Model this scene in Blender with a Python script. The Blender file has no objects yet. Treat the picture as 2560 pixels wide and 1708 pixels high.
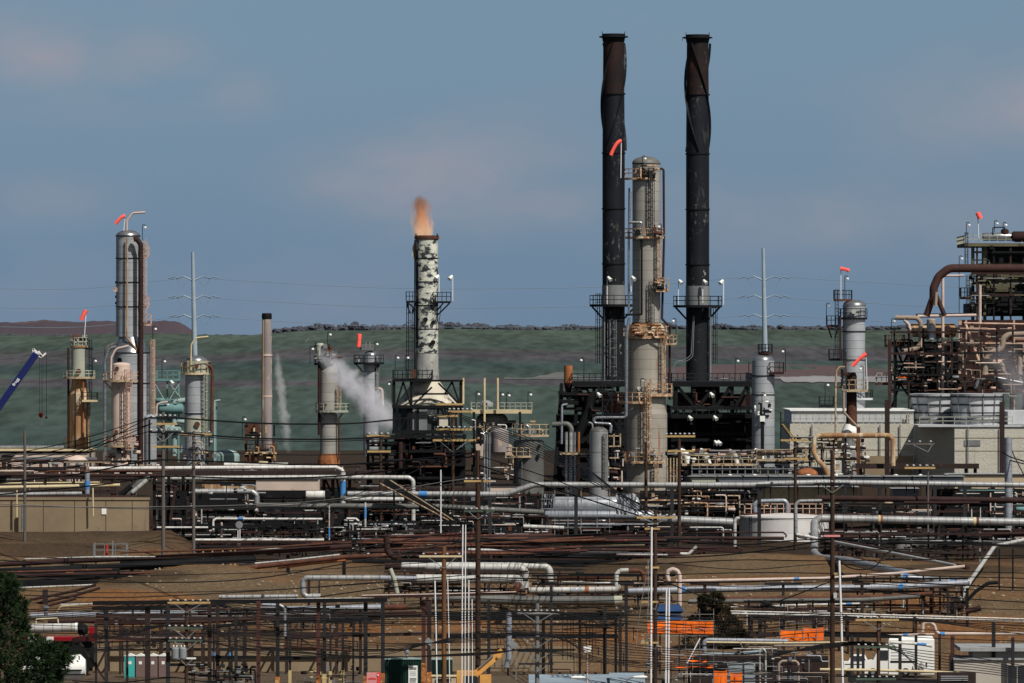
import bpy, bmesh, math, random
from mathutils import Vector as V, Matrix, noise as mnoise
rnd = random.Random(11)
C = bpy.context.scene.collection
SC = bpy.context.scene
K = 2*math.tan(math.radians(4.5))/2560.0     # metres per photo pixel per metre of distance
ZC = 33.5                                    # height of the viewpoint above the yard
PI = math.pi
def S(Y): return K*Y
def P(x, y, Y): return V(((x-1280)*K*Y, Y, ZC+(854-y)*K*Y))

# ---------------------------------------------------------------- materials
MATS = {}
def _n(nt, t, **kw):
    n = nt.nodes.new(t)
    for k, v in kw.items():
        if k in n.inputs: n.inputs[k].default_value = v
        else: setattr(n, k, v)
    return n
def M(name, c1, c2=None, c3=None, sc=.5, thr=.56, soft=.05, streak=None, s_thr=.6, rough=.6, metal=0., band=0., bw=.06, bd=.45, bump=.0, psc=None, vert=1., emit=None, speck=0):
    """painted or weathered surface: base mottling c1/c2, patches of c3, vertical streaks, seam rings along uv.u"""
    m = bpy.data.materials.new(name); m.use_nodes = True; nt = m.node_tree; nt.nodes.clear()
    L = nt.links.new
    out = _n(nt, 'ShaderNodeOutputMaterial'); bs = _n(nt, 'ShaderNodeBsdfPrincipled')
    bs.inputs['Roughness'].default_value = rough; bs.inputs['Metallic'].default_value = metal
    bs.inputs['Specular IOR Level'].default_value = .5 if metal > .2 or rough < .4 else .12
    L(bs.outputs[0], out.inputs[0])
    tc = _n(nt, 'ShaderNodeTexCoord'); oi = _n(nt, 'ShaderNodeObjectInfo')
    sc0 = _n(nt, 'ShaderNodeVectorMath', operation='SCALE'); sc0.inputs['Scale'].default_value = 137.
    cmb = _n(nt, 'ShaderNodeCombineXYZ')
    for i in range(3): L(oi.outputs['Random'], cmb.inputs[i])
    L(cmb.outputs[0], sc0.inputs[0])
    add = _n(nt, 'ShaderNodeVectorMath', operation='ADD'); L(tc.outputs['Object'], add.inputs[0]); L(sc0.outputs[0], add.inputs[1])
    def noise(scale, det=5., zs=1., rgh=.6):
        mp = _n(nt, 'ShaderNodeMapping'); mp.inputs['Scale'].default_value = (1, 1, zs); L(add.outputs[0], mp.inputs[0])
        x = _n(nt, 'ShaderNodeTexNoise'); x.inputs['Scale'].default_value = scale; x.inputs['Detail'].default_value = det; x.inputs['Roughness'].default_value = rgh
        L(mp.outputs[0], x.inputs['Vector']); return x.outputs[0]
    def ramp(f, a, b):
        r = _n(nt, 'ShaderNodeMapRange'); r.inputs['From Min'].default_value = a; r.inputs['From Max'].default_value = b; L(f, r.inputs[0]); return r.outputs[0]
    def mix(f, a, b):
        x = _n(nt, 'ShaderNodeMix', data_type='RGBA')
        for s, q in ((0, f), (6, a), (7, b)):
            if isinstance(q, (tuple, list)): x.inputs[s].default_value = (*q, 1)
            elif isinstance(q, float): x.inputs[s].default_value = q
            else: L(q, x.inputs[s])
        return x.outputs[2]
    if c2 is None: c2 = tuple(v*.72 for v in c1)
    col = mix(ramp(noise(sc, 4., vert), .35, .65), c1, c2)
    if c3: col = mix(ramp(noise(psc or sc*1.7, 7., vert, .65), thr, thr+soft), col, c3)
    if streak: col = mix(ramp(noise(1.4, 4., .06), s_thr, s_thr+.12), col, streak)
    if speck:
        mm = _n(nt, 'ShaderNodeMath', operation='MULTIPLY'); L(ramp(noise(2., 5., .5, .7), .56, .66), mm.inputs[0]); L(ramp(noise(.2, 3., .6), .52, .66), mm.inputs[1])
        col = mix(mm.outputs[0], col, (.115, .115, .108))
    if band:
        uv = _n(nt, 'ShaderNodeUVMap'); sx = _n(nt, 'ShaderNodeSeparateXYZ'); L(uv.outputs[0], sx.inputs[0])
        md = _n(nt, 'ShaderNodeMath', operation='MODULO'); L(sx.outputs[0], md.inputs[0]); md.inputs[1].default_value = band
        lt = _n(nt, 'ShaderNodeMath', operation='LESS_THAN'); L(md.outputs[0], lt.inputs[0]); lt.inputs[1].default_value = band*bw
        # each sheet between two seams has its own tone
        fl = _n(nt, 'ShaderNodeMath', operation='DIVIDE'); L(sx.outputs[0], fl.inputs[0]); fl.inputs[1].default_value = band
        f2 = _n(nt, 'ShaderNodeMath', operation='FLOOR'); L(fl.outputs[0], f2.inputs[0])
        wn = _n(nt, 'ShaderNodeTexWhiteNoise', noise_dimensions='1D'); L(f2.outputs[0], wn.inputs['W'])
        mu = _n(nt, 'ShaderNodeMath', operation='MULTIPLY'); L(lt.outputs[0], mu.inputs[0]); mu.inputs[1].default_value = bd
        mu2 = _n(nt, 'ShaderNodeMath', operation='MULTIPLY'); L(wn.outputs[0], mu2.inputs[0]); mu2.inputs[1].default_value = .16
        mx = _n(nt, 'ShaderNodeMath', operation='MAXIMUM'); L(mu.outputs[0], mx.inputs[0]); L(mu2.outputs[0], mx.inputs[1])
        col = mix(mx.outputs[0], col, tuple(v*.12 for v in c1))
    L(col, bs.inputs['Base Color'])
    if emit: bs.inputs['Emission Color'].default_value = (*emit[:3], 1); bs.inputs['Emission Strength'].default_value = emit[3]
    if bump:
        b = _n(nt, 'ShaderNodeBump'); b.inputs['Strength'].default_value = .6; b.inputs['Distance'].default_value = bump
        L(noise(sc*6, 4.), b.inputs['Height']); L(b.outputs[0], bs.inputs['Normal'])
    MATS[name] = m; return m

RUSTC = (.20, .075, .03)
M('steel_grey', (.41, .412, .412), (.27, .27, .27), (.15, .13, .11), sc=.4, thr=.62, rough=.42, metal=.35, band=.9, bw=.10, bd=.6)
M('steel_plain', (.30, .30, .30), (.22, .22, .22), rough=.45, metal=.3)
M('bluegrey', (.34, .36, .40), (.26, .28, .32), (.17, .155, .14), thr=.63, rough=.42, metal=.35, band=.9, bw=.08, bd=.5)
M('silver', (.42, .43, .45), (.28, .29, .31), rough=.3, metal=.75, band=.9, bw=.08, bd=.6)
M('lagging', (.325, .315, .29), (.25, .24, .22), sc=.25, streak=(.25, .19, .13), s_thr=.66, rough=.6, metal=.1, band=1.35, bw=.045, bd=.6)
M('lagging_rust', (.335, .315, .27), (.27, .25, .215), sc=.25, streak=(.28, .11, .035), s_thr=.565, rough=.6, metal=.1, band=1.35, bw=.045, bd=.6)
M('lagging_blue', (.36, .375, .395), (.27, .285, .305), sc=.3, streak=(.19, .18, .17), s_thr=.66, rough=.45, metal=.12, band=1.2, bw=.06, bd=.6)
M('lagging_dark', (.15, .15, .14), (.10, .10, .095), sc=.3, streak=(.06, .055, .05), s_thr=.58, rough=.55, metal=.2, band=1.6, bw=.04, bd=.5)
M('pipe_light', (.53, .525, .50), (.36, .355, .34), (.2, .17, .14), thr=.64, rough=.5, metal=.15, band=.9, bw=.12, bd=.55)
M('pipe_white', (.66, .645, .61), (.5, .48, .45), (.28, .2, .15), sc=1.2, thr=.62, rough=.6, band=1.1, bw=.07, bd=.5)
M('pipe_pink', (.52, .42, .37), (.42, .33, .29), (.3, .17, .1), sc=1., thr=.64, rough=.65)
M('pipe_cream', (.55, .46, .28), (.46, .38, .24), (.25, .15, .08), sc=1., thr=.62, rough=.65)
M('pipe_tan', (.31, .25, .2), (.24, .185, .15), (.16, .1, .07), sc=.8, thr=.6, rough=.65)
M('rust_dark', (.040, .020, .018), (.026, .014, .013), (.09, .035, .022), sc=.8, thr=.64, soft=.12, rough=.75)
M('rust_mid', (.11, .045, .028), (.06, .028, .02), (.22, .085, .04), sc=.9, thr=.6, soft=.1, rough=.8)
M('overhead', (.060, .028, .023), (.038, .020, .018), (.10, .042, .03), sc=.7, thr=.62, rough=.75)
M('rust_orange', (.30, .115, .045), (.17, .065, .03), (.42, .22, .12), sc=1., thr=.6, soft=.1, rough=.85, vert=.4)
M('rust_wash', (.36, .23, .12), (.22, .105, .05), (.50, .44, .33), sc=.5, thr=.5, soft=.12, rough=.8, vert=.25)
M('rust_rail', (.38, .24, .14), (.20, .095, .05), (.55, .44, .32), sc=1.4, thr=.52, rough=.8)
M('cream_rail', (.44, .36, .24), (.30, .22, .14), (.17, .10, .06), sc=1.4, thr=.55, rough=.75)
M('pink_rail', (.52, .36, .28), (.4, .26, .2), (.25, .13, .09), sc=1.2, thr=.6, rough=.75)
M('black', (.0055, .0065, .0085), (.009, .009, .0095), (.022, .018, .016), sc=.4, thr=.64, soft=.15, rough=.7)
M('black_rail', (.014, .017, .022), (.02, .022, .026), rough=.6)
M('chimney_black', (.0075, .0095, .0135), (.013, .0145, .018), (.055, .055, .052), sc=.3, psc=.8, thr=.60, soft=.16, rough=.6, speck=1, vert=.35)
M('chimney_speck', (.009, .0105, .013), (.014, .015, .017), (.19, .19, .18), sc=.35, psc=1.5, thr=.62, soft=.04, rough=.6, vert=.5)
M('chimney_rust', (.028, .014, .012), (.010, .0105, .012), (.085, .027, .017), sc=.35, thr=.58, soft=.14, rough=.7, vert=.45, speck=1)
M('zinc', (.21, .215, .22), (.15, .155, .16), (.1, .09, .08), sc=.6, thr=.62, rough=.55, metal=.2, vert=.3)
M('flare_patchy', (.60, .60, .50), (.36, .37, .35), (.032, .038, .042), sc=1.1, psc=.85, thr=.50, soft=.06, rough=.65, vert=1.6, streak=(.17, .175, .17), s_thr=.575)
M('flare_lower', (.36, .36, .33), (.22, .22, .21), (.08, .08, .085), sc=.6, psc=.9, thr=.55, soft=.08, rough=.65, vert=.6, streak=(.15, .145, .14), s_thr=.58)
M('flare_black', (.030, .038, .042), (.05, .055, .055), (.45, .45, .38), sc=.5, psc=.7, thr=.58, soft=.04, rough=.6)
M('cone_white', (.55, .51, .42), (.42, .38, .31), (.03, .03, .033), sc=.25, psc=.4, thr=.55, soft=.12, rough=.7)
M('pale_vessel', (.56, .44, .37), (.47, .37, .31), (.33, .2, .12), sc=.4, thr=.63, rough=.65)
M('sage_vessel', (.36, .37, .30), (.29, .30, .25), (.2, .14, .09), sc=.4, thr=.64, rough=.65, streak=(.22, .18, .13), s_thr=.66)
M('stack_pink', (.26, .225, .22), (.20, .175, .175), (.45, .34, .24), sc=.3, psc=.8, thr=.56, rough=.75, vert=.35)
M('white_paint', (.74, .74, .72), (.66, .66, .63), rough=.45)
M('tank_white', (.62, .60, .60), (.55, .53, .52), streak=(.4, .34, .28), s_thr=.68, rough=.55, band=1.7, bw=.03, bd=.35)
M('fan_grey', (.46, .47, .49), (.36, .37, .39), (.24, .23, .21), sc=.5, thr=.63, rough=.6, vert=.4)
M('cooling_wall', (.46, .44, .38), (.41, .39, .335), (.33, .31, .27), sc=.5, psc=2.2, thr=.55, soft=.08, rough=.9, bump=.12, vert=3.5, streak=(.33, .31, .27), s_thr=.62)
M('concrete', (.245, .185, .12), (.185, .14, .092), (.14, .115, .085), sc=.15, psc=.5, thr=.58, soft=.2, rough=.9, streak=(.13, .10, .075), s_thr=.64)
M('teal', (.13, .24, .24), (.10, .18, .18), (.22, .26, .25), sc=.6, thr=.6, rough=.6)
M('teal_pale', (.27, .36, .34), (.2, .28, .27), rough=.6)
M('navy', (.006, .012, .095), (.005, .010, .08), rough=.25)
M('hopper_blue', (.012, .045, .13), (.01, .03, .09), rough=.5)
M('tape_blue', (.06, .21, .46), (.05, .16, .38), rough=.6)
M('tarp_orange', (.88, .175, .018), (.76, .125, .012), rough=.6, sc=.8)
M('sock_red', (.95, .13, .10), (.88, .10, .08), rough=.7, emit=(.9, .10, .08, .05))  # faint glow added to the cloth, which is no lamp
M('hook_red', (.45, .03, .025), (.3, .03, .02), rough=.5)
M('wood_pole', (.050, .028, .020), (.032, .020, .015), (.085, .05, .032), sc=.8, thr=.58, rough=.9, vert=.2)
M('wood_rust', (.18, .082, .036), (.10, .05, .028), (.035, .02, .015), sc=1.2, psc=2.5, thr=.6, rough=.9, vert=.2)
M('wood_grey', (.12, .105, .095), (.085, .075, .07), (.18, .16, .14), sc=.8, thr=.6, rough=.9, vert=.15)
M('arm_yellow', (.44, .30, .12), (.33, .22, .10), (.25, .15, .07), sc=1.5, thr=.62, rough=.8)
M('arm_green', (.07, .10, .075), (.05, .065, .05), rough=.8)
M('insulator', (.55, .55, .55), (.42, .43, .45), rough=.25)
M('cable', (.006, .006, .007), (.010, .010, .011), rough=.6)
M('cable_pale', (.30, .29, .27), (.22, .21, .20), rough=.6)
M('sky_cable', (.175, .225, .28), (.16, .21, .26), rough=.8)
M('monopole', (.29, .35, .40), (.24, .30, .35), rough=.6)
M('beam_brown', (.036, .023, .021), (.024, .017, .016), (.09, .04, .026), sc=.8, thr=.62, rough=.8, vert=.4)
M('beam_red', (.085, .032, .026), (.05, .024, .021), (.15, .06, .036), sc=.8, thr=.6, rough=.8, vert=.3)
M('beam_grey', (.028, .027, .029), (.018, .018, .02), (.10, .06, .042), sc=.7, thr=.64, rough=.75, vert=.3)
M('base_orange', (.42, .15, .045), (.25, .085, .03), (.5, .32, .12), sc=2., thr=.55, rough=.8)
M('base_yellow', (.50, .40, .20), (.4, .3, .14), (.2, .1, .04), sc=2., thr=.62, rough=.8)
M('conduit_white', (.68, .68, .69), (.58, .58, .6), rough=.5)
M('olive_wall', (.125, .115, .075), (.09, .083, .055), (.06, .05, .038), sc=.3, psc=.8, thr=.57, rough=.85)
M('building_pink', (.50, .40, .34), (.42, .34, .29), (.3, .2, .14), sc=.3, thr=.63, rough=.85)
M('building_tan', (.42, .33, .22), (.36, .29, .2), rough=.85)
M('building_beige', (.42, .38, .335), (.37, .335, .295), sc=.4, rough=.85)
M('roof_grey', (.30, .31, .32), (.22, .23, .24), rough=.7, sc=.8)
M('roof_blue', (.25, .31, .36), (.20, .25, .30), (.33, .38, .42), sc=.4, thr=.6, rough=.55)
M('potty_teal', (.05, .36, .34), (.045, .31, .30), rough=.5)
M('potty_brown', (.17, .115, .105), (.14, .095, .09), rough=.6)
M('box_pink', (.60, .24, .24), (.55, .22, .22), rough=.6)
M('container_green', (.022, .062, .052), (.017, .048, .041), rough=.55)
M('digger_yellow', (.60, .31, .09), (.5, .25, .07), (.3, .15, .05), sc=1., thr=.63, rough=.5)
M('rubber', (.012, .012, .013), rough=.9)
M('glass_dark', (.02, .025, .03), (.03, .035, .04), rough=.08)
M('truck_red', (.30, .008, .012), (.2, .006, .01), rough=.4)
M('transformer_grey', (.20, .22, .23), (.16, .175, .18), rough=.5)
M('cabinet_grey', (.26, .29, .31), (.22, .245, .26), rough=.5)
M('sign_ink', (.03, .05, .045), (.02, .04, .035), rough=.8)
M('ink_red', (.65, .06, .06), (.6, .05, .05), rough=.8)
M('bark', (.05, .035, .025), (.03, .02, .015), rough=.95)
M('pine_leaf', (.016, .030, .010), (.008, .017, .006), (.07, .075, .025), sc=1.2, psc=.9, thr=.60, soft=.12, rough=.7)
M('bush_leaf', (.034, .029, .015), (.020, .019, .010), (.075, .06, .03), sc=1.2, psc=2., thr=.6, soft=.1, rough=.8)
M('rock', (.30, .25, .19), (.2, .16, .12), rough=.95)
M('tar_wrap', (.42, .44, .47), (.25, .27, .30), (.6, .6, .6), sc=.8, psc=1.2, thr=.58, rough=.35, metal=.3)

# ---------------------------------------------------------------- mesh builder
class B:
    def __init__(s): s.v = []; s.f = []; s.u = []; s.sm = []
    def add(s, v, f, smooth=False, u=None):
        o = len(s.v); s.v += [V(p) for p in v]; s.u += (u or [0.]*len(v))
        for q in f: s.f.append([i+o for i in q]); s.sm.append(smooth)
        return s
    def box(s, a, b):
        (x0, x1), (y0, y1), (z0, z1) = [(min(p), max(p)) for p in zip(a, b)]
        return s.add([(x0,y0,z0),(x1,y0,z0),(x1,y1,z0),(x0,y1,z0),(x0,y0,z1),(x1,y0,z1),(x1,y1,z1),(x0,y1,z1)],
                     [(3,2,1,0),(4,5,6,7),(0,1,5,4),(1,2,6,5),(2,3,7,6),(3,0,4,7)])
    def bar(s, p, q, w, h=None):
        p = V(p); q = V(q); d = (q-p)
        if d.length < 1e-6: return s
        d.normalize(); up = V((0,0,1)) if abs(d.z) < .9 else V((0,1,0))
        a = d.cross(up).normalized()*(w/2); b = a.cross(d).normalized()*((h or w)/2)
        vs = [p-a-b, p+a-b, p+a+b, p-a+b, q-a-b, q+a-b, q+a+b, q-a+b]
        return s.add(vs, [(0,1,2,3),(7,6,5,4),(0,4,5,1),(1,5,6,2),(2,6,7,3),(3,7,4,0)])
    def tube(s, pts, r, n=8, caps=True, smooth=True):
        pts = [V(p) for p in pts]; N = len(pts)
        R = r if isinstance(r, (list, tuple)) else [r]*N
        vs = []; us = []; t0 = None; a = None; L = 0.
        for i in range(N):
            t = ((pts[min(i+1, N-1)]-pts[i]).normalized() + (pts[i]-pts[max(i-1, 0)]).normalized())
            if t.length < 1e-6: t = t0 or V((0,0,1))
            t.normalize()
            if a is None:
                a = t.orthogonal().normalized()
            else:
                a = (a - t*a.dot(t))
                a = a.normalized() if a.length > 1e-6 else t.orthogonal().normalized()
            b = t.cross(a); t0 = t
            if i: L += (pts[i]-pts[i-1]).length
            for k in range(n):
                g = 2*PI*k/n; vs.append(pts[i]+(a*math.cos(g)+b*math.sin(g))*R[i]); us.append(L)
        fs = [(i*n+k, i*n+(k+1) % n, (i+1)*n+(k+1) % n, (i+1)*n+k) for i in range(N-1) for k in range(n)]
        s.add(vs, fs, smooth, us)
        if caps:
            s.add(vs[:n], [tuple(reversed(range(n)))]); s.add(vs[-n:], [tuple(range(n))])
        return s
    def lathe(s, c, prof, n=24, a0=0., a1=2*PI, smooth=True, split=True):
        """c = (X, Y); prof = [(r, z)...] ; z ascending gives outward faces"""
        full = abs(a1-a0) > 2*PI-1e-4; m = n if full else n+1
        segs = [prof[i:i+2] for i in range(len(prof)-1)] if split else [prof]
        for seg in segs:
            vs = []; us = []
            for r, z in seg:
                for k in range(m):
                    g = a0+(a1-a0)*k/n; vs.append((c[0]+r*math.cos(g), c[1]+r*math.sin(g), z)); us.append(z)
            fs = [(i*m+k, i*m+(k+1) % m, (i+1)*m+(k+1) % m, (i+1)*m+k) for i in range(len(seg)-1) for k in range(n)]
            s.add(vs, fs, smooth, us)
        return s
    def mesh(s, name, mat, origin):
        me = bpy.data.meshes.new(name)
        me.from_pydata([p-origin for p in s.v], [], s.f)
        me.polygons.foreach_set('use_smooth', s.sm)
        if any(s.u):
            lay = me.uv_layers.new(name='UVMap'); li = [0]*len(me.loops); me.loops.foreach_get('vertex_index', li)
            flat = []
            for i in li: flat += (s.u[i], .5)
            lay.data.foreach_set('uv', flat)
        me.materials.append(MATS[mat]); me.update(); return me
ORG = {}
def thing(name, label, cat, loc, group=None):
    o = bpy.data.objects.new(name, None); o.empty_display_size = .5; C.objects.link(o); o.location = loc; ORG[o.name] = V(loc)
    o['label'] = label; o['category'] = cat
    if group: o['group'] = group
    return o
def part(par, name, b, mat, label=None):
    og = ORG[par.name]; o = bpy.data.objects.new(name, b.mesh(name, mat, og)); C.objects.link(o); o.parent = par; ORG[o.name] = og
    if label: o['label'] = label
    return o
def top(name, b, mat, label, cat, group=None, kind=None, origin=None):
    if origin is None:
        xs, ys, zs = zip(*b.v); origin = V(((min(xs)+max(xs))/2, (min(ys)+max(ys))/2, min(zs)))
    o = bpy.data.objects.new(name, b.mesh(name, mat, origin)); C.objects.link(o); o.location = origin; ORG[o.name] = V(origin)
    if kind: o['kind'] = kind
    if label: o['label'] = label
    if cat: o['category'] = cat
    if group: o['group'] = group
    return o
def fillet(pts, R, n=5):
    pts = [V(p) for p in pts]; out = [pts[0]]
    for i in range(1, len(pts)-1):
        a, b, c = pts[i-1], pts[i], pts[i+1]; u = (a-b); w = (c-b)
        ang = u.angle(w) if u.length > 1e-6 and w.length > 1e-6 else PI
        if ang > 3.05: out.append(b); continue
        d = min(R/math.tan(ang/2), u.length*.48, w.length*.48); p = b+u.normalized()*d; q = b+w.normalized()*d
        for k in range(n+1):
            t = k/n; out.append(p*(1-t)**2 + b*2*t*(1-t) + q*t*t)
    out.append(pts[-1]); return out

# ---------------------------------------------------------------- terrain
PROF = [(200, 0.), (662, 0.), (664, 1.8), (700, 3.97), (725, 5.82), (745, 6.2), (780, 6.84), (800, 6.89), (830, 7.27), (850, 7.84), (870, 10.2), (900, 12.1), (1000, 14.4), (1150, 14.3), (1300, 4.), (1600, -11.5), (2200, -11.5)]
def gz(X, Y):
    for (a, za), (b, zb) in zip(PROF, PROF[1:]):
        if a <= Y <= b:
            z = za+(zb-za)*(Y-a)/(b-a); break
    else: z = PROF[-1][1] if Y > 2000 else 0.
    if 662 < Y < 1000:
        k = min(1., (Y-662)/6)
        # bank below the concrete wall, and the two graded mounds in front of it
        if X < -36: z += 3.3*min(1, (-36-X)/6)*max(0, min(1, (Y-752)/46))*max(0, min(1, (812-Y)/12))
        z += 1.9*math.exp(-((X+34)/9)**2-((Y-740)/11)**2)*k
        z += 1.5*math.exp(-((X-28)/14)**2-((Y-774)/14)**2)*k
        z += k*(mnoise.noise(V((X*.06, Y*.05, 1.)))*.55+mnoise.noise(V((X*.3, Y*.25, 4.)))*.18)
    return z
def G(x, Y): X = (x-1280)*K*Y; return V((X, Y, gz(X, Y)))
def ypix(z, Y): return 854-(z-ZC)/(K*Y)
ORDS = 'first second third fourth fifth sixth seventh eighth ninth tenth eleventh twelfth thirteenth fourteenth fifteenth sixteenth seventeenth eighteenth nineteenth twentieth'.split()
def PP(p, Y): return P(p[0], p[1], p[2] if len(p) > 2 else Y)
def pipe(label, mat, Y, w, pts, R=None, name='pipe', cat='pipe', group=None, par=None, n=10, tapes=(), r2=None):
    s = S(Y); pts = [PP(p, Y) for p in pts]
    b = B(); path = fillet(pts, (R or 1.4*w)*s); b.tube(path, w*s/2, n)
    o = part(par, name, b, mat, label) if par else top(name, b, mat, label, cat, group)
    for xa, ya, xb, yb, tm, tn in tapes:
        t = B(); t.tube([P(xa, ya, Y), P(xb, yb, Y)], w*s/2*1.06+.01, n); part(o, tn, t, tm)
    return o
def bars(par, name, mat, Y, w, lst, one=True, label=None):
    """members given as (x0,y0,x1,y1[,Y0,Y1])"""
    b = B(); out = []
    for m in lst:
        Ya, Yb = (m[4], m[5]) if len(m) > 5 else ((m[4], m[4]) if len(m) > 4 else (Y, Y))
        if not one: b = B()
        b.bar(P(m[0], m[1], Ya), P(m[2], m[3], Yb), w*S(Y))
        if not one: out.append(part(par, name, b, mat, label))
    if one: out.append(part(par, name, b, mat, label))
    return out
def rail_run(b, pts, h, every, t, closed=False):
    """guard rail: two rails and uprights along pts (world points at deck level)"""
    pts = [V(p) for p in pts]; up = V((0, 0, 1))
    if closed: pts = pts+[pts[0]]
    for p, q in zip(pts, pts[1:]):
        for k in (1., .52): b.bar(p+up*h*k, q+up*h*k, t)
        L = (q-p).length; m = max(1, round(L/every))
        for i in range(m): b.bar(p+(q-p)*i/m, p+(q-p)*i/m+up*h, t)
    b.bar(pts[-1], pts[-1]+up*h, t)
def ring_platform(par, cx, Y, ri, ro, y, mat, rmat, a0=0, a1=360, h=20, th=5, n=24, name='platform', t=1.7, knee=0):
    s = S(Y); c = ((cx-1280)*s, Y); z = P(cx, y, Y).z; A0, A1 = math.radians(a0), math.radians(a1)
    b = B(); ri *= s; ro *= s; th *= s; b.lathe(c, [(ri, z-th), (ro, z-th), (ro, z), (ri, z), (ri, z-th)], n, A0, A1, smooth=False)
    for k in range(knee):
        g = A0+(A1-A0)*(k+.5)/knee; d = V((math.cos(g), math.sin(g), 0))
        q = V((c[0], Y, z-th))
        b.bar(q+d*ro*.97, q+d*ri+V((0, 0, -(ro-ri)*.95)), 3.2*s)
    o = part(par, name, b, mat)
    r = B(); m = max(4, round(n*abs(a1-a0)/360)); rr = ro*.985
    pts = [V((c[0]+rr*math.cos(A0+(A1-A0)*k/m), Y+rr*math.sin(A0+(A1-A0)*k/m), z)) for k in range(m+1)]
    if a1-a0 < 359:
        for g, lst in ((A0, 0), (A1, 1)):
            e = V((c[0]+ri*math.cos(g), Y+ri*math.sin(g), z)); pts = pts+[e] if lst else [e]+pts
    up = V((0, 0, 1))
    for p, q in zip(pts, pts[1:]):
        for k in (1., .52): r.bar(p+up*h*s*k, q+up*h*s*k, t*s)
    for i, p in enumerate(pts):
        if i % 2 == 0 or i == len(pts)-1: r.bar(p, p+up*h*s, t*s)
    part(o, 'railing', r, rmat); return o
def box_platform(par, x0, x1, y, Y, dep, mat, rmat, h=20, th=5, every=14, t=1.7, name='platform', knee=False):
    s = S(Y); a = P(x0, y, Y); c = P(x1, y, Y); b = B(); b.box((a.x, Y, a.z-th*s), (c.x, Y+dep, a.z))
    if knee:
        for x in (x0+2, x1-2): b.bar(P(x, y+th, Y+.2), P((x+x0+x1)/3, y+th+26, Y+dep), 3*s)
    o = part(par, name, b, mat); r = B()
    rail_run(r, [(a.x, Y+dep, a.z), (a.x, Y+.05, a.z), (c.x, Y+.05, a.z), (c.x, Y+dep, a.z)], h*s, every*s, t*s)
    part(o, 'railing', r, rmat); return o
def ladder(par, x, Y, y0, y1, w, mat, cage=True, t=1.3, name='ladder', step=9, cw=None):
    s = S(Y); b = B()
    for k in (-.5, .5): b.bar(P(x+k*w*.5, y0, Y), P(x+k*w*.5, y1, Y), t*s)
    for i in range(int((y1-y0)/step)+1): b.bar(P(x-w*.25, y0+i*step, Y), P(x+w*.25, y0+i*step, Y), t*s*.8)
    o = part(par, name, b, mat)
    if cage:
        c = B(); cc = P(x, y0, Y); R = (cw or w)*s*.5; ny = max(2, int((y1-y0)/21))
        angs = [PI+PI*k/6 for k in range(7)]
        for i in range(ny+1):
            z = P(x, y0+(y1-y0)*i/ny, Y).z
            q = [V((cc.x+R*math.cos(g), Y+R*1.5*math.sin(g), z)) for g in angs]
            for p, r in zip(q, q[1:]): c.bar(p, r, t*s)
        for g in angs[::2] if w < 12 else angs[::1]:
            c.bar((cc.x+R*math.cos(g), Y+R*1.5*math.sin(g), P(x, y0, Y).z), (cc.x+R*math.cos(g), Y+R*1.5*math.sin(g), P(x, y1, Y).z), t*s*.8)
        part(o, 'cage', c, mat)
    return o
def lathe_part(par, name, mat, cx, Y, prof, n=28, smooth=True, label=None):
    """prof: (half width px, y px) from low to high"""
    s = S(Y); b = B(); X = (cx-1280)*s
    b.lathe((X, Y), [(hw*s, P(cx, y, Y).z) for hw, y in prof], n, smooth=smooth); return part(par, name, b, mat, label)
def dome_prof(hw, y, h, k=7): return [(hw*math.cos(PI/2*i/k), y-h*math.sin(PI/2*i/k)) for i in range(k+1)]
def dome(par, name, mat, cx, Y, hw, y, h, n=28, cap=None):
    s = S(Y); b = B(); X = (cx-1280)*s
    b.lathe((X, Y), [(max(r, .01)*s, P(cx, yy, Y).z) for r, yy in dome_prof(hw, y, h)], n, split=False); return part(par, name, b, mat)
def drum_h(par, name, mat, x0, x1, y, Y, d, n=16, dY=0.):
    """lying drum with dished ends along x"""
    s = S(Y); r = d*s/2; a, c = P(x0, y, Y), P(x1, y, Y+dY); u = (c-a).normalized(); b = B(); e = r*.45
    pts = [a]+[a+u*e*(1-math.cos(PI/2*i/4)) for i in range(1, 5)]+[c-u*e*(1-math.cos(PI/2*i/4)) for i in (4, 3, 2, 1)]+[c]
    rad = [.01]+[r*math.sin(PI/2*i/4) for i in range(1, 5)]+[r*math.sin(PI/2*i/4) for i in (4, 3, 2, 1)]+[.01]
    b.tube(pts, rad, n, caps=False); return part(par, name, b, mat)
def base(cx, Y, dz=-.3): g = G(cx, Y); g.z += dz; return g
def ring(par, mat, cx, Y, hw, y, th=3, name='stiffening_ring', out=1.5):
    return lathe_part(par, name, mat, cx, Y, [(hw*.98, y+th/2), (hw+out, y+th/2), (hw+out, y-th/2), (hw*.98, y-th/2)])
def manhole(par, x, y, Y, r, mat, depth=.5):
    s = S(Y); b = B(); p = P(x, y, Y); b.tube([p, p-V((0, depth, 0))], r*s, 12); return part(par, 'manhole', b, mat)
def gline(par, name, mat, Y, w, pts, R=6, n=6): return pipe(None, mat, Y, w, pts, R, name=name, par=par, n=n)
def lamp(x, y0, y1, Y, label, side=1, group=None, two=False):
    """gooseneck yard lamp; y0 head height, y1 foot"""
    s = S(Y); t = thing('lamp_post', label, 'lamp', P(x, y1, Y), group); b = B()
    b.tube(fillet([P(x, y1, Y), P(x, y0-6, Y), P(x+side*7, y0-6, Y), P(x+side*7, y0-1, Y)], 4*s, 4), .95*s, 5); part(t, 'pole', b, 'black_rail')
    h = B(); c = P(x+side*7, y0, Y)
    h.lathe((c.x, c.y), [(.2*s, c.z-3.2*s), (3.5*s, c.z-2.6*s), (3.5*s, c.z-.8*s), (1.3*s, c.z+2.*s), (.1*s, c.z+2.1*s)], 10); part(t, 'lamp_head', h, 'white_paint'); return t
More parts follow.
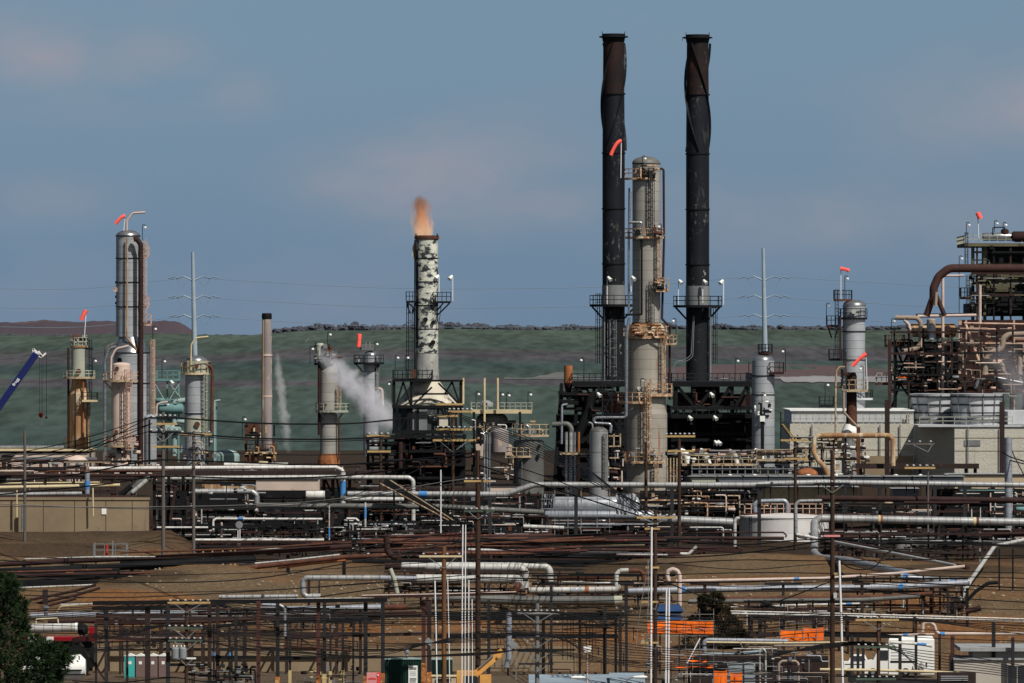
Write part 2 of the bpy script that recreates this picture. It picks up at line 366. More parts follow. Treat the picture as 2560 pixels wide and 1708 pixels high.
def floodlight(x, y0, y1, Y, label, side=-1):
    s = S(Y); t = thing('floodlight', label, 'floodlight', P(x, y1, Y)); b = B(); b.bar(P(x, y1, Y), P(x, y0-4, Y), 2*s); b.bar(P(x, y0-4, Y), P(x+side*6, y0-4, Y), 2*s); part(t, 'pole', b, 'conduit_white')
    h = B(); h.tube([P(x+side*2, y0-5, Y), P(x+side*9, y0+3, Y-.5)], [3.2*s, 5.2*s], 8); part(t, 'lamp_head', h, 'white_paint'); return t
def windsock(label, pole, mouth, mid, tail, w0, w1, Y, group='red windsocks on the towers'):
    s = S(Y); t = thing('windsock', label, 'windsock', P(pole[0], pole[2], Y), group); b = B(); b.tube([P(pole[0], pole[2], Y), P(mouth[0], pole[1], Y)], 1.2*s, 6); part(t, 'pole', b, 'conduit_white')
    k = B(); a, m, e = P(*mouth, Y-.25), P(*mid, Y-.45), P(*tail, Y-.3); N = 9; pts = []; rad = []
    for i in range(N+1):
        u = i/N; pts.append(a*(1-u)**2+m*2*u*(1-u)+e*u*u); rad.append((w0*(1-u)+w1*u)*s/2*(1+.05*math.sin(i*2.3)))
    k.tube(pts, rad, 10, caps=False); k.tube(list(reversed([p+V((0, .01, 0)) for p in pts])), [r*.94 for r in rad], 10, caps=False); part(t, 'sock', k, 'sock_red')
    return t
def wire(label, pts, Y0, Y1, w=2.6, mat='cable', group='overhead cables', name='power_cable', cat='cable'):
    """cable hung through photo points, smooth between them"""
    N = len(pts); x0, x1 = pts[0][0], pts[-1][0]; out = []
    def at(i): return pts[max(0, min(N-1, i))]
    for i in range(N-1):
        p0, p1, p2, p3 = at(i-1), at(i), at(i+1), at(i+2)
        for k in range(7):
            u = k/7; q = [.5*(2*p1[j]+(p2[j]-p0[j])*u+(2*p0[j]-5*p1[j]+4*p2[j]-p3[j])*u*u+(3*p1[j]-p0[j]-3*p2[j]+p3[j])*u**3) for j in (0, 1)]
            out.append(q)
    out.append(pts[-1]); f = lambda x: Y0+(Y1-Y0)*(x-x0)/((x1-x0) or 1)
    b = B(); b.tube([P(x, y, f(x)) for x, y in out], w*1.12*S((Y0+Y1)/2)/2, 5); return top(name, b, mat, label, cat, group)
def sag(x0, y0, x1, y1, d, n=4): return [(x0+(x1-x0)*i/n, y0+(y1-y0)*i/n+4*d*(i/n)*(1-i/n)) for i in range(n+1)]
def upole(x, ytop, Y, w, mat, label, arms=(), ybot=None, cat='utility pole', name='utility_pole', taper=.85, group=None):
    """arms: (y, x0, x1, mat, n insulators, brace drop px)"""
    s = S(Y); g = G(x, Y); g.z -= .3; t = thing(name, label, cat, g, group); b = B(); tp = P(x, ytop, Y)
    b.tube([g, tp], [w*s/2, w*s/2*taper], 10); part(t, 'pole', b, mat)
    for y, x0, x1, am, ni, br in arms:
        k = B(); k.box(P(x0, y+2.5, Y-.28), P(x1, y-2.5, Y-.12)) if am != 'conduit_white' else k.bar(P(x0, y, Y-.2), P(x1, y, Y-.2), 4*s); a = part(t, 'crossarm', k, am)
        for i in range(ni):
            xi = x0+(x1-x0)*(i+.35)/(ni-.3) if ni > 1 else (x0+x1)/2
            q = P(xi, y-2.5, Y-.2); ins = B(); ins.lathe((q.x, q.y), [(.5*s, q.z), (.7*s, q.z+3*s), (3.4*s, q.z+3.2*s), (3.4*s, q.z+5.2*s), (.1*s, q.z+6.2*s)], 7); part(a, 'insulator', ins, 'insulator')
        if br:
            for e in (x0+(x-x0)*.35, x1+(x-x1)*.35):
                k = B(); k.bar(P(x, y+br, Y-.3), P(e, y+2, Y-.3), 1.8*s); part(t, 'brace', k, 'zinc')
    return t
def support(label, x, y, Y, w, mat, cap=0, name='pipe_support', cat='steel post', foot=None, group=None, fy=None, shape='box'):
    """single steel post standing on the ground, with an optional T head and painted foot"""
    s = S(Y); g = G(x, Y); g.z -= .3; t = thing(name, label, cat, g, group); b = B(); tp = P(x, y, Y)
    (b.bar(g, tp, w*s) if shape == 'box' else b.tube([g, tp], w*s/2, 8)); part(t, 'post', b, mat)
    if cap: c = B(); c.box(P(x-cap, y+3, Y-.25), P(x+cap, y-4, Y+.25)); part(t, 'cap_beam', c, mat)
    if foot: c = B(); c.bar(g, P(x, fy, Y), (w+1.6)*s); part(t, 'painted_foot', c, foot)
    return t
def rack(label, xs, y, Y, w, mat, dep=5., levels=(), beam=7, brace=(), name='pipe_rack', cat='pipe rack', bmat=None, over=6, loc=None):
    s = S(Y); mid = xs[len(xs)//2]; t = thing(name, label, cat, base(mid, Y)); bmat = bmat or mat
    for x in xs:
        for Yy in (Y, Y+dep):
            X = (x-1280)*s; b = B(); b.bar((X, Yy, gz(X, Yy)-.3), (X, Yy, P(x, y, Y).z), w*s); part(t, 'post', b, mat)
        for lv in (y,)+tuple(levels):
            z = P(x, lv, Y).z; b = B(); b.box(((x-1280)*s-w*s*.42, Y+w*s*.5+.003, z-beam*s*.8), ((x-1280)*s+w*s*.42, Y+dep-w*s*.5-.003, z-.01)); part(t, 'crossbeam', b, bmat)
    for lv in (y,)+tuple(levels):
        for Yy in (Y-w*s*.5-.12, Y+dep+w*s*.5+.12):
            z = P(xs[0], lv, Y).z; b = B(); b.box(((xs[0]-over-1280)*s, Yy-.12, z-beam*s), ((xs[-1]+over-1280)*s, Yy+.12, z)); part(t, 'beam', b, bmat)
    for m in brace: bars(t, 'brace', mat, Y, w*.6, [m])
    return t
PAL_MID = ['black']*5+['rust_dark']*4+['steel_grey']*3+['pipe_light']*2+['rust_mid']*2+['pipe_pink', 'zinc', 'pipe_white', 'bluegrey']
PAL_HOT = ['black']*5+['rust_rail']*2+['pipe_pink']*2+['rust_dark']*2+['cream_rail', 'pipe_light', 'zinc', 'pipe_white']
def clutter(par, x0, x1, y0, y1, Y0, Y1, n, pal, seed, wr=(2, 6), kinds=None):
    """bolted-on process piping of a unit: runs, risers, goosenecks, valves and small drums"""
    r = random.Random(seed)
    for i in range(n):
        Y = r.uniform(Y0, Y1); s = S(Y); x, y = r.uniform(x0, x1), r.uniform(y0, y1); w = r.uniform(*wr); m = r.choice(pal)
        k = r.choice(kinds or ['run', 'run', 'run', 'riser', 'riser', 'elbow', 'elbow', 'valve', 'valve', 'drum', 'box'])
        L = r.uniform(.12, .55)*(x1-x0); xa, xb = max(x0, x-L/2), min(x1, x+L/2); b = B()
        if k == 'run': b.tube([P(xa, y, Y), P(xb, y, Y)], w*s/2, 7); nm = 'pipe_run'
        elif k == 'riser': b.tube([P(x, y, Y), P(x, min(y1, y+r.uniform(15, 60)), Y)], w*s/2, 7); nm = 'riser'
        elif k == 'elbow':
            yy = min(y1+6, y+r.uniform(14, 45)); q = [P(xa, y, Y), P(x, y, Y), P(x, yy, Y)]
            if r.random() < .4: q += [P(x+r.uniform(8, 30), yy, Y)]
            b.tube(fillet(q, w*1.5*s, 4), w*s/2, 7); nm = 'elbow_pipe'
        elif k == 'valve':
            c = P(x, y, Y); b.tube([c-V((4*s, 0, 0)), c+V((4*s, 0, 0))], [w*s*.9, w*s*.9], 8); b.tube([c, c+V((0, 0, 7*s))], 1.*s, 6); b.lathe((c.x, c.y), [(4*s, c.z+7*s), (4.6*s, c.z+7.6*s), (4*s, c.z+8.2*s), (.2*s, c.z+8.2*s)], 9); nm = 'valve'
        elif k == 'drum':
            c = P(x, y, Y); q = r.uniform(3, 6); b.tube([c-V((q*2*s, 0, 0)), c-V((q*1.7*s, 0, 0)), c+V((q*1.7*s, 0, 0)), c+V((q*2*s, 0, 0))], [q*.6*s, q*s, q*s, q*.6*s], 10); nm = 'drum'
        else:
            c = P(x, y, Y); q = r.uniform(3, 6); b.box(c-V((q*s, .2, q*s)), c+V((q*s, .2, q*s*1.3))); nm = 'junction_box'
        part(par, nm, b, m)
# ================================================================ sky, sun, camera
SC.view_settings.view_transform = 'Standard'; SC.view_settings.look = 'None'; SC.view_settings.exposure = 0
cam = bpy.data.objects.new('camera', bpy.data.cameras.new('camera')); C.objects.link(cam); SC.camera = cam
cam.location = (0, 0, ZC); cam.rotation_euler = (PI/2, 0, 0); cam.data.sensor_width = 36; cam.data.angle = math.radians(9); cam.data.clip_start = 1; cam.data.clip_end = 60000
SUN_EL, SUN_AZ = math.radians(50), math.radians(38)       # azimuth to the right of straight behind the viewpoint
sd = V((math.sin(SUN_AZ)*math.cos(SUN_EL), -math.cos(SUN_AZ)*math.cos(SUN_EL), math.sin(SUN_EL)))
sun = bpy.data.objects.new('sun', bpy.data.lights.new('sun', 'SUN')); C.objects.link(sun)
sun.data.energy = 5.0; sun.data.angle = math.radians(.5); sun.data.color = (1., .955, .88); sun.rotation_euler = (-sd).to_track_quat('-Z', 'Y').to_euler(); sun.location = (60, -60, 120)
W = bpy.data.worlds.new('World'); SC.world = W; W.use_nodes = True; nt = W.node_tree; nt.nodes.clear(); L = nt.links.new
out = _n(nt, 'ShaderNodeOutputWorld'); bg = _n(nt, 'ShaderNodeBackground'); bg.inputs['Strength'].default_value = .125; L(bg.outputs[0], out.inputs[0])
tc = _n(nt, 'ShaderNodeTexCoord'); ad = _n(nt, 'ShaderNodeVectorMath', operation='ADD'); ad.inputs[1].default_value = (0, 0, .34); L(tc.outputs['Generated'], ad.inputs[0])
nm = _n(nt, 'ShaderNodeVectorMath', operation='NORMALIZE'); L(ad.outputs[0], nm.inputs[0])
sk = _n(nt, 'ShaderNodeTexSky', sky_type='NISHITA'); sk.sun_disc = False; sk.sun_elevation = SUN_EL; sk.sun_rotation = math.atan2(sd.x, sd.y); sk.air_density = 1.2; sk.dust_density = 1.6; sk.ozone_density = 1.4
L(nm.outputs[0], sk.inputs[0])
# low hazy cloud banks, laid over the sky by direction
mp = _n(nt, 'ShaderNodeMapping'); mp.inputs['Scale'].default_value = (26, 26, 55); mp.inputs['Location'].default_value = (3.3, 1.2, .35); L(tc.outputs['Generated'], mp.inputs[0])
cn = _n(nt, 'ShaderNodeTexNoise'); cn.inputs['Scale'].default_value = 1.; cn.inputs['Detail'].default_value = 6; cn.inputs['Roughness'].default_value = .52; L(mp.outputs[0], cn.inputs['Vector'])
sxx = _n(nt, 'ShaderNodeSeparateXYZ'); L(tc.outputs['Generated'], sxx.inputs[0])
def wm(op, a, b_=None, c_=None):
    x = _n(nt, 'ShaderNodeMath', operation=op)
    for i, q in enumerate((a, b_, c_)):
        if q is None: continue
        if isinstance(q, (int, float)): x.inputs[i].default_value = q
        else: L(q, x.inputs[i])
    return x.outputs[0]
bank = None
# cloud banks by bearing and height (radians): centre, half width, half height, strength
for cx_, cy_, rx_, ry_, a_ in ((370, 165, 150, 75, .8), (60, 150, 200, 85, .75), (600, 245, 120, 60, .6), (1030, 440, 260, 95, .9), (2480, 270, 330, 90, .6), (100, 500, 170, 60, .45), (1900, 560, 420, 90, .35), (1250, 520, 330, 70, .4), (330, 255, 420, 60, .35), (3300, 300, 500, 120, .7), (-900, 300, 600, 130, .7)):
    gx = wm('MULTIPLY', wm('SUBTRACT', sxx.outputs[0], (cx_-1280)*K), 1/(rx_*K)); gy = wm('MULTIPLY', wm('SUBTRACT', sxx.outputs[2], (854-cy_)*K), 1/(ry_*K))
    e_ = wm('MULTIPLY', wm('EXPONENT', wm('MULTIPLY', wm('ADD', wm('MULTIPLY', gx, gx), wm('MULTIPLY', gy, gy)), -1.)), a_)
    bank = e_ if bank is None else wm('MAXIMUM', bank, e_)
front = wm('GREATER_THAN', sxx.outputs[1], 0.); rg = _n(nt, 'ShaderNodeMapRange'); rg.inputs['From Min'].default_value = .30; rg.inputs['From Max'].default_value = .72; L(cn.outputs[0], rg.inputs[0])
loose = _n(nt, 'ShaderNodeMapRange'); loose.inputs['From Min'].default_value = .52; loose.inputs['From Max'].default_value = .85; loose.inputs['To Max'].default_value = .3; L(cn.outputs[0], loose.inputs[0])
crf = wm('MINIMUM', wm('ADD', wm('MULTIPLY', wm('MULTIPLY', wm('MULTIPLY', bank, front), 1.7), rg.outputs[0]), loose.outputs[0]), .8)
sx = _n(nt, 'ShaderNodeSeparateXYZ'); L(tc.outputs['Generated'], sx.inputs[0])
el = _n(nt, 'ShaderNodeMapRange', interpolation_type='SMOOTHSTEP'); el.inputs['From Min'].default_value = -.01; el.inputs['From Max'].default_value = .06; L(sx.outputs['Z'], el.inputs[0])
tint = _n(nt, 'ShaderNodeMix', data_type='RGBA', blend_type='MIX'); tint.inputs[6].default_value = (.64, .635, .605, 1); tint.inputs[7].default_value = (.88, .88, .76, 1); L(el.outputs[0], tint.inputs[0])
mul = _n(nt, 'ShaderNodeMix', data_type='RGBA', blend_type='MULTIPLY'); mul.inputs[0].default_value = 1.; L(sk.outputs[0], mul.inputs[6]); L(tint.outputs[2], mul.inputs[7])
ze = _n(nt, 'ShaderNodeMapRange', interpolation_type='SMOOTHSTEP'); ze.inputs['From Min'].default_value = .07; ze.inputs['From Max'].default_value = .45; ze.inputs['To Min'].default_value = 1.; ze.inputs['To Max'].default_value = .36; L(sx.outputs['Z'], ze.inputs[0])
m2 = _n(nt, 'ShaderNodeMix', data_type='RGBA', blend_type='MULTIPLY'); m2.inputs[0].default_value = 1.; L(mul.outputs[2], m2.inputs[6]); L(ze.outputs[0], m2.inputs[7])
cl = _n(nt, 'ShaderNodeMix', data_type='RGBA'); cl.inputs[7].default_value = (2.58, 2.54, 2.92, 1); L(crf, cl.inputs[0]); L(m2.outputs[2], cl.inputs[6]); L(cl.outputs[2], bg.inputs['Color'])

# ================================================================ ground and hills
def ground_mat():
    m = bpy.data.materials.new('soil'); m.use_nodes = True; nt = m.node_tree; nt.nodes.clear(); L = nt.links.new
    out = _n(nt, 'ShaderNodeOutputMaterial'); bs = _n(nt, 'ShaderNodeBsdfPrincipled'); bs.inputs['Roughness'].default_value = .95; bs.inputs['Specular IOR Level'].default_value = .05; L(bs.outputs[0], out.inputs[0])
    tc = _n(nt, 'ShaderNodeTexCoord'); pos = tc.outputs['Object']
    def noise(sc, det, rgh=.6, z=1.):
        mp = _n(nt, 'ShaderNodeMapping'); mp.inputs['Scale'].default_value = (1, z, 1); L(pos, mp.inputs[0]); x = _n(nt, 'ShaderNodeTexNoise'); x.inputs['Scale'].default_value = sc; x.inputs['Detail'].default_value = det; x.inputs['Roughness'].default_value = rgh; L(mp.outputs[0], x.inputs['Vector']); return x.outputs[0]
    def ramp(f, a, b, hi=1.):
        r = _n(nt, 'ShaderNodeMapRange'); r.inputs['From Min'].default_value = a; r.inputs['From Max'].default_value = b; r.inputs['To Max'].default_value = hi; L(f, r.inputs[0]); return r.outputs[0]
    def mix(f, a, b):
        x = _n(nt, 'ShaderNodeMix', data_type='RGBA')
        for s, q in ((0, f), (6, a), (7, b)):
            if isinstance(q, tuple): x.inputs[s].default_value = (*q, 1)
            else: L(q, x.inputs[s])
        return x.outputs[2]
    col = mix(ramp(noise(.045, 4), .42, .58), (.168, .096, .049), (.152, .106, .064))
    col = mix(ramp(noise(.25, 6), .45, .75, .6), col, (.058, .040, .026))
    col = mix(ramp(noise(.10, 5, .6, .5), .57, .66, .7), col, (.155, .066, .028))
    col = mix(ramp(noise(1.1, 6, .7), .50, .72, .6), col, (.042, .030, .021))
    col = mix(ramp(noise(1.9, 4, .6), .66, .70, .8), col, (.30, .25, .18))
    sp = _n(nt, 'ShaderNodeSeparateXYZ'); L(pos, sp.inputs[0])
    col = mix(ramp(sp.outputs['Y'], 772, 806, .85), col, (.022, .018, .016))       # sooty paved plant yard, its dark also stands for shade under racks
    col = mix(ramp(sp.outputs['Y'], 664, 655, .6), col, (.10, .085, .07))          # gravel yard below the wall
    at = _n(nt, 'ShaderNodeAttribute', attribute_name='patch'); sc_ = _n(nt, 'ShaderNodeSeparateColor'); L(at.outputs['Color'], sc_.inputs[0])
    brk = noise(.8, 6, .7)
    for ch, ca_, cb_ in ((0, (.25, .118, .046), (.15, .066, .027)), (1, (.165, .120, .074), (.10, .070, .042)), (2, (.040, .029, .020), (.075, .052, .033))):
        mm_ = _n(nt, 'ShaderNodeMath', operation='MULTIPLY_ADD'); L(brk, mm_.inputs[0]); mm_.inputs[1].default_value = 1.2; mm_.inputs[2].default_value = -.6
        ss_ = _n(nt, 'ShaderNodeMath', operation='ADD'); L(sc_.outputs[ch], ss_.inputs[0]); L(mm_.outputs[0], ss_.inputs[1])
        mk_ = _n(nt, 'ShaderNodeMath', operation='MULTIPLY'); L(ramp(ss_.outputs[0], .25, .75, .85), mk_.inputs[0]); L(ramp(sc_.outputs[ch], .02, .2), mk_.inputs[1])
        col = mix(mk_.outputs[0], col, mix(ramp(noise(1.6, 6, .7), .4, .6), ca_, cb_))
    L(col, bs.inputs['Base Color']); bp = _n(nt, 'ShaderNodeBump'); bp.inputs['Distance'].default_value = .6; L(noise(1.3, 8, .65), bp.inputs['Height']); L(bp.outputs[0], bs.inputs['Normal'])
    MATS['soil'] = m
ground_mat()
def frange(a, b, s):
    while a < b: yield a; a += s
XS = [-9000, -5000, -2500, -1200, -600, -300, -180, -120]+list(frange(-96, 96, .9))+[96, 120, 180, 300, 600, 1200, 2500, 5000, 9000]
YS = [-300, 0, 200, 400, 520, 600, 650]+list(frange(658, 900, .8))+list(frange(900, 1160, 8))+[1160, 1200, 1300, 1450, 1600, 2200, 6000, 14000]
g = B(); nx = len(XS)
g.v = [V((X, Y, gz(X, Y))) for Y in YS for X in XS]; g.u = [0.]*len(g.v)
g.f = [[j*nx+i, j*nx+i+1, (j+1)*nx+i+1, (j+1)*nx+i] for j in range(len(YS)-1) for i in range(nx-1)]; g.sm = [True]*len(g.f)
gob = top('ground', g, 'soil', None, None, kind='structure', origin=V((0, 0, 0)))
PATCH = [(0, 330, 1500, 190, 26), (1, 500, 1452, 190, 34), (0, 2470, 1570, 190, 34), (2, 120, 1375, 200, 20), (1, 820, 1478, 170, 20), (0, 880, 1575, 110, 22), (1, 1850, 1420, 230, 20), (2, 1420, 1530, 220, 20), (0, 2300, 1510, 110, 18), (2, 640, 1590, 170, 18), (0, 1500, 1590, 150, 22), (2, 2380, 1425, 190, 16), (2, 1300, 1420, 420, 26), (2, 200, 1440, 300, 22), (0, 1100, 1560, 160, 18), (2, 1950, 1530, 200, 16)]
ca = gob.data.color_attributes.new('patch', 'FLOAT_COLOR', 'POINT'); buf = []
for p in g.v:
    c3 = [0., 0., 0.]
    if 655 < p.y < 900 and abs(p.x) < 100:
        px_, py_ = 1280+p.x/(K*p.y), ypix(p.z, p.y); wob = .5*mnoise.noise(V((p.x*.13, p.y*.1, 9.)))
        for ch, cx_, cy_, rx_, ry_ in PATCH: c3[ch] = max(c3[ch], max(0., min(1., 1.35-((px_-cx_)/rx_)**2-((py_-cy_)/ry_)**2+wob)))
    buf += c3+[1.]
ca.data.foreach_set('color', buf)

def hill_mat():
    m = bpy.data.materials.new('hill'); m.use_nodes = True; nt = m.node_tree; nt.nodes.clear(); L = nt.links.new
    out = _n(nt, 'ShaderNodeOutputMaterial'); bs = _n(nt, 'ShaderNodeBsdfDiffuse'); L(bs.outputs[0], out.inputs[0])
    tc = _n(nt, 'ShaderNodeTexCoord'); pos = tc.outputs['Object']; sp = _n(nt, 'ShaderNodeSeparateXYZ'); L(pos, sp.inputs[0])
    def noise(sc, det, sy=1.):
        mp = _n(nt, 'ShaderNodeMapping'); mp.inputs['Scale'].default_value = (1, sy, 1); L(pos, mp.inputs[0]); x = _n(nt, 'ShaderNodeTexNoise'); x.inputs['Scale'].default_value = sc; x.inputs['Detail'].default_value = det; L(mp.outputs[0], x.inputs['Vector']); return x.outputs[0]
    # grass with mown and ploughed belts; distance haze mixed into the colours
    wob = _n(nt, 'ShaderNodeMath', operation='MULTIPLY_ADD'); L(noise(.006, 3, .5), wob.inputs[0]); wob.inputs[1].default_value = 420.; L(sp.outputs['Y'], wob.inputs[2])
    r = _n(nt, 'ShaderNodeMapRange'); r.inputs['From Min'].default_value = 2200+210; r.inputs['From Max'].default_value = 4000+210; L(wob.outputs[0], r.inputs[0])
    cr = _n(nt, 'ShaderNodeValToRGB'); L(r.outputs[0], cr.inputs[0]); e = cr.color_ramp.elements
    GR, G2, PU, DK = (.055, .076, .069, 1), (.062, .083, .070, 1), (.073, .070, .080, 1), (.044, .068, .067, 1)
    stops = [(0., DK), (.28, GR), (.42, GR), (.455, PU), (.50, PU), (.54, GR), (.62, DK), (.68, PU), (.75, (.064, .066, .068, 1)), (.80, GR), (.95, G2), (1., G2)]
    e[0].position, e[0].color = stops[0]; e[1].position, e[1].color = stops[-1]
    for p, c in stops[1:-1]: q = e.new(p); q.color = c
    x = _n(nt, 'ShaderNodeMix', data_type='RGBA', blend_type='MULTIPLY'); x.inputs[0].default_value = .65; L(cr.outputs[0], x.inputs[6])
    rr = _n(nt, 'ShaderNodeMapRange'); rr.inputs['From Min'].default_value = .32; rr.inputs['From Max'].default_value = .68; rr.inputs['To Min'].default_value = .62; rr.inputs['To Max'].default_value = 1.2; L(noise(.035, 8, .12), rr.inputs[0]); L(rr.outputs[0], x.inputs[7])
    x2 = _n(nt, 'ShaderNodeMix', data_type='RGBA', blend_type='MULTIPLY'); x2.inputs[0].default_value = .55; L(x.outputs[2], x2.inputs[6]); r3 = _n(nt, 'ShaderNodeMapRange'); r3.inputs['From Min'].default_value = .36; r3.inputs['From Max'].default_value = .62; r3.inputs['To Min'].default_value = .55; r3.inputs['To Max'].default_value = 1.18; L(noise(.16, 7, .10), r3.inputs[0]); L(r3.outputs[0], x2.inputs[7]); x = x2
    L(x.outputs[2], bs.inputs[0]); MATS['hill'] = m
hill_mat()
HB = (2200, 1180)
def hill_top(x):   # crest height in photo rows, by column
    y = 836 if x < 500 else 838 if x < 640 else 838-14*min(1, (x-640)/160)
    return y+5*mnoise.noise(V((x*.004, 0, 0)))+1.5*mnoise.noise(V((x*.02, 3, 0)))
def hill_z(x, Y):
    u = max(0., (Y-2200)/1800); X = (x-1280)*K*4000; zt = ZC+(854-hill_top(x))*K*4000
    return -11.5+(zt+11.5)*u**.9+mnoise.noise(V((X*.01, Y*.006, 7)))*3*u*(1-u)*2
h = B(); cols = list(range(-1400, 4000, 20)); rows = 40
for j in range(rows+1):
    Y = 2200+1800*j/rows
    for x in cols:
        X = (x-1280)*K*4000; zb = -11.5; zt = ZC+(854-hill_top(x))*K*4000; u = j/rows
        h.v.append(V((X, Y, zb+(zt-zb)*u**.9+mnoise.noise(V((X*.01, Y*.006, 7)))*3*u*(1-u)*2)))
for x in cols: h.v.append(V(((x-1280)*K*4000, 4600, -40)))
h.u = [0.]*len(h.v); n = len(cols)
h.f = [[j*n+i, j*n+i+1, (j+1)*n+i+1, (j+1)*n+i] for j in range(rows+1) for i in range(n-1)]; h.sm = [True]*len(h.f)
top('hill', h, 'hill', None, None, kind='structure', origin=V((0, 0, 0)))
# brown wooded ridge beyond the hill
M('ridge', (.064, .048, .058), (.054, .045, .057), (.13, .078, .062), sc=.006, psc=.011, thr=.60, soft=.1, rough=1.)
k = B(); cols = list(range(-1400, 640, 12))
for x in cols:
    t = 803+6*mnoise.noise(V((x*.013, 1, 0)))+3*mnoise.noise(V((x*.05, 2, 0))); t += max(0, min(1, (x-445)/60))**1.2*44+(10*max(0, (x-20)/-60) if x < 20 else 0)
    for j, y in enumerate((t, t+10, 850, 900)): k.v.append(P(x, y, 4700-j*60))
k.u = [0.]*len(k.v); k.f = [[i*4+j, i*4+j+1, i*4+5+j, i*4+4+j] for i in range(len(cols)-1) for j in range(3)]; k.sm = [True]*len(k.f)
top('ridge', k, 'ridge', None, None, kind='structure', origin=P(300, 850, 4700))
# line of far trees along the crest
M('far_tree', (.055, .060, .078), (.062, .064, .078), rough=1., sc=.05)  # tree colour paled toward the sky, haze painted in
tl = B()
def blob(b, c, rx, rz, r, n=7):
    vs = []; 
    for i in range(5):
        for q in range(n):
            th = PI*(i+.5)/5; ph = 2*PI*q/n; k = r.uniform(.78, 1.2); vs.append((c.x+rx*k*math.sin(th)*math.cos(ph), c.y+rx*k*math.sin(th)*math.sin(ph), c.z+rz*k*math.cos(th)))
    b.add(vs, [(i*n+q, (i+1)*n+q, (i+1)*n+(q+1) % n, i*n+(q+1) % n) for i in range(4) for q in range(n)]+[tuple(range(n)), tuple(reversed(range(4*n, 5*n)))])
r = random.Random(5); x = 690.
while x < 3600:
    big = abs(mnoise.noise(V((x*.013, 0, 0))))+.4*abs(mnoise.noise(V((x*.05, 4, 0)))); hgt = (10+26*big) if x < 1150 else (10+12*big)
    for k in range(3): blob(tl, P(x+r.uniform(-4, 4), hill_top(x)+3-hgt*r.uniform(.0, .75), 4010+r.uniform(-10, 40)), r.uniform(4, 12)*.246, hgt*r.uniform(.25, .5)*.246, r, 9)
    x += r.uniform(3, 6)
x = -1200.
while x < 690:
    blob(tl, P(x, hill_top(x)+2, 4010), r.uniform(6, 12)*.246, r.uniform(2, 5)*.246, r); x += r.uniform(6, 14)
top('treeline', tl, 'far_tree', 'dark uneven line of trees along the hill crest', 'trees', kind='stuff')
# pale sandy track and red cut bank low on the hill
M('track', (.24, .23, .24), (.17, .16, .165), (.10, .105, .10), sc=.03, psc=.06, thr=.6, soft=.2, rough=1., vert=1.)
M('cut_bank', (.09, .06, .062), (.075, .055, .058), rough=1., sc=.02)
def hz(Y): u = (Y-2200)/1800; return u
def strip(name, mat, segs, lift):
    b = B()
    for x, y0, y1 in segs:
        for y in (y0, y1):
            # point on the hill slope seen along this photo ray
            lo, hi = 2200., 4000.
            for _ in range(40):
                mid = (lo+hi)/2; xm = 1280+(x-1280)*mid/4000     # bearing of the ray on the slope grid
                if ypix(hill_z(xm, mid), mid) > y: lo = mid
                else: hi = mid
            b.v.append(P(x, y, lo)+V((0, -.2, lift*.06)))
    b.u = [0.]*len(b.v); b.f = [[2*i, 2*i+2, 2*i+3, 2*i+1] for i in range(len(segs)-1)]; b.sm = [True]*len(b.f)
    top(name, b, mat, None, None, kind='structure')
w = lambda x, a: a*mnoise.noise(V((x*.05, a, 0)))
strip('dirt_bank', 'cut_bank', [(x, 934-23*math.sin(PI*(x-1560)/700)**.6+w(x, 3), 946) for x in range(1565, 2256, 15)], 3.)
strip('dirt_track', 'track', [(x, 937+8*(x < 1960)+w(x, 3), 957-9*(x < 1960)+w(x+99, 3)) for x in range(1560, 2300, 10)], 5.)
M('track_dim', (.12, .12, .12), (.08, .085, .085), rough=1., sc=.03); strip('dirt_track', 'track_dim', [(x, 946-14*math.exp(-((x-1400)/45)**2)+w(x, 3), 950+w(x+50, 2)) for x in range(1260, 1620, 10)], 5.)

SC.cycles.use_denoising = True
SC.cycles.volume_bounces = 3
# ================================================================ far: transmission poles
def monopole(x, ytop, ybot, Y, arms, label):
    s = S(Y); t = thing('transmission_pole', label, 'pylon', P(x+6, 1130, Y)); b = B(); b.tube([P(x+7, 1130, Y), P(x+5, 890, Y), P(x, ytop, Y)], [8*s, 7*s, 4*s], 10); part(t, 'pole', b, 'monopole')
    for y in arms:
        xm = x+5*(y-ytop)/(890-ytop)
        for sg in (-1, 1):
            k = B(); k.tube([P(xm, y+4, Y), P(xm+sg*26, y-8, Y)], [2.4*s, 1.3*s], 6); a = part(t, 'crossarm', k, 'monopole')
            for dx in (0, 20):
                k = B(); k.tube([P(xm+sg*(26+dx), y-6, Y-.5), P(xm+sg*(44+dx), y-2, Y-.5)], 1.5*s, 6); part(a, 'insulator', k, 'sky_cable')
            k = B(); k.tube([P(xm+sg*(24-i*1.), y-4+13*math.sin(PI*i/8), Y-.3) if False else P(xm+sg*(12+i*3.6), y-2+20*math.sin(PI*i/8), Y-.3) for i in range(9)], .45*s, 4); part(a, 'jumper_cable', k, 'sky_cable')
monopole(482, 631, 890, 1500, (698, 746, 794), 'tall pale steel transmission pole behind the dome-topped column and teal frame')
monopole(1908, 621, 890, 1500, (698, 745, 793), 'tall pale steel transmission pole standing behind the silver blue column')
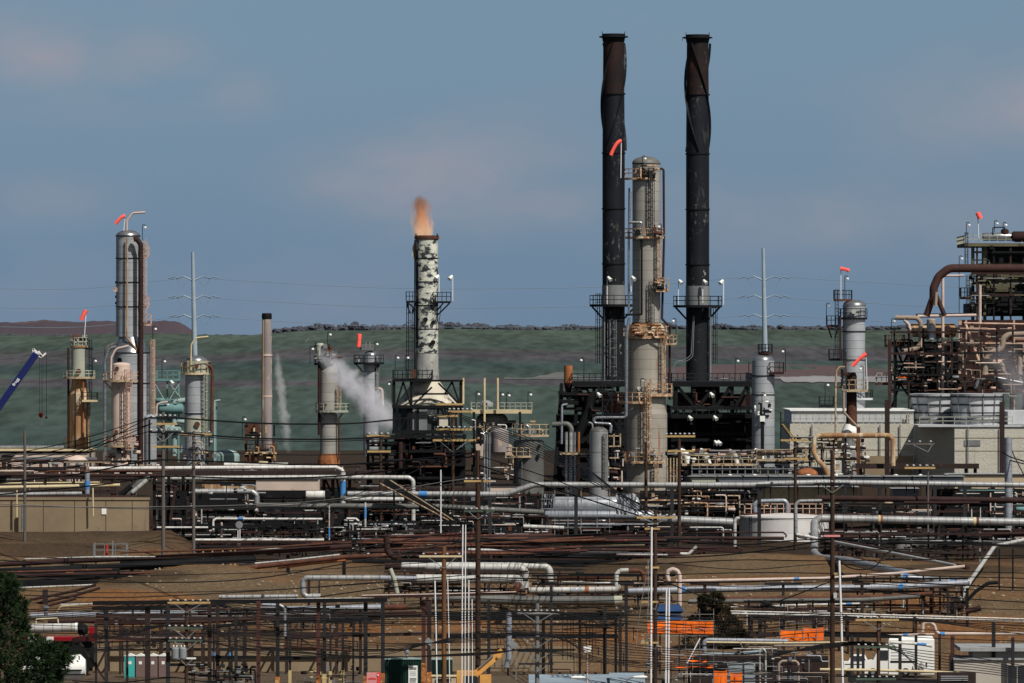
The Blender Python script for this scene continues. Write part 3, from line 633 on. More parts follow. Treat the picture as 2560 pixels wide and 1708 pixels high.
for i, (y0, y1) in enumerate(((698, 694), (746, 746), (794, 790))):
    wire(f'faint transmission line across the sky, {("highest","middle","lowest")[i]} of three between the steel poles', [(510, y0-2), (900, y0+20), (1250, y0+24), (1600, y0+16), (1868, y1-2)], 1500, 1500, 1.1, 'sky_cable', 'transmission lines')
    wire(f'faint transmission line running out past the coking unit, {("highest","middle","lowest")[i]} of three', [(1952, y1-2), (2200, y1+14), (2420, y1+24), (2700, y1+20)], 1500, 1500, 1.1, 'sky_cable', 'transmission lines')
    wire(f'faint transmission line entering from the sky edge, {("highest","middle","lowest")[i]} of three', [(-60, y0+22), (200, y0+24), (452, y0-2)], 1500, 1500, 1.1, 'sky_cable', 'transmission lines')

# ================================================================ crane
Y = 1020; s = S(Y)
t = thing('crane', 'blue telescopic crane boom with white head and lettering rising over the tanks', 'crane', P(-230, 1180, Y))
b = B(); b.bar(P(-225, 1360, Y), P(-80, 1128, Y), 26*s); part(t, 'boom', b, 'navy')
b = B(); b.bar(P(-85, 1136, Y), P(91, 884, Y), 16*s); part(t, 'boom_section', b, 'navy')
b = B(); b.box(P(-330, 1180, Y-2), P(-190, 1150, Y+2)); part(t, 'chassis', b, 'navy')
b = B()
for q in ((83, 872, 105, 893), (83, 880, 103, 893), (83, 872, 84, 882), (104, 892, 115, 883), (96, 878, 104, 890)): b.bar(P(q[0], q[1], Y), P(q[2], q[3], Y), 4.5*s)
part(t, 'boom_head', b, 'white_paint')
fc = bpy.data.curves.new('lettering', 'FONT'); fc.body = 'Bragg'; fc.size = 10*s; fc.align_x = 'CENTER'; fc.align_y = 'CENTER'; fc.offset = .008; fo = bpy.data.objects.new('tmp', fc); C.objects.link(fo)
bpy.context.view_layer.update(); dg = bpy.context.evaluated_depsgraph_get(); me = bpy.data.meshes.new_from_object(fo.evaluated_get(dg)); bpy.data.objects.remove(fo)
ang = math.atan2(252, 176); mt = Matrix.Translation(P(40, 955, Y)+V((0, -8.6*s, 0))-ORG[t.name])@Matrix.Rotation(ang, 4, V((0, -1, 0)))@Matrix.Rotation(PI/2, 4, 'X')
me.transform(mt); me.materials.append(MATS['white_paint']); lo = bpy.data.objects.new('lettering', me); C.objects.link(lo); lo.parent = t; ORG[lo.name] = ORG[t.name]
for xx, y0, y1 in ((99, 893, 1034), (105, 892, 1034), (116, 885, 1042)):
    b = B(); b.tube([P(xx, y0, Y), P(xx, y1, Y)], .5*s, 5); part(t, 'hoist_rope', b, 'cable')
b = B(); c = P(102, 1038, Y); blob(b, c, 6*s, 6*s, random.Random(2), 9); part(t, 'hook_block', b, 'hook_red')
b = B(); b.tube(fillet([P(102, 1044, Y), P(103, 1056, Y), P(106, 1060, Y), P(101, 1064, Y), P(98, 1059, Y)], 2*s), 1.6*s, 6); part(t, 'hook', b, 'white_paint')
b = B(); blob(b, P(116, 1044, Y), 3*s, 3.3*s, random.Random(3), 8); part(t, 'headache_ball', b, 'hook_red')

# ================================================================ towers at the back, far side first
def goose(par, mat, Y, w, pts, name='vent_pipe', R=12): return pipe(None, mat, Y, w, pts, R, name=name, par=par, n=8)
# --- B small rusty column
Y = 995; t = thing('process_column', 'small column with sage green top drum and rust stained lower shell', 'column', base(198, Y))
lathe_part(t, 'shell', 'rust_wash', 198, Y, [(26, 1165), (26, 985), (20, 968), (18, 945)]); lathe_part(t, 'upper_drum', 'sage_vessel', 197, Y, [(18.5, 944), (18.5, 866)]); dome(t, 'head', 'sage_vessel', 197, Y, 18.5, 866, 5)
ring_platform(t, 198, Y, 18, 40, 942, 'cream_rail', 'sage_vessel', 150, 385, 15); ring_platform(t, 198, Y, 15, 21, 864, 'rust_wash', 'sage_vessel', h=20)
box_platform(t, 205, 242, 1000, Y-3, 2.5, 'pipe_cream', 'black_rail', 18); manhole(t, 197, 928, Y-1.1, 6, 'rust_mid')
ladder(t, 226, Y-1.2, 850, 1000, 8, 'black_rail'); ladder(t, 222, Y-1.2, 1000, 1130, 8, 'wood_grey')
gline(t, 'riser', 'rust_dark', Y-.5, 6, [(171, 870), (171, 1130)]); gline(t, 'riser', 'rust_orange', Y-1.8, 5, [(208, 950), (208, 1130)]); gline(t, 'riser', 'rust_dark', Y-1.8, 4, [(188, 975), (188, 1130)])
for q in ((182, 846, 182, 868), (194, 843, 194, 868), (207, 838, 207, 868), (216, 838, 216, 868), (182, 848, 218, 842), (184, 856, 216, 856)): bars(t, 'top_frame', 'sage_vessel', Y, 3, [q])
clutter(t, 180, 224, 842, 866, Y-1, Y+1, 8, ['sage_vessel', 'rust_mid', 'black'], 3); lamp(232, 902, 940, Y-1.5, 'lamp with white head on the platform of the small rusty column')
windsock('red windsock drooping on a thin pole above the small rusty column', (211, 782, 842), (215, 776), (207, 790), (203, 800), 11, 8, Y)
t = thing('vent_pipe', 'pale gooseneck vent pipe rising beside the small rusty column', 'pipe', base(162, 1000)); goose(t, 'pipe_pink', 1000, 7, [(161, 1160), (161, 1098), (176, 1091), (196, 1088)], 'riser', 14)
# --- C large silver column
Y = 1000; t = thing('distillation_column', 'tall silver column with domed top, conical shoulder and dark red overhead pipe', 'column', base(330, Y))
lathe_part(t, 'shell', 'lagging_blue', 329, Y, [(44, 1200), (44, 882)]); lathe_part(t, 'shoulder', 'silver', 326, Y, [(44, 881), (40, 872), (30, 842)]); lathe_part(t, 'upper_shell', 'lagging_blue', 320, Y, [(30, 842), (30, 590)]); dome(t, 'head', 'silver', 320, Y, 30.5, 590, 15)
for y in (590, 646, 706, 767): ring(t, 'black', 320, Y, 30, y, 2.2)
for y in (882, 958): ring(t, 'black', 329, Y, 44, y, 2.2)
gline(t, 'overhead_pipe', 'rust_dark', Y-2.6, 13, [(334, 599), (342, 597), (352, 612), (352, 1190)], 10, 10); gline(t, 'downcomer', 'rust_wash', Y-2.4, 4.5, [(318, 594), (317, 845), (340, 872), (340, 1140)])
goose(t, 'pipe_pink', Y, 5.5, [(317, 578), (317, 552), (331, 533), (363, 531)], 'vent_pipe', 14)
for y in (765, 638, 810): box_platform(t, 353, 377 if y > 800 else 371, y, Y-1.5, 2, 'pink_rail', 'pink_rail', 24, every=10)
ladder(t, 363, Y-1.6, 600, 806, 9, 'pink_rail'); ladder(t, 381, Y-1.6, 850, 1040, 13, 'pink_rail')
box_platform(t, 284, 297, 724, Y-1, 1.5, 'pink_rail', 'pink_rail', 4)
for y in (706, 742, 758): lathe_part(t, 'nozzle', 'rust_mid', 290, Y-.4, [(2.4, y+3), (2.4, y-3)], 8)
gline(t, 'riser', 'silver', Y-1.5, 10, [(262, 1160), (262, 905), (272, 872), (292, 866)], 14); gline(t, 'reboiler_pipe', 'lagging_dark', Y-.8, 9, [(263, 900), (266, 868), (290, 858)], 14)
lamp(356, 568, 600, Y-1.5, 'lamp on the highest side platform of the tall silver column', 1); lamp(382, 822, 850, Y-1.5, 'lamp on the mid ladder of the tall silver column', 1)
windsock('red windsock blowing from a pole on the tall silver domed column', (309, 548, 577), (312, 540), (303, 541), (289, 559), 10, 6, Y)
# --- pale pink vessel in front of it
Y = 985; t = thing('process_vessel', 'pale pink cylindrical vessel with caged ladder in front of the tall silver column', 'vessel', base(302, Y))
lathe_part(t, 'shell', 'pale_vessel', 302, Y, [(24, 1150), (24, 912)]); dome(t, 'head', 'pale_vessel', 304, Y, 22, 912, 6); lathe_part(t, 'skirt', 'pale_vessel', 303, Y, [(26, 1165), (25, 1118)])
ring_platform(t, 302, Y, 24, 44, 950, 'cream_rail', 'pink_rail', 175, 352, 20, knee=3); ring_platform(t, 303, Y, 24, 42, 1113, 'cream_rail', 'pink_rail', h=24)
ladder(t, 321, Y-2, 925, 1125, 17, 'pink_rail', cw=20); lathe_part(t, 'relief_valve', 'black', 299, Y, [(6, 906), (6, 899), (3, 894)], 10); manhole(t, 293, 921, Y-1.2, 5, 'rust_mid')
gline(t, 'overhead_pipe', 'pipe_pink', Y-1.6, 6, [(277, 946), (278, 895), (290, 872), (322, 865)], 18); manhole(t, 291, 1080, Y-1.3, 5, 'rust_mid')
clutter(t, 262, 346, 1085, 1160, Y-2.5, Y+1, 26, ['pink_rail', 'pipe_pink', 'black', 'rust_mid', 'zinc'], 7)
# small silver column
Y = 990; t = thing('process_column', 'short plain silver column with rounded top beside the pink caged ladder', 'column', base(376, Y)); lathe_part(t, 'shell', 'lagging_blue', 376, Y, [(16, 1200), (16, 1046)]); dome(t, 'head', 'lagging_blue', 376, Y, 16, 1046, 10)
gline(t, 'downcomer', 'black', Y-1, 4, [(374, 1048), (374, 1180)])
# --- teal frame
Y = 1030; t = thing('steel_structure', 'teal painted steel frame with cross braces between the two silver columns', 'structure', base(425, Y))
for x in (388, 418, 447, 540): bars(t, 'post', 'teal', Y, 4.5, [(x, 950 if x < 500 else 1000, x, 1160)])
for y in (950, 1000, 1050): bars(t, 'beam', 'teal', Y-.3, 6 if y == 950 else 5, [(385, y, 450, y)])
for q in ((388, 960, 447, 1060), (447, 960, 388, 1060), (418, 950, 470, 1020)): bars(t, 'brace', 'teal_pale', Y-.2, 2.2, [q])
box_platform(t, 390, 447, 949, Y, 4, 'teal', 'teal', 22); gline(t, 'duct', 'teal_pale', Y-1.5, 14, [(436, 1140), (436, 1005), (470, 1000)], 8); gline(t, 'riser', 'teal_pale', Y-1, 6, [(536, 1160), (536, 1003), (551, 1001)], 5)
drum_h(t, 'condenser', 'teal', 395, 460, 1022, Y-2, 26); drum_h(t, 'condenser', 'teal_pale', 398, 455, 1072, Y-2, 24); clutter(t, 385, 462, 990, 1150, Y-3, Y+2, 30, ['teal', 'teal_pale', 'black', 'bluegrey', 'zinc'], 9)
goose(t, 'pipe_pink', Y-3, 5, [(391, 1040), (392, 1012), (403, 1007), (420, 1005)], 'vent_pipe', 8); lamp(405, 903, 948, Y, 'lamp with round white head above the teal steel frame'); floodlight(425, 958, 966, Y-1, 'small white floodlight under the teal deck', 1)
t = thing('storage_tank', 'low pale teal tank with dished roof behind the light pipe', 'tank', base(565, 1040)); lathe_part(t, 'shell', 'teal_pale', 565, 1040, [(34, 1180), (34, 1140)]); dome(t, 'roof', 'teal_pale', 565, 1040, 34, 1140, 16)
# --- D dome column
Y = 1000; t = thing('process_column', 'silver dome topped column with tan collar platform and dark red side pipe', 'column', base(488, Y))
lathe_part(t, 'shell', 'lagging_blue', 487, Y, [(26, 1200), (24, 935), (28, 905)]); dome(t, 'head', 'silver', 490, Y, 28, 902, 13); lathe_part(t, 'collar', 'sage_vessel', 490, Y, [(29.5, 932), (29.5, 902)])
ring_platform(t, 489, Y, 27, 36, 932, 'pipe_cream', 'cream_rail', h=28); ring(t, 'black', 487, Y, 25, 1034, 2.5); manhole(t, 493, 1061, Y-1.4, 7, 'rust_mid'); lathe_part(t, 'patch_plate', 'sage_vessel', 487, Y, [(26.6, 1080), (26.3, 1042)])
goose(t, 'pipe_cream', Y-1.6, 4.5, [(477, 925), (478, 862), (490, 845), (521, 842)], 'vent_pipe', 14); gline(t, 'overhead_pipe', 'rust_mid', Y-1, 8, [(518, 915), (527, 915), (531, 926), (529, 1080)], 8)
ladder(t, 514, Y-1.5, 935, 1090, 11, 'sage_vessel'); manhole(t, 492, 915, Y-1.8, 5, 'rust_mid')
clutter(t, 462, 545, 1085, 1165, Y-3, Y, 22, ['zinc', 'black', 'cream_rail', 'bluegrey'], 13)
# --- G pale chimney with steam
Y = 1030; t = thing('chimney', 'slim mottled pinkish brick chimney with dark cap and a thin steam trail', 'chimney', base(667, Y)); lathe_part(t, 'shaft', 'stack_pink', 667, Y, [(13.5, 1180), (13, 960), (11.5, 795)]); lathe_part(t, 'cap', 'black', 667, Y, [(12, 798), (12.6, 795), (12.6, 786), (11, 783), (10, 783)])
for y in (888, 991): ring(t, 'pipe_pink', 667, Y, 12.3, y, 5, 'hoop')
gline(t, 'ladder_pipe', 'rust_wash', Y-1, 3, [(658, 800), (657, 1100)])
t = thing('pump_house', 'rusty brown pump frame with tan housing at the chimney foot', 'structure', base(640, 1020)); b = B(); b.box(P(612, 1165, 1018), P(690, 1130, 1021)); part(t, 'housing', b, 'rust_wash'); b = B(); b.box(P(614, 1085, 1018), P(650, 1056, 1020)); part(t, 'machine', b, 'rust_mid')
for x in (615, 640, 684): bars(t, 'post', 'rust_mid', 1017.5, 6, [(x, 1060 if x < 650 else 1100, x, 1180)])
box_platform(t, 612, 690, 1131, 1017, 3, 'pipe_cream', 'rust_mid', 20); clutter(t, 612, 690, 1060, 1160, 1015, 1018, 22, ['rust_mid', 'rust_wash', 'black', 'pipe_cream'], 4)
lamp(606, 1048, 1100, 1017, 'lamp on the rusty pump frame beside the pinkish chimney', 1)
# --- H and I columns in the steam
Y = 1000; t = thing('process_column', 'grey column with cluttered top platform, half hidden by the steam plume', 'column', base(822, Y))
lathe_part(t, 'shell', 'lagging', 822, Y, [(22, 1140), (22, 1030), (24, 1025), (24, 930), (20, 915), (16, 905)]); lathe_part(t, 'skirt', 'rust_orange', 822, Y, [(29, 1175), (27, 1150), (22, 1134)], label='rusty orange skirt')
ring_platform(t, 830, Y, 22, 41, 1026, 'sage_vessel', 'sage_vessel', h=17, knee=4); ring_platform(t, 812, Y, 14, 27, 908, 'black', 'black_rail', h=18)
gline(t, 'riser', 'rust_dark', Y-1, 8, [(798, 905), (798, 1088)]); gline(t, 'downcomer', 'rust_mid', Y-1.2, 5, [(848, 1050), (848, 1150)]); ladder(t, 848, Y-1.4, 965, 1022, 10, 'rust_wash')
lathe_part(t, 'top_drum', 'sage_vessel', 800, Y, [(10, 885), (10, 862), (8, 858)], 12); clutter(t, 786, 832, 860, 906, Y-1.5, Y+1, 20, ['rust_mid', 'sage_vessel', 'black', 'zinc', 'rust_orange'], 21); manhole(t, 812, 1012, Y-1.4, 5, 'rust_mid')
lamp(775, 872, 910, Y, 'lamp beside the cluttered top of the steaming grey column', 1); lamp(819, 836, 870, Y, 'tall thin lamp over the grey column inside the steam', 1)
Y = 1010; t = thing('process_column', 'silver domed column with dark collar platform next to the steam plume', 'column', base(927, Y))
lathe_part(t, 'shell', 'lagging_blue', 927, Y, [(19, 1140), (19, 890)]); dome(t, 'head', 'silver', 927, Y, 19, 890, 13); ring_platform(t, 922, Y, 18, 38, 906, 'black', 'black_rail', 160, 370, 18, knee=2); box_platform(t, 905, 935, 870, Y-1, 2, 'zinc', 'zinc', 8)
for x in (902, 915, 925): bars(t, 'nozzle', 'zinc', Y, 3, [(x, 876, x, 856)])
lamp(936, 860, 876, Y, 'lamp on top of the silver domed column by the steam', 1); ladder(t, 944, Y-1, 890, 1010, 8, 'zinc'); gline(t, 'overhead_pipe', 'pipe_pink', Y-1, 7, [(938, 971), (955, 972), (957, 1015)], 12)
windsock('red windsock hanging straight down beside the silver domed column', (897, 838, 905), (898, 836), (898, 850), (896, 867), 13, 8, Y)

# --- teal-white low buildings and tanks along the plant edge
Y = 985; t = thing('warehouse', 'long low pinkish warehouse with pale roof and dark windows', 'building', base(80, Y)); b = B(); b.box(P(-60, 1215, Y), P(238, 1128, Y+18)); part(t, 'wall', b, 'building_pink')
b = B(); b.box(P(-64, 1128, Y-.4), P(242, 1120, Y+18.4)); part(t, 'roof', b, 'pipe_cream'); b = B(); b.box(P(-64, 1150, Y-.3), P(242, 1143, Y-.01)); part(t, 'fascia', b, 'bluegrey')
b = B(); b.box(P(0, 1180, 962), P(36, 1142, 966)); t2 = thing('shed', 'small brown shed with two dark openings before the pinkish warehouse', 'shed', base(18, 962)); part(t2, 'wall', b, 'building_tan')
for x in (5, 19): b = B(); b.box(P(x, 1172, 961.9), P(x+11, 1152, 962.3)); part(t2, 'window', b, 'rust_dark')
b = B(); b.box(P(-2, 1142, 961.6), P(38, 1138, 966.4)); part(t2, 'roof', b, 'black')
t = thing('storage_vessel', 'short pinkish vessel with domed top before the warehouse', 'vessel', base(188, 950)); lathe_part(t, 'shell', 'pale_vessel', 188, 950, [(30, 1230), (30, 1152)]); dome(t, 'head', 'pale_vessel', 188, 950, 30, 1152, 14)
ladder(t, 216, 948, 1150, 1220, 8, 'rust_mid')
rack('rusty pipe rack along the front of the pinkish warehouse', [20, 60, 100, 140, 240], 1150, 970, 4, 'rust_mid', 3, (1170,), 4)
for i, (x0, x1, y, w, m) in enumerate(((0, 160, 1118, 9, 'silver'), (560, 720, 1162, 10, 'pipe_white'))):
    pipe(('silver pipe lying along the warehouse roof', 'white pipe behind the brown beam at the chimney foot')[i], m, 990, w, [(x0, y), (x1, y)])
# ================================================================ core of the plant
# --- flare chimney with peeling white paint
Y = 905; s = S(Y); t = thing('flare_chimney', 'blackened chimney with peeling white paint, rusty rim and hot orange plume', 'chimney', base(1067, Y))
prof = [(30, 946), (28, 880), (28, 592)]
lathe_part(t, 'shaft', 'flare_patchy', 1067, Y, [(28.5, 884), (28, 597)]); lathe_part(t, 'lower_shaft', 'flare_lower', 1067, Y, [(31, 950), (29, 884)]); lathe_part(t, 'rim', 'rust_mid', 1067, Y, [(30, 599), (31, 597), (31, 589), (25, 589), (25, 596)])
for y in (646, 705, 764, 823, 884): ring(t, 'black', 1067, Y, 28, y, 2.5, 'seam_ring', 1)
for x in (1040, 1093): bars(t, 'lug', 'black', Y-1, 3, [(x, 592, x, 584)])
b = B(); R = 28.6*s; cx = (1067-1280)*s
b.lathe((cx, Y), [(R, P(0, 870, Y).z), (R, P(0, 600, Y).z)], 8, math.radians(175), math.radians(222), smooth=True); part(t, 'dark_strip', b, 'flare_black')  # darker strip up one side of the shaft
b = B(); b.add([P(1038, 600, Y-.2), P(1034, 640, Y-.2), P(1031, 618, Y-.2), P(1040, 655, Y-.2), P(1031, 640, Y-.2), P(1039, 600, Y-.2)], [(0, 2, 1), (2, 4, 3), (0, 3, 1)]); part(t, 'peeling_sheet', b, 'pale_vessel')
manhole(t, 1083, 856, Y-1.35, 6, 'black'); manhole(t, 1064, 799, Y-1.5, 6, 'black'); manhole(t, 1083, 806, Y-1.3, 5, 'black')
box_platform(t, 1015, 1040, 752, Y-1, 2.2, 'black', 'black_rail', 22, every=9, knee=True); box_platform(t, 1083, 1127, 753, Y-2, 2.4, 'black', 'black_rail', 22, every=11)
bars(t, 'bracket', 'black', Y-1, 3.5, [(1124, 758, 1094, 788), (1108, 758, 1092, 777), (1020, 757, 1040, 775)], one=False); bars(t, 'cable_drop', 'cable', Y-1, 1.6, [(1103, 762, 1100, 790), (1100, 790, 1096, 812)])
ladder(t, 1026, Y-.6, 760, 948, 16, 'black_rail', cw=20, step=21); gline(t, 'riser', 'black', Y-.8, 3, [(1037, 600), (1036, 950)])
floodlight(1132, 695, 752, Y-1, 'white floodlight on a tall pole at the patchy chimney platform'); floodlight(1098, 694, 730, Y-1, 'small white floodlight against the patchy chimney shell')
# furnace below it
Y = 900; s = S(Y); t = thing('furnace', 'fired furnace with cream conical hood inside a black truss frame', 'furnace', base(1070, Y))
lathe_part(t, 'hood', 'cone_white', 1066, Y, [(82, 1016), (60, 990), (32, 952)], 4+24, label='cream hood stained with soot'); lathe_part(t, 'body', 'flare_black', 1066, Y, [(78, 1200), (78, 1016)], 12, smooth=False)
b = B(); b.box(P(1030, 1080, Y-4.6), P(1068, 1024, Y-4.35)); part(t, 'patched_panel', b, 'zinc', 'grey panel with peeling paint'); b = B(); b.box(P(1098, 1066, Y-4.6), P(1120, 1040, Y-4.4)); part(t, 'patched_panel', b, 'cone_white')
Yf = Y-5
for x in (985, 1028, 1152): bars(t, 'post', 'black', Yf, 7, [(x, 952, x, 1080)]); bars(t, 'post', 'black', Y+5, 6, [(x, 952, x, 1080)])
for y, w in ((952, 5), (1017, 8), (1080, 9)): bars(t, 'beam', 'black', Yf-.4, w, [(980, y, 1158, y)])
for q in ((990, 1015, 1008, 955), (1008, 955, 1026, 1012), (1034, 1012, 1080, 968), (1130, 955, 1150, 1012), (1130, 955, 1112, 985), (1096, 958, 1150, 1012), (1034, 985, 1120, 985)): bars(t, 'truss_member', 'black', Yf-.1, 4.5, [q])
for x in (1000, 1020, 1045, 1095, 1140): bars(t, 'post', 'black', Yf, 5, [(x, 1018, x, 1080)])
box_platform(t, 982, 1080, 947, Yf+.5, 9, 'black', 'black_rail', 21, every=12); b = B(); b.box(P(1028, 945, Yf), P(1040, 924, Yf+1)); part(t, 'control_box', b, 'rust_mid')
lamp(980, 960, 1015, Yf, 'lamp with white head at the outer corner of the furnace truss', -1); lamp(988, 894, 946, Yf, 'lamp on the furnace deck, outer one of a pair', 1); lamp(1013, 894, 946, Yf, 'lamp on the furnace deck nearest the patchy chimney', 1)
# black frame floors below the furnace
t = thing('process_unit', 'soot black open steel floors with piping below the fired furnace', 'process unit', base(1060, 890)); Yf = 886
for x in (920, 965, 1010, 1058, 1105, 1160): bars(t, 'post', 'black', Yf, 7, [(x, 1085, x, 1250)]); bars(t, 'post', 'black', Yf+8, 7, [(x, 1085, x, 1250)])
for y in (1092, 1128, 1162, 1195): bars(t, 'floor_beam', 'black', Yf-.5, 7, [(915, y, 1165, y)]); bars(t, 'floor_beam', 'black', Yf+8, 7, [(915, y, 1165, y)]); 
for y in (1092, 1128, 1162): b = B(); b.box(P(918, y+1, Yf+.2), P(1163, y-1, Yf+7.6)); part(t, 'floor', b, 'black')
b = B(); b.box(P(985, 1215, Yf+3), P(1160, 1098, Yf+3.4)); part(t, 'painted_shade_wall', b, 'black')  # black panel added to paint the deep shade between the floors
clutter(t, 920, 1165, 1088, 1215, Yf-1.5, Yf+4, 90, ['black']*6+['rust_dark']*2+['zinc', 'pipe_light', 'rust_mid'], 31)
b = B(); b.tube([P(1001, 1170, Yf-1), P(1001, 1105, Yf-1)], 6*S(Yf), 10); part(t, 'vessel', b, 'rust_dark')
box_platform(t, 915, 985, 1106, Yf-3, 2, 'black', 'black_rail', 16)
# --- deck with cream posts between furnaces
Y = 905; t = thing('process_unit', 'grey drums under a cream edged deck with two slim cream vent posts', 'process unit', base(1255, Y))
box_platform(t, 1178, 1330, 1025, Y-3, 7, 'pipe_cream', 'sage_vessel', 18, 9)
for x, y0, y1 in ((1211, 945, 1120), (1244, 945, 1024)): gline(t, 'vent_post', 'pipe_cream', Y-3.5, 6, [(x, y1), (x, y0)])
gline(t, 'vent_post', 'pipe_cream', Y-3.8, 6, [(1158, 945), (1158, 1010)]); bars(t, 'brace', 'pipe_cream', Y-3.6, 4, [(1213, 1080, 1234, 1060), (1211, 1080, 1198, 1060)], one=False)
lathe_part(t, 'drum', 'lagging_dark', 1230, Y, [(40, 1140), (40, 1050)]); dome(t, 'drum_head', 'lagging_dark', 1230, Y, 40, 1050, 22); lathe_part(t, 'small_tank', 'bluegrey', 1215, Y-.5, [(18, 1016), (18, 1010), (10, 1002), (2, 1000)]); lathe_part(t, 'drum', 'stack_pink', 1250, Y-5, [(22, 1130), (22, 1080), (14, 1070)])
for x in (1185, 1300): bars(t, 'post', 'black', Y-3, 6, [(x, 1030, x, 1200)])
b = B(); b.box(P(1190, 1145, Y-4), P(1280, 1110, Y-2)); part(t, 'housing', b, 'building_pink', 'faded pink housing'); clutter(t, 1178, 1290, 1050, 1200, Y-6, Y, 60, PAL_HOT, 17)
for x, y, l in ((1190, 985, 'first lamp on the cream edged deck beside the vent posts'), (1250, 986, 'middle lamp on the cream edged deck'), (1266, 988, 'lamp at mid deck between the cream post and the open end'), (1320, 986, 'last lamp at the open end of the cream edged deck')): lamp(x, y, 1022, Y-3, l, 1)
for x, l in ((1211, 0), (1218, 1), (1224, 2)):
    pipe(('first', 'second', 'third')[l]+' of three slim silver risers bending beside the brown steel pole', 'silver', 870, 4.5, [(x-10, 1083-l*2), (x, 1086), (x, 1240)], 5)
# --- dark round vessel
Y = 880; t = thing('process_vessel', 'wide dark grey vessel with flat domed top under a cream platform', 'vessel', base(1322, Y)); lathe_part(t, 'shell', 'lagging_dark', 1322, Y, [(38, 1280), (38, 1105)]); dome(t, 'head', 'lagging_dark', 1322, Y, 38, 1105, 8)
ring_platform(t, 1326, Y, 30, 46, 1087, 'cream_rail', 'cream_rail', h=26); lathe_part(t, 'nozzle_cap', 'silver', 1324, Y, [(18, 1085), (18, 1080), (8, 1075)], 14); ring_platform(t, 1300, Y-1, 22, 34, 1139, 'cream_rail', 'cream_rail', 180, 330, 20)
manhole(t, 1345, 1141, Y-1.6, 5, 'black'); manhole(t, 1348, 1115, Y-1.6, 4, 'black'); gline(t, 'relief_pipe', 'silver', Y-1, 7, [(1308, 1078), (1312, 1060), (1322, 1068), (1323, 1085)], 5); clutter(t, 1292, 1360, 1055, 1085, Y-1.5, Y+1.5, 12, ['cream_rail', 'zinc', 'black'], 5)
gline(t, 'downcomer', 'lagging_dark', Y-2.3, 3, [(1305, 1145), (1304, 1265)])
# --- twin black chimneys
def chimney(cx, ytop, ybot, Y, hw, label, fins, side):
    s = S(Y); t = thing('chimney', label, 'chimney', base(cx, Y)); X = (cx-1280)*s
    q = [ytop+25, ytop+150, ytop+298, ytop+437, ytop+575, ytop+628]
    lathe_part(t, 'top_section', 'chimney_rust', cx, Y, [(hw-1, q[1]), (hw-2, ytop+20)], 32); lathe_part(t, 'shaft', 'chimney_black', cx, Y, [(hw, q[4]), (hw, q[3]), (hw, q[2]), (hw-1, q[1])], 32); lathe_part(t, 'speckled_section', 'chimney_speck', cx, Y, [(hw, q[5]), (hw, q[4])], 32)
    lathe_part(t, 'zinc_section', 'zinc', cx, Y, [(hw+1, ytop+682), (hw+1, q[5])], 32); lathe_part(t, 'lower_shaft', 'chimney_speck', cx, Y, [(hw, ybot), (hw, ytop+682)], 32)
    lathe_part(t, 'rim', 'black', cx, Y, [(hw-1, ytop+20), (hw, ytop+14), (hw+1, ytop+10), (hw+8, ytop+9), (hw+8, ytop+6), (hw+1, ytop+5), (hw+1, ytop), (hw-4, ytop), (hw-4, ytop+10)], 32)
    for x in (cx-hw, cx+hw): bars(t, 'rod', 'black', Y, 1.6, [(x, ytop+2, x, ytop-6)])
    for y in q[1:5]: ring(t, 'black', cx, Y, hw, y, 3, 'flange', 2)
    # three helical strakes on the upper third
    for k in range(3):
        b = B(); N = 40; z0, z1 = P(0, ytop+292, Y).z, P(0, ytop+22, Y).z; r0, r1 = (hw-1)*s, (hw+5.)*s; vs = []
        for i in range(N+1):
            g = fins+2*PI*k/3+.85*PI*i/N*side; z = z0+(z1-z0)*i/N
            for rr, dg_ in ((r0, -.03), (r1, -.012), (r1, .012), (r0, .03)): vs.append((X+rr*math.cos(g+dg_), Y+rr*math.sin(g+dg_), z))
        b.add(vs, [(i*4+j, i*4+(j+1) % 4, i*4+4+(j+1) % 4, i*4+4+j) for i in range(N) for j in range(4)]+[(0, 1, 2, 3), tuple(4*N+j for j in (3, 2, 1, 0))]); part(t, 'strake', b, 'chimney_black')
    yp = ytop+676
    ring_platform(t, cx, Y, hw, hw+32, yp, 'black', 'black_rail', h=22, th=6, knee=8)
    return t
Y = 935
ca = chimney(1534, 85, 950, Y, 28, 'black stained chimney with spiral fins, right behind the grey column', 2.0, 1)
ladder(ca, 1496, Y-.5, 735, 908, 10, 'black_rail', cw=14, step=18); gline(ca, 'riser', 'zinc', Y-1.9, 4, [(1511, 740), (1511, 950)]); ladder(ca, 1530, Y-1.8, 800, 940, 14, 'zinc', cw=22, step=18)
cb = chimney(1744, 87, 952, Y, 29, 'black stained chimney with spiral fins standing clear of the grey column', .6, -1)
ladder(cb, 1786, Y-.8, 770, 908, 10, 'black_rail', cw=15, step=18); gline(cb, 'riser', 'zinc', Y-1.4, 5, [(1776, 770), (1776, 950)])
for dx in (0, 4): gline(cb, 'tray_or_shade_box', 'zinc', Y-2-dx*.03, 2.2, [(1733+dx*.6, 790), (1728+dx, 888+dx), (1712+dx, 900+dx), (1692+dx, 903), (1682+dx, 918), (1680+dx, 1000)], 14)
bars(cb, 'bolt_chain', 'black', Y, 1.2, [(1707, 92, 1706, 102)]); 
for c_, x, l in ((0, 1518, 'floodlight on the platform of the black chimney behind the grey column'), (1, 1696, 'floodlight at the outer edge of the clear black chimney platform'), (2, 1757, 'floodlight in front of the clear black chimney shaft'), (3, 1809, 'floodlight on the tall pole of the clear black chimney platform')): floodlight(x, 706 if c_ else 698, 762, Y-2.4 if c_ in (0, 2) else Y-.5, l, -1 if c_ in (3,) else 1)
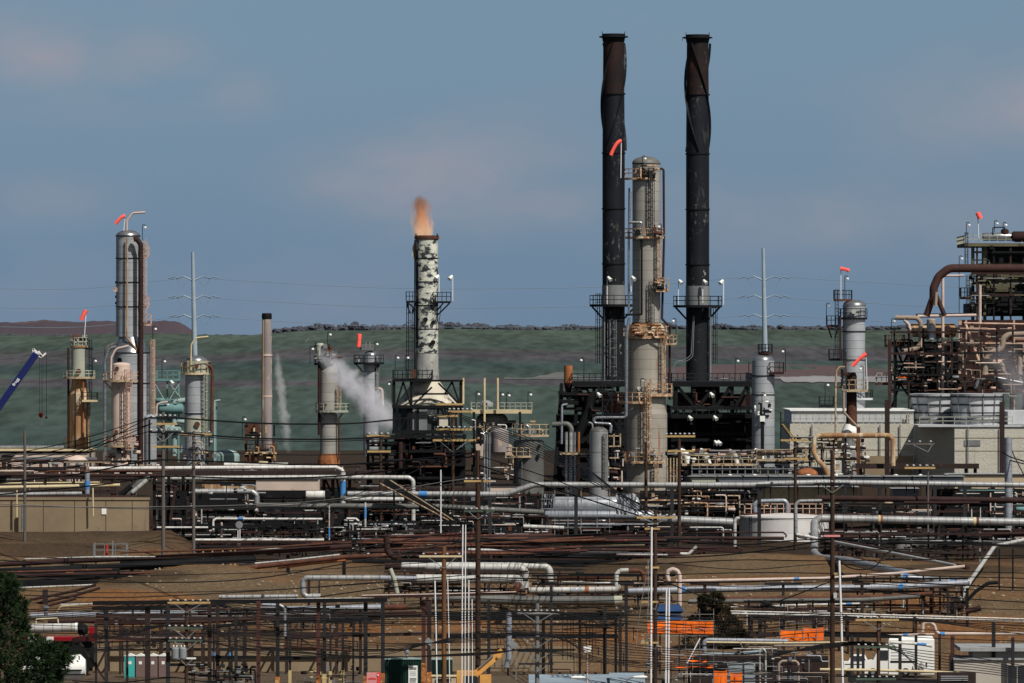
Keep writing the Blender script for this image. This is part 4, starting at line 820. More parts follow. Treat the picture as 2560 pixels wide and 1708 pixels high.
# --- grey distillation column
Y = 890; s = S(Y); t = thing('distillation_column', 'tallest grey lagged column, narrow above and wide below, with rust streaked platforms', 'column', base(1617, Y))
lathe_part(t, 'shell', 'lagging_rust', 1617, Y, [(51, 1230), (51, 1035), (47, 1020), (47, 845)], 36); lathe_part(t, 'shoulder', 'rust_wash', 1617, Y, [(47, 845), (45, 820), (36, 808)], 36, label='rust stained shoulder'); lathe_part(t, 'upper_shell', 'lagging', 1616, Y, [(35, 808), (35, 408)], 36); dome(t, 'head', 'lagging_dark', 1615, Y, 35, 408, 17)
ring(t, 'black', 1616, Y, 35, 410, 2, 'seam_ring', .8); ring(t, 'black', 1616, Y, 36, 808, 2.5, 'seam_ring', 1)
ring_platform(t, 1606, Y, 34, 45, 445, 'rust_rail', 'rust_rail', 175, 320, 22); ring_platform(t, 1612, Y, 35, 49, 592, 'rust_rail', 'rust_rail', h=20)
ring_platform(t, 1616, Y, 44, 57, 840, 'rust_rail', 'rust_rail', h=24, th=7, knee=0); box_platform(t, 1640, 1672, 722, Y-2.8, 3, 'rust_rail', 'rust_rail', 26, 8, 10); box_platform(t, 1666, 1692, 858, Y-2, 2, 'rust_rail', 'rust_rail', 20, 5, 10)
ring_platform(t, 1622, Y, 47, 60, 984, 'rust_rail', 'rust_rail', 268, 370, 24, 7); ring_platform(t, 1606, Y, 50, 62, 1003, 'rust_rail', 'rust_rail', 170, 290, 22, 6); ring_platform(t, 1612, Y, 51, 64, 1152, 'rust_rail', 'rust_rail', 200, 320, 22, 6)
ladder(t, 1628, Y-2.1, 420, 590, 16, 'lagging_dark', cw=16); ladder(t, 1647, Y-1.9, 600, 725, 13, 'rust_rail'); ladder(t, 1629, Y-2.2, 705, 808, 14, 'lagging_dark'); ladder(t, 1658, Y-2.4, 846, 980, 12, 'rust_rail'); ladder(t, 1619, Y-3.2, 950, 1150, 17, 'rust_rail', cw=18); ladder(t, 1640, Y-3.2, 1156, 1225, 12, 'rust_rail')
gline(t, 'downcomer', 'black', Y-2.2, 5.5, [(1604, 600), (1604, 786), (1563, 787)], 2); gline(t, 'riser', 'silver', Y-1.2, 6, [(1572, 790), (1572, 600), (1576, 480)]); gline(t, 'riser', 'silver', Y-2.6, 8, [(1573, 794), (1567, 840), (1566, 1040), (1560, 1044), (1492, 1044), (1484, 1048), (1486, 1058), (1524, 1060), (1528, 1066), (1526, 1082)], 5)
gline(t, 'overhead_pipe', 'rust_dark', Y-.5, 6, [(1651, 421), (1659, 424), (1660, 600), (1655, 797), (1674, 817), (1674, 1000)], 6); gline(t, 'nozzle_pipe', 'rust_dark', Y-.4, 4, [(1573, 470), (1572, 545), (1572, 590)])
gline(t, 'relief_pipe', 'silver', Y-2.4, 7, [(1573, 556), (1606, 556), (1600, 570)], 6); manhole(t, 1594, 582, Y-2.1, 8, 'black'); manhole(t, 1600, 430, Y-2.1, 8, 'rust_dark'); manhole(t, 1607, 824, Y-2.6, 9, 'rust_wash'); b = B(); b.box(P(1594, 974, Y-2.9), P(1602, 967, Y-2.6)); part(t, 'sign_plate', b, 'white_paint')
clutter(t, 1590, 1640, 412, 446, Y-2.8, Y-2.1, 14, ['black', 'rust_dark', 'rust_rail'], 41); clutter(t, 1636, 1660, 568, 590, Y-2.8, Y-2.2, 8, ['rust_mid', 'rust_rail'], 42); clutter(t, 1582, 1665, 810, 838, Y-3.2, Y-2.6, 16, ['rust_orange', 'rust_rail', 'rust_mid'], 43); clutter(t, 1572, 1640, 1120, 1150, Y-3.6, Y-3, 12, ['rust_rail', 'black', 'zinc'], 44); clutter(t, 1640, 1670, 700, 722, Y-3, Y-2.4, 8, ['rust_rail', 'black'], 45); clutter(t, 1596, 1625, 975, 1003, Y-3.4, Y-3, 6, ['rust_rail', 'black'], 46)
lamp(1606, 396, 440, Y-2.4, 'lamp on the domed head of the tallest grey column', 1); lamp(1690, 802, 855, Y-1.5, 'lamp on the small side platform of the tallest grey column', -1); lamp(1602, 952, 1000, Y-3.2, 'lamp on the mid platform of the wide grey shell', 1); lamp(1654, 566, 590, Y-2.5, 'lamp on the rusty ring platform halfway up the grey column', -1); floodlight(1578, 697, 730, Y-2, 'white floodlight beside the silver riser of the grey column', 1)
windsock('red windsock on a white pole in front of the black chimney', (1552, 356, 445), (1553, 353), (1541, 352), (1527, 388), 10, 8, Y-1.5)
# --- black heater box under the twin chimneys
Y = 915; s = S(Y); t = thing('heater_structure', 'huge soot black heater structure carrying both finned chimneys', 'structure', base(1660, Y)); Yf = Y-2
for x, yt in ((1404, 958), (1440, 958), (1485, 958), (1690, 958), (1735, 960), (1785, 960), (1830, 960), (1870, 960), (1925, 1030)):
    bars(t, 'post', 'black', Yf, 9, [(x, yt, x-(20 if x == 1404 else 0), 1240 if x < 1600 else 1165)]); bars(t, 'post', 'black', Y+22, 8, [(x, yt, x, 1170)])
box_platform(t, 1430, 1590, 955, Yf-.6, 24, 'black', 'black_rail', 21, 12, 14); box_platform(t, 1680, 1880, 955, Yf-.6, 24, 'black', 'black_rail', 21, 12, 14); box_platform(t, 1678, 1930, 1036, Yf-2.5, 26, 'black', 'black_rail', 20, 10, 16)
for q in ((1695, 968, 1740, 1020), (1742, 1020, 1778, 978), (1790, 1018, 1826, 968), (1838, 1018, 1868, 965), (1446, 968, 1474, 1030), (1500, 968, 1540, 1010), (1410, 1020, 1440, 968), (1880, 965, 1925, 1030)): bars(t, 'brace', 'black', Yf-.2, 8, [q])
for y in (1020, 1085, 1100, 1135): bars(t, 'beam', 'black', Yf-.4, 8, [(1678, y, 1925, y)])
for y in (985, 1022, 1060, 1105, 1160): bars(t, 'beam', 'black', Yf-.4, 7, [(1396 if y > 1000 else 1404, y, 1590, y)])
b = B(); b.box(P(1690, 1020, Y+2), P(1880, 985, Y+20)); part(t, 'heater_casing', b, 'rust_dark'); b = B(); b.box(P(1735, 986, Y+1), P(1790, 962, Y+18)); part(t, 'duct_breeching', b, 'black'); b = B(); b.box(P(1440, 1030, Y+3), P(1590, 985, Y+18)); part(t, 'heater_casing', b, 'black')
b = B(); b.box(P(1392, 1230, Y+1), P(1592, 1036, Y+20)); part(t, 'painted_shade_wall', b, 'black'); b = B(); b.box(P(1668, 1175, Y+3), P(1925, 1042, Y+20)); part(t, 'painted_shade_wall', b, 'black')  # dark wall panels, painted black for the shade inside the heater
clutter(t, 1396, 1590, 965, 1220, Yf-1.5, Y+.6, 85, ['black']*9+['rust_dark']*2+['zinc'], 51, (3, 8)); clutter(t, 1680, 1920, 1042, 1165, Yf-1.2, Y+2, 80, ['black']*10+['rust_dark']*2+['zinc'], 52, (2, 6)); clutter(t, 1690, 1890, 970, 1030, Yf-1, Y+1, 26, ['black', 'black', 'rust_dark', 'rust_mid'], 53, (2, 6))
b = B(); b.box(P(1404, 1012, Yf-1), P(1445, 1000, Y+4)); part(t, 'duct', b, 'black'); gline(t, 'duct', 'black', Yf-1, 24, [(1480, 980), (1470, 1030), (1440, 1100)], 20)
gline(t, 'duct_elbow', 'lagging_dark', Yf-1.4, 14, [(1380, 1062), (1420, 1060), (1428, 1072), (1428, 1140)], 14, 10); gline(t, 'riser', 'bluegrey', Yf-1.6, 6, [(1419, 1011), (1405, 1013), (1404, 1110)], 5)
b = B(); b.tube([P(1421, 958, Y), P(1421, 914, Y)], 11*S(Y), 14); part(t, 'vent_pot', b, 'rust_orange', 'rusty orange vent pot'); b = B(); b.tube([P(1421, 992, Y-.5), P(1421, 958, Y-.5)], [5*s, 12*s], 12); part(t, 'vent_cone', b, 'rust_dark')
for i, (x, y0, y1, l) in enumerate(((1460, 900, 952, 'lamp on the black heater deck beside the rusty vent pot'), (1838, 902, 955, 'lamp on the black heater deck beside the silver blue column'))): lamp(x, y0, y1, Yf, l, 1 if i else -1)
for i, (x, y) in enumerate(((1492, 988), (1774, 988), (1720, 1046), (1783, 1046), (1905, 1050), (1924, 1048), (1785, 1108), (1793, 1108))): floodlight(x, y, y+6, Yf-3, ['white floodlight in the dark bay of the heater beside the zinc scaffold', 'white floodlight hanging in the upper truss of the heater', 'white floodlight under the heater deck close to the grey column', 'white floodlight under the middle of the heater deck', 'large white floodlight under the heater deck end', 'white floodlight at the outer corner of the heater deck', 'first of two white floodlights low in the black heater wall', 'second of two white floodlights low in the black heater wall'][i], 1)
# scaffold lattice before the chimney
t = thing('scaffold_tower', 'zinc lattice scaffold with red drum inside, before the black chimney', 'scaffold', base(1535, 895))
for x in (1506, 1530, 1562): bars(t, 'standard', 'zinc', 896, 2.4, [(x, 795 if x != 1562 else 990, x, 1235)])
for y in (800, 835, 858, 888, 925, 958, 1000, 1035, 1076, 1105, 1135): bars(t, 'ledger', 'zinc', 895.8, 2, [(1504 if y > 880 else 1526, y, 1562, y)])
for q in ((1506, 860, 1560, 958), (1506, 950, 1535, 1015), (1550, 935, 1506, 1040), (1506, 1010, 1562, 1090), (1530, 830, 1506, 900), (1562, 1050, 1510, 1120), (1530, 1150, 1562, 1220)): bars(t, 'diagonal', 'zinc', 895.6, 1.8, [q])
t = thing('rust_drum', 'brick red drum hung inside the zinc scaffold lattice', 'drum', base(1530, 898, .3)); lathe_part(t, 'shell', 'rust_mid', 1530, 899, [(24, 1035), (24, 990)], 20); lathe_part(t, 'leg', 'rust_dark', 1530, 899, [(8, 1200), (8, 1036)], 8)
# --- silver column with flat scaffold on the far side of the heater
Y = 905; t = thing('process_column', 'silver blue lagged column with domed top behind the black heater deck', 'column', base(1908, Y)); lathe_part(t, 'shell', 'lagging_blue', 1908, Y, [(29, 1180), (28, 902)]); dome(t, 'head', 'silver', 1907, Y, 27, 902, 17)
for y in (940, 987): ring(t, 'black', 1908, Y, 28, y, 2.5)
ring_platform(t, 1913, Y, 6, 18, 881, 'rust_dark', 'black_rail', h=20); box_platform(t, 1925, 1960, 930, Y-2, 3, 'rust_dark', 'rust_dark', 23, 6, 14); lathe_part(t, 'top_nozzle', 'black', 1913, Y, [(8, 888), (8, 878)], 12); bars(t, 'leader', 'black', Y-2, 2, [(1872, 905, 1872, 1030)]); clutter(t, 1886, 1930, 1005, 1034, Y-3, Y-2, 10, ['black', 'white_paint', 'zinc'], 9)
lamp(1964, 878, 930, Y-1, 'lamp on the rusty box platform of the silver blue column', -1); lamp(1905, 988, 1030, Y-4, 'lamp in front of the silver blue column foot', 1)
b = B(); b.box(P(1900, 1054, 900), P(1912, 1040, 901)); t = thing('white_tank', 'small bright white cabinet under the silver blue column', 'cabinet', base(1906, 900, .2)); part(t, 'casing', b, 'white_paint'); b = B(); b.box(P(1902, 1250, 900.2), P(1910, 1054, 900.8)); part(t, 'stand', b, 'black')
# --- light grey reactor before the heater
Y = 868; t = thing('process_vessel', 'light grey smooth vessel with dark cap before the black heater', 'vessel', base(1498, Y)); lathe_part(t, 'shell', 'steel_plain', 1497, Y, [(23, 1290), (23, 1080)]); dome(t, 'head', 'lagging_dark', 1497, Y, 23, 1080, 13); ladder(t, 1512, Y-1.3, 1086, 1210, 9, 'lagging_dark')
for y in (1130, 1180): ring(t, 'zinc', 1497, Y, 23, y, 1.5, 'seam_ring', .5)
for i, (x, w, m) in enumerate(((1416, 7, 'steel_grey'), (1427, 9, 'steel_grey'), (1437, 6, 'silver'), (1447, 6, 'rust_orange'))): pipe(['outer slim grey riser', 'thick grey riser', 'silver riser', 'rusty orange riser'][i]+' of the vertical bundle before the black heater', m, 872, w, [(x, 1080), (x, 1240)])
box_platform(thing('access_platform', 'cream access platform spanning the vertical riser bundle', 'platform', base(1440, 872)), 1400, 1476, 1132, 870, 3, 'cream_rail', 'cream_rail', 0.5)
t = thing('stair_structure', 'cream stair frame between the grey vessel and the tallest column', 'structure', base(1540, 872))
for q in ((1522, 1090, 1552, 1090), (1522, 1116, 1552, 1116), (1535, 1085, 1535, 1116), (1551, 1085, 1551, 1116), (1526, 1210, 1552, 1210), (1522, 1170, 1550, 1172), (1524, 1145, 1548, 1145)): bars(t, 'member', 'cream_rail', 872, 3, [q])
clutter(t, 1518, 1560, 1085, 1225, 872, 876, 30, PAL_HOT, 61)
# --- heat exchangers with white elbows
Y = 878; t = thing('process_unit', 'cream railed deck with white lagged elbows before the black heater', 'process unit', base(1800, Y))
for i, x in enumerate((1708, 1757, 1830, 1893)):
    gline(t, 'duct', 'rust_dark' if i else 'lagging_dark', Y+3, 22, [(x-34, 1136), (x-4, 1132)], 8, 12); gline(t, 'white_elbow', 'white_paint' if i < 2 or i == 3 else 'pipe_white', Y+2, 17 if i != 2 else 12, [(x-8, 1128), (x+6, 1133), (x+14, 1162)], 16, 12)
box_platform(t, 1705, 1892, 1160, Y-2, 6, 'cream_rail', 'cream_rail', 22, 5, 20); box_platform(t, 1892, 2018, 1148, Y-1, 5, 'cream_rail', 'cream_rail', 24, 5, 20)
for x in (1668, 1676, 1684, 1692): gline(t, 'riser', 'cream_rail', Y-3, 4, [(x, 1145), (x, 1215)])
clutter(t, 1668, 2010, 1125, 1160, Y-2.2, Y+3, 55, PAL_HOT, 71); clutter(t, 1668, 2040, 1165, 1200, Y-3, Y+1, 70, ['black']*3+['zinc']*3+['cream_rail']*2+['rust_mid', 'pipe_white', 'hopper_blue'], 72, (1.5, 4))
for y in (1172, 1186): bars(t, 'handrail', 'zinc', Y-3.4, 2.4, [(1728, y, 2000, y)])
for x in range(1730, 2000, 19): bars(t, 'rail_post', 'zinc', Y-3.3, 2.2, [(x, 1166, x, 1196)])
b = B(); b.box(P(1700, 1215, Y-1), P(2060, 1168, Y+6)); part(t, 'painted_shade_wall', b, 'black')  # black box paints the shade behind the deck piping
# orange drum and curly rust pipe at the end
drum = thing('process_drum', 'orange tan drum beneath the curling rusty pipe', 'drum', base(2015, 872)); lathe_part(drum, 'shell', 'rust_orange', 2018, 872, [(27, 1215), (27, 1186)], 20); dome(drum, 'head', 'rust_orange', 2018, 872, 27, 1186, 16)
pipe('thick rusty pipe curling down beside the orange drum, blotched white', 'rust_wash', 866, 13, [(2232, 1165), (2232, 1098), (2222, 1089), (2045, 1089), (2036, 1098), (2034, 1130), (2044, 1150), (2062, 1168), (2070, 1190)], 16)
# row of low grey machines
t = None
for i, (x0, x1) in enumerate(((1730, 1785), (1798, 1852), (1858, 1914), (1922, 1976), (1990, 2050), (2060, 2120), (2130, 2200), (2210, 2270), (2282, 2320), (2330, 2400))):
    t = thing('fin_fan_cooler', f'{ORDS[i]} low grey cooler bay in the row above the long grey pipe', 'cooler', base((x0+x1)/2, 852), 'fin fan cooler bays'); b = B(); b.box(P(x0, 1206, 850), P(x1, 1192, 857)); part(t, 'bay', b, 'bluegrey' if i != 0 else 'sage_vessel')
    b = B(); b.box(P(x0-2, 1192, 849.7), P(x1+4, 1188, 857)); part(t, 'top_plate', b, 'steel_plain')
    for x in (x0+4, x1-4): bars(t, 'leg', 'black', 851, 3, [(x, 1205, x, 1262)])
    b = B(); c = P((x0+x1)/2, 1188, 853); blob(b, c, 6*S(852), 2.4*S(852), random.Random(i), 8); part(t, 'fan_cowl', b, 'white_paint' if i % 3 else 'zinc')
# ================================================================ towers and cooling cells at the end of the plant
Y = 985; s = S(Y); t = thing('process_column', 'silver column with domed head, dark platforms and red windsock above', 'column', base(2135, Y))
lathe_part(t, 'shell', 'lagging_blue', 2135, Y, [(28, 1150), (28, 768)]); lathe_part(t, 'neck', 'lagging_blue', 2135, Y, [(28, 768), (29, 764)]); dome(t, 'head', 'silver', 2136, Y, 29, 764, 15)
ring(t, 'black', 2135, Y, 28, 829, 2.5); ring(t, 'black', 2135, Y, 28, 900, 2); ring_platform(t, 2132, Y, 28, 36, 794, 'black', 'black_rail', h=22); box_platform(t, 2068, 2098, 812, Y-1.5, 3, 'rust_dark', 'black_rail', 22, 6, 10, knee=True)
box_platform(t, 2086, 2130, 748, Y-1, 2.5, 'rust_mid', 'black_rail', 22, 5, 8); box_platform(t, 2074, 2105, 896, Y-1.5, 3, 'black', 'black_rail', 22, 6, 10); ladder(t, 2092, Y-2, 725, 890, 10, 'black_rail'); ladder(t, 2112, Y-2.2, 880, 980, 8, 'black_rail')
ring_platform(t, 2150, Y, 18, 32, 995, 'fan_grey', 'black_rail', h=20); box_platform(t, 2050, 2085, 1012, Y-1.5, 3, 'black', 'black_rail', 20, 6, 10); gline(t, 'riser', 'rust_dark', Y-2, 5, [(2101, 790), (2101, 900)]); manhole(t, 2134, 779, Y-1.8, 6, 'sage_vessel')
lamp(2066, 764, 810, Y-1, 'lamp over the outer side platform of the windsock column', 1); lamp(2112, 696, 748, Y-1, 'lamp under the red windsock on the silver column head', 1); lamp(2063, 962, 1012, Y-1, 'lamp on the lowest dark platform of the windsock column', 1)
windsock('red windsock blown flat above the silver domed column', (2102, 674, 748), (2102, 672), (2112, 672), (2122, 677), 11, 4, Y-1)
# rusty chimney and its conical vessel
Y = 940; t = thing('rust_chimney', 'dark rust chimney with torn top rising from a white cone vessel', 'chimney', base(2128, Y)); lathe_part(t, 'shaft', 'rust_dark', 2129, Y, [(13, 1005), (13, 940), (10, 932), (8, 931)], 16); lathe_part(t, 'lower_shaft', 'rust_mid', 2129, Y, [(14, 1064), (13, 1005)], 16)
lathe_part(t, 'cone', 'white_paint', 2124, Y, [(21, 1090), (20, 1078), (13, 1060)], 20); lathe_part(t, 'vessel', 'steel_plain', 2125, Y, [(21, 1190), (21, 1090)], 20); box_platform(t, 2107, 2170, 974, Y-2, 3.5, 'cream_rail', 'cream_rail', 24, 6, 14)
gline(t, 'vent_pipe', 'cream_rail', Y-2.5, 5, [(2089, 1120), (2089, 965), (2091, 928), (2098, 918), (2112, 918)], 7); gline(t, 'drain_pipe', 'pipe_tan', Y-2, 6, [(2109, 980), (2109, 1030), (2130, 1053), (2146, 1070), (2148, 1090)], 10); clutter(t, 2090, 2120, 905, 970, Y-2.5, Y-2, 10, ['cream_rail', 'black', 'rust_mid', 'zinc'], 81); clutter(t, 2085, 2160, 1110, 1180, Y-3, Y-2, 26, ['cream_rail', 'black', 'zinc', 'pipe_white'], 82)
lamp(2158, 921, 974, Y-2, 'lamp on the cream platform beside the torn rust chimney', -1); windsock('red windsock over the cream platform of the rust chimney', (2168, 892, 974), (2165, 885), (2150, 895), (2131, 915), 11, 5, Y-2)
# --- cooling tower block
Y = 960; s = S(Y); t = thing('cooling_tower', 'long cream cooling tower block with pale flat top and hooped fan cells', 'building', base(2250, Y)); M('cooling_shade', (.30, .30, .29), rough=.9)
def slab(nm, x0, y0, x1, y1, Y0, Y1, m): b = B(); b.box(P(x0, y1, Y0), P(x1, y0, Y1)); b2 = b; z = [P(x0, y, Y0).z for y in (y0, y1)]; v = b.v; return part(t, nm, b, m)
X0, X1 = P(1980, 0, Y).x, P(2286, 0, Y).x
def wallbox(nm, x0, x1, ya, yb, Ya, Yb, m):   # rows measured at depth Y
    b = B(); b.box((P(x0, 0, Y).x, Ya, P(0, yb, Y).z), (P(x1, 0, Y).x, Yb, P(0, ya, Y).z)); return part(t, nm, b, m)
wallbox('wall', 1975, 2285, 1060, 1260, Y, Y+30, 'cooling_wall'); wallbox('parapet', 1980, 2285, 1028, 1060, Y+1.2, Y+28, 'fan_grey'); wallbox('coping', 1976, 2287, 1025, 1028, Y+.9, Y+28.3, 'white_paint')
b = B(); x = P(2286, 0, Y).x; b.add([(x, Y-.01, P(0, 1260, Y).z), (x, Y-.01, P(0, 1064, Y).z), (P(2376, 0, Y).x, Y-9, P(0, 1064, Y).z), (P(2376, 0, Y).x, Y-9, P(0, 1260, Y).z), (P(2380, 0, Y).x, Y+20, P(0, 1064, Y).z), (P(2380, 0, Y).x, Y+20, P(0, 1260, Y).z)], [(0, 1, 2, 3), (1, 4, 2), (2, 4, 5, 3)]); part(t, 'return_wall', b, 'cooling_wall')
b = B(); b.box((P(2376, 0, Y).x, Y-9, P(0, 1260, Y).z), (P(2720, 0, Y).x, Y+20, P(0, 1066, Y).z)); part(t, 'wall', b, 'cooling_wall')
wallbox('coping', 2286, 2720, 1061, 1065.5, Y-9.2, Y+20.2, 'fan_grey'); wallbox('stone_plinth', 2162, 2282, 1140, 1260, Y-.5, Y-.02, 'concrete')
wallbox('parapet', 2512, 2720, 1028, 1060, Y-6, Y+18, 'fan_grey')
for cx, hw0, hw1, Yc, seed in ((2336, 62, 50, Y+6, 1), (2441, 66, 58, Y-1, 2)):
    lathe_part(t, 'fan_cell', 'fan_grey', cx, Yc, [(hw1, 1062), (hw0-4, 1000), (hw0, 984), (hw0-3, 984), (hw0-8, 1000)], 40)
    for y, hw in ((992, hw0+.5), (1012, hw0-4.5), (1032, hw1+8), (1050, hw1+4)): lathe_part(t, 'hoop', 'black', cx, Yc, [(hw-1.5, y+1.6), (hw+1.4, y+1.6), (hw+1.4, y-1.6), (hw-1.5, y-1.6)], 40)
    for a in range(12):
        g = 2*PI*a/12+.2; b = B(); c = P(cx, 0, Yc); sc = S(Yc); d = V((math.cos(g), math.sin(g), 0)); b.bar(V((c.x, Yc, P(0, 1062, Yc).z))+d*(hw1+1)*sc, V((c.x, Yc, P(0, 986, Yc).z))+d*(hw0+1)*sc, 2*sc); part(t, 'stave', b, 'zinc')
def railing(par, x0, x1, y, Yr, m='sage_vessel', h=22, ev=16): b = B(); z = P(0, y, Y).z; rail_run(b, [(P(x0, 0, Y).x, Yr, z), (P(x1, 0, Y).x, Yr, z)], h*s, ev*s, 1.8*s); part(par, 'railing', b, m)
railing(t, 1985, 2284, 1059, Y+.4); railing(t, 2290, 2520, 1061, Y-8.8, h=20, ev=30)
for x in (2266, 2272): bars(t, 'yellow_ladder', 'arm_yellow', Y+.6, 2.5, [(x, 1034, x, 1058)])
for x in (2030, 2200, 2250): b = B(); b.tube([P(x, 1062, Y-.3), P(x, 1230, Y-.3)], 1.5*s, 6); part(t, 'downpipe', b, 'zinc')
for x in (2420, 2500): b = B(); b.tube([P(x, 1068, Y-9.3), P(x, 1230, Y-9.3)], 1.5*s, 6); part(t, 'downpipe', b, 'zinc')
for y in (1092, 1124): wallbox('panel_joint', 1975, 2284, y, y+1.4, Y-.05, Y-.004, 'concrete'); wallbox('panel_joint', 2377, 2720, y, y+1.4, Y-9.05, Y-9.004, 'concrete')
for x0, x1 in ((2110, 2136), (2400, 2440)): b = B(); b.box((P(x0, 0, Y).x, Y-(.12 if x0 < 2300 else 9.12), P(0, 1112, Y).z), (P(x1, 0, Y).x, Y-(.01 if x0 < 2300 else 9.01), P(0, 1098, Y).z)); part(t, 'vent_louvre', b, 'zinc')
t = thing('stairway', 'yellow black striped stairway climbing to the cooling tower', 'stair', base(1972, 940))
for i in range(12): b = B(); b.box(P(1952+i*2.6, 1062+i*3.4, 938), P(1959+i*2.6, 1060+i*3.4, 940)); part(t, 'tread', b, 'arm_yellow')
bars(t, 'stringer', 'black', 938, 3, [(1950, 1058, 1984, 1104)]); bars(t, 'stringer', 'black', 940, 3, [(1956, 1056, 1990, 1102)]); bars(t, 'landing_post', 'black', 939, 3, [(1952, 1030, 1952, 1160)])
# tall dark square posts before the wall, rusty loop pipe
for x, y0, l in ((2218, 1000, 'tall dark brown steel post in front of the cooling tower wall'), (2505, 1005, 'tall dark brown steel post where the hooped fan cell ends')):
    support(l, x, y0, 925, 12, 'beam_brown', 0, name='steel_post')
support('rusty brown post standing before the white cone vessel', 2146, 1068, 922, 9, 'rust_mid', 0, name='steel_post')
support('dark lattice post rising to the coking unit frame', 2224, 850, 975, 8, 'rust_dark', 0, name='steel_post')
# --- coking unit frame
Y = 1030; s = S(Y); t = thing('coking_unit', 'towering coking unit of black frames, olive walls and pale decks', 'process unit', base(2440, Y))
for x, y0 in ((2432, 612), (2462, 615), (2505, 770), (2560, 612), (2620, 612)): bars(t, 'post', 'olive_wall' if x < 2470 else 'black', Y, 8 if x > 2440 else 6, [(x, y0, x, 1180)]); bars(t, 'post', 'black', Y+14, 8, [(x, y0, x, 1180)])
box_platform(t, 2412, 2760, 608, Y-1.5, 18, 'olive_wall', 'sage_vessel', 19, 8, 20)
b = B(); b.box(P(2470, 660, Y+1), P(2760, 618, Y+15)); part(t, 'black_casing', b, 'black'); b = B(); b.box(P(2458, 762, Y+.6), P(2760, 660, Y+15)); part(t, 'olive_wall', b, 'olive_wall'); b = B(); b.box(P(2424, 790, Y+.4), P(2760, 760, Y+15)); part(t, 'dark_wall', b, 'black')  # black tower body; the dark of its interior painted in as fill
for y in (684, 712, 738): bars(t, 'girt', 'olive_wall', Y-.2, 5, [(2450, y, 2640, y)])
b = B(); b.add([P(2620, 640, Y-1.2), P(2470, 782, Y-1.2), P(2640, 782, Y-1.2)], [(0, 1, 2)]); b.add([P(2620, 640, Y-.9), P(2470, 782, Y-.9), P(2640, 782, Y-.9)], [(2, 1, 0)]); part(t, 'painted_diagonal_shadow', b, 'black')  # diagonal cast shadow on the olive wall, built as a black triangle
drum_h(t, 'reflux_drum', 'silver', 2455, 2532, 592, Y-.5, 20); lathe_part(t, 'dark_pot', 'rust_dark', 2512, Y-.5, [(10, 586), (10, 576), (5, 572)], 14); drum_h(t, 'black_drum', 'rust_dark', 2528, 2640, 592, Y-1, 27)
gline(t, 'pipe_frame', 'black', Y-1, 3, [(2482, 600), (2482, 569), (2512, 568), (2512, 576)], 4); ladder(t, 2416, Y-1.4, 582, 665, 9, 'black_rail', step=12)
box_platform(t, 2403, 2428, 742, Y-2, 3, 'rust_mid', 'black_rail', 22, 6, 8); clutter(t, 2424, 2452, 690, 775, Y-2, Y-.5, 22, ['rust_mid', 'rust_rail', 'black', 'sage_vessel'], 91)
ladder(t, 2420, Y-1.5, 690, 790, 10, 'black_rail', step=12); clutter(t, 2465, 2560, 690, 760, Y-1, Y-.4, 16, ['rust_mid', 'black', 'olive_wall', 'rust_orange'], 92)
# lower pale pipe deck
Yd = 1015
for x in (2238, 2400, 2415, 2448, 2535): bars(t, 'post', 'pink_rail' if x > 2300 else 'black', Yd, 8 if x in (2238, 2400) else 4.5, [(x, 800 if x > 2300 else 850, x, 1180)])
for x, y0 in ((2357, 684), (2450, 712)): gline(t, 'pale_post', 'pipe_pink', Yd-2, 8, [(x, y0), (x, 1000)])
gline(t, 'pale_beam', 'pipe_pink', Yd-1.8, 6, [(2361, 690), (2410, 689)]); gline(t, 'pale_beam', 'pipe_pink', Yd-1.5, 8, [(2294, 791), (2450, 788)]); gline(t, 'pale_beam', 'pink_rail', Yd-2.3, 5, [(2410, 808), (2640, 812)]); gline(t, 'pale_beam', 'black', Yd-.5, 9, [(2290, 789), (2420, 787)])
gline(t, 'raking_brace', 'pink_rail', Yd-2.4, 8, [(2414, 812), (2462, 945)]); gline(t, 'raking_brace', 'pink_rail', Yd-2.4, 4, [(2436, 845), (2478, 880)]); gline(t, 'raking_brace', 'pipe_tan', Yd-2.2, 5, [(2396, 890), (2440, 848)])
gline(t, 'pale_pipe', 'pipe_tan', Yd-3, 12, [(2238, 794), (2292, 795), (2302, 806), (2302, 858), (2292, 872), (2260, 878)], 12, 10); gline(t, 'pale_pipe', 'pipe_pink', Yd-3, 9, [(2260, 800), (2272, 812), (2278, 845)], 8)
for i, q in enumerate(((2560, 832, 2520, 838, 2508, 850, 2506, 872, 2478, 882, 2464, 892, 2462, 915),)):
    gline(t, 'transfer_pipe', 'pipe_tan', Yd-4, 15, [(2640, 830), (2522, 836), (2508, 846), (2505, 872), (2482, 880), (2466, 892), (2462, 930)], 16, 12)
gline(t, 'transfer_pipe', 'pipe_tan', Yd-4.5, 12, [(2455, 900), (2490, 904), (2506, 912), (2509, 935)], 14, 12); gline(t, 'transfer_pipe', 'pipe_tan', Yd-5, 13, [(2520, 882), (2545, 886), (2550, 900), (2548, 940)], 14, 12)
for x in (2462, 2509, 2548): b = B(); b.tube([P(x, 958, Yd-4), P(x, 930, Yd-4)], [11*s, 9*s], 12); part(t, 'valve_body', b, 'pipe_tan')
b = B(); b.tube([P(2328, 850, Yd-3), P(2328, 812, Yd-3)], 11*s, 14); part(t, 'silver_pot', b, 'bluegrey'); lathe_part(t, 'hood', 'pipe_tan', 2328, Yd-3, [(11, 812), (11, 800), (9, 797)], 14); drum_h(t, 'lying_drum', 'rust_wash', 2272, 2392, 826, Yd+1, 34); b = B(); b.tube([P(2368, 826, Yd-2), P(2368, 826, Yd)], 12*s, 12); part(t, 'drum_mouth', b, 'rust_dark')
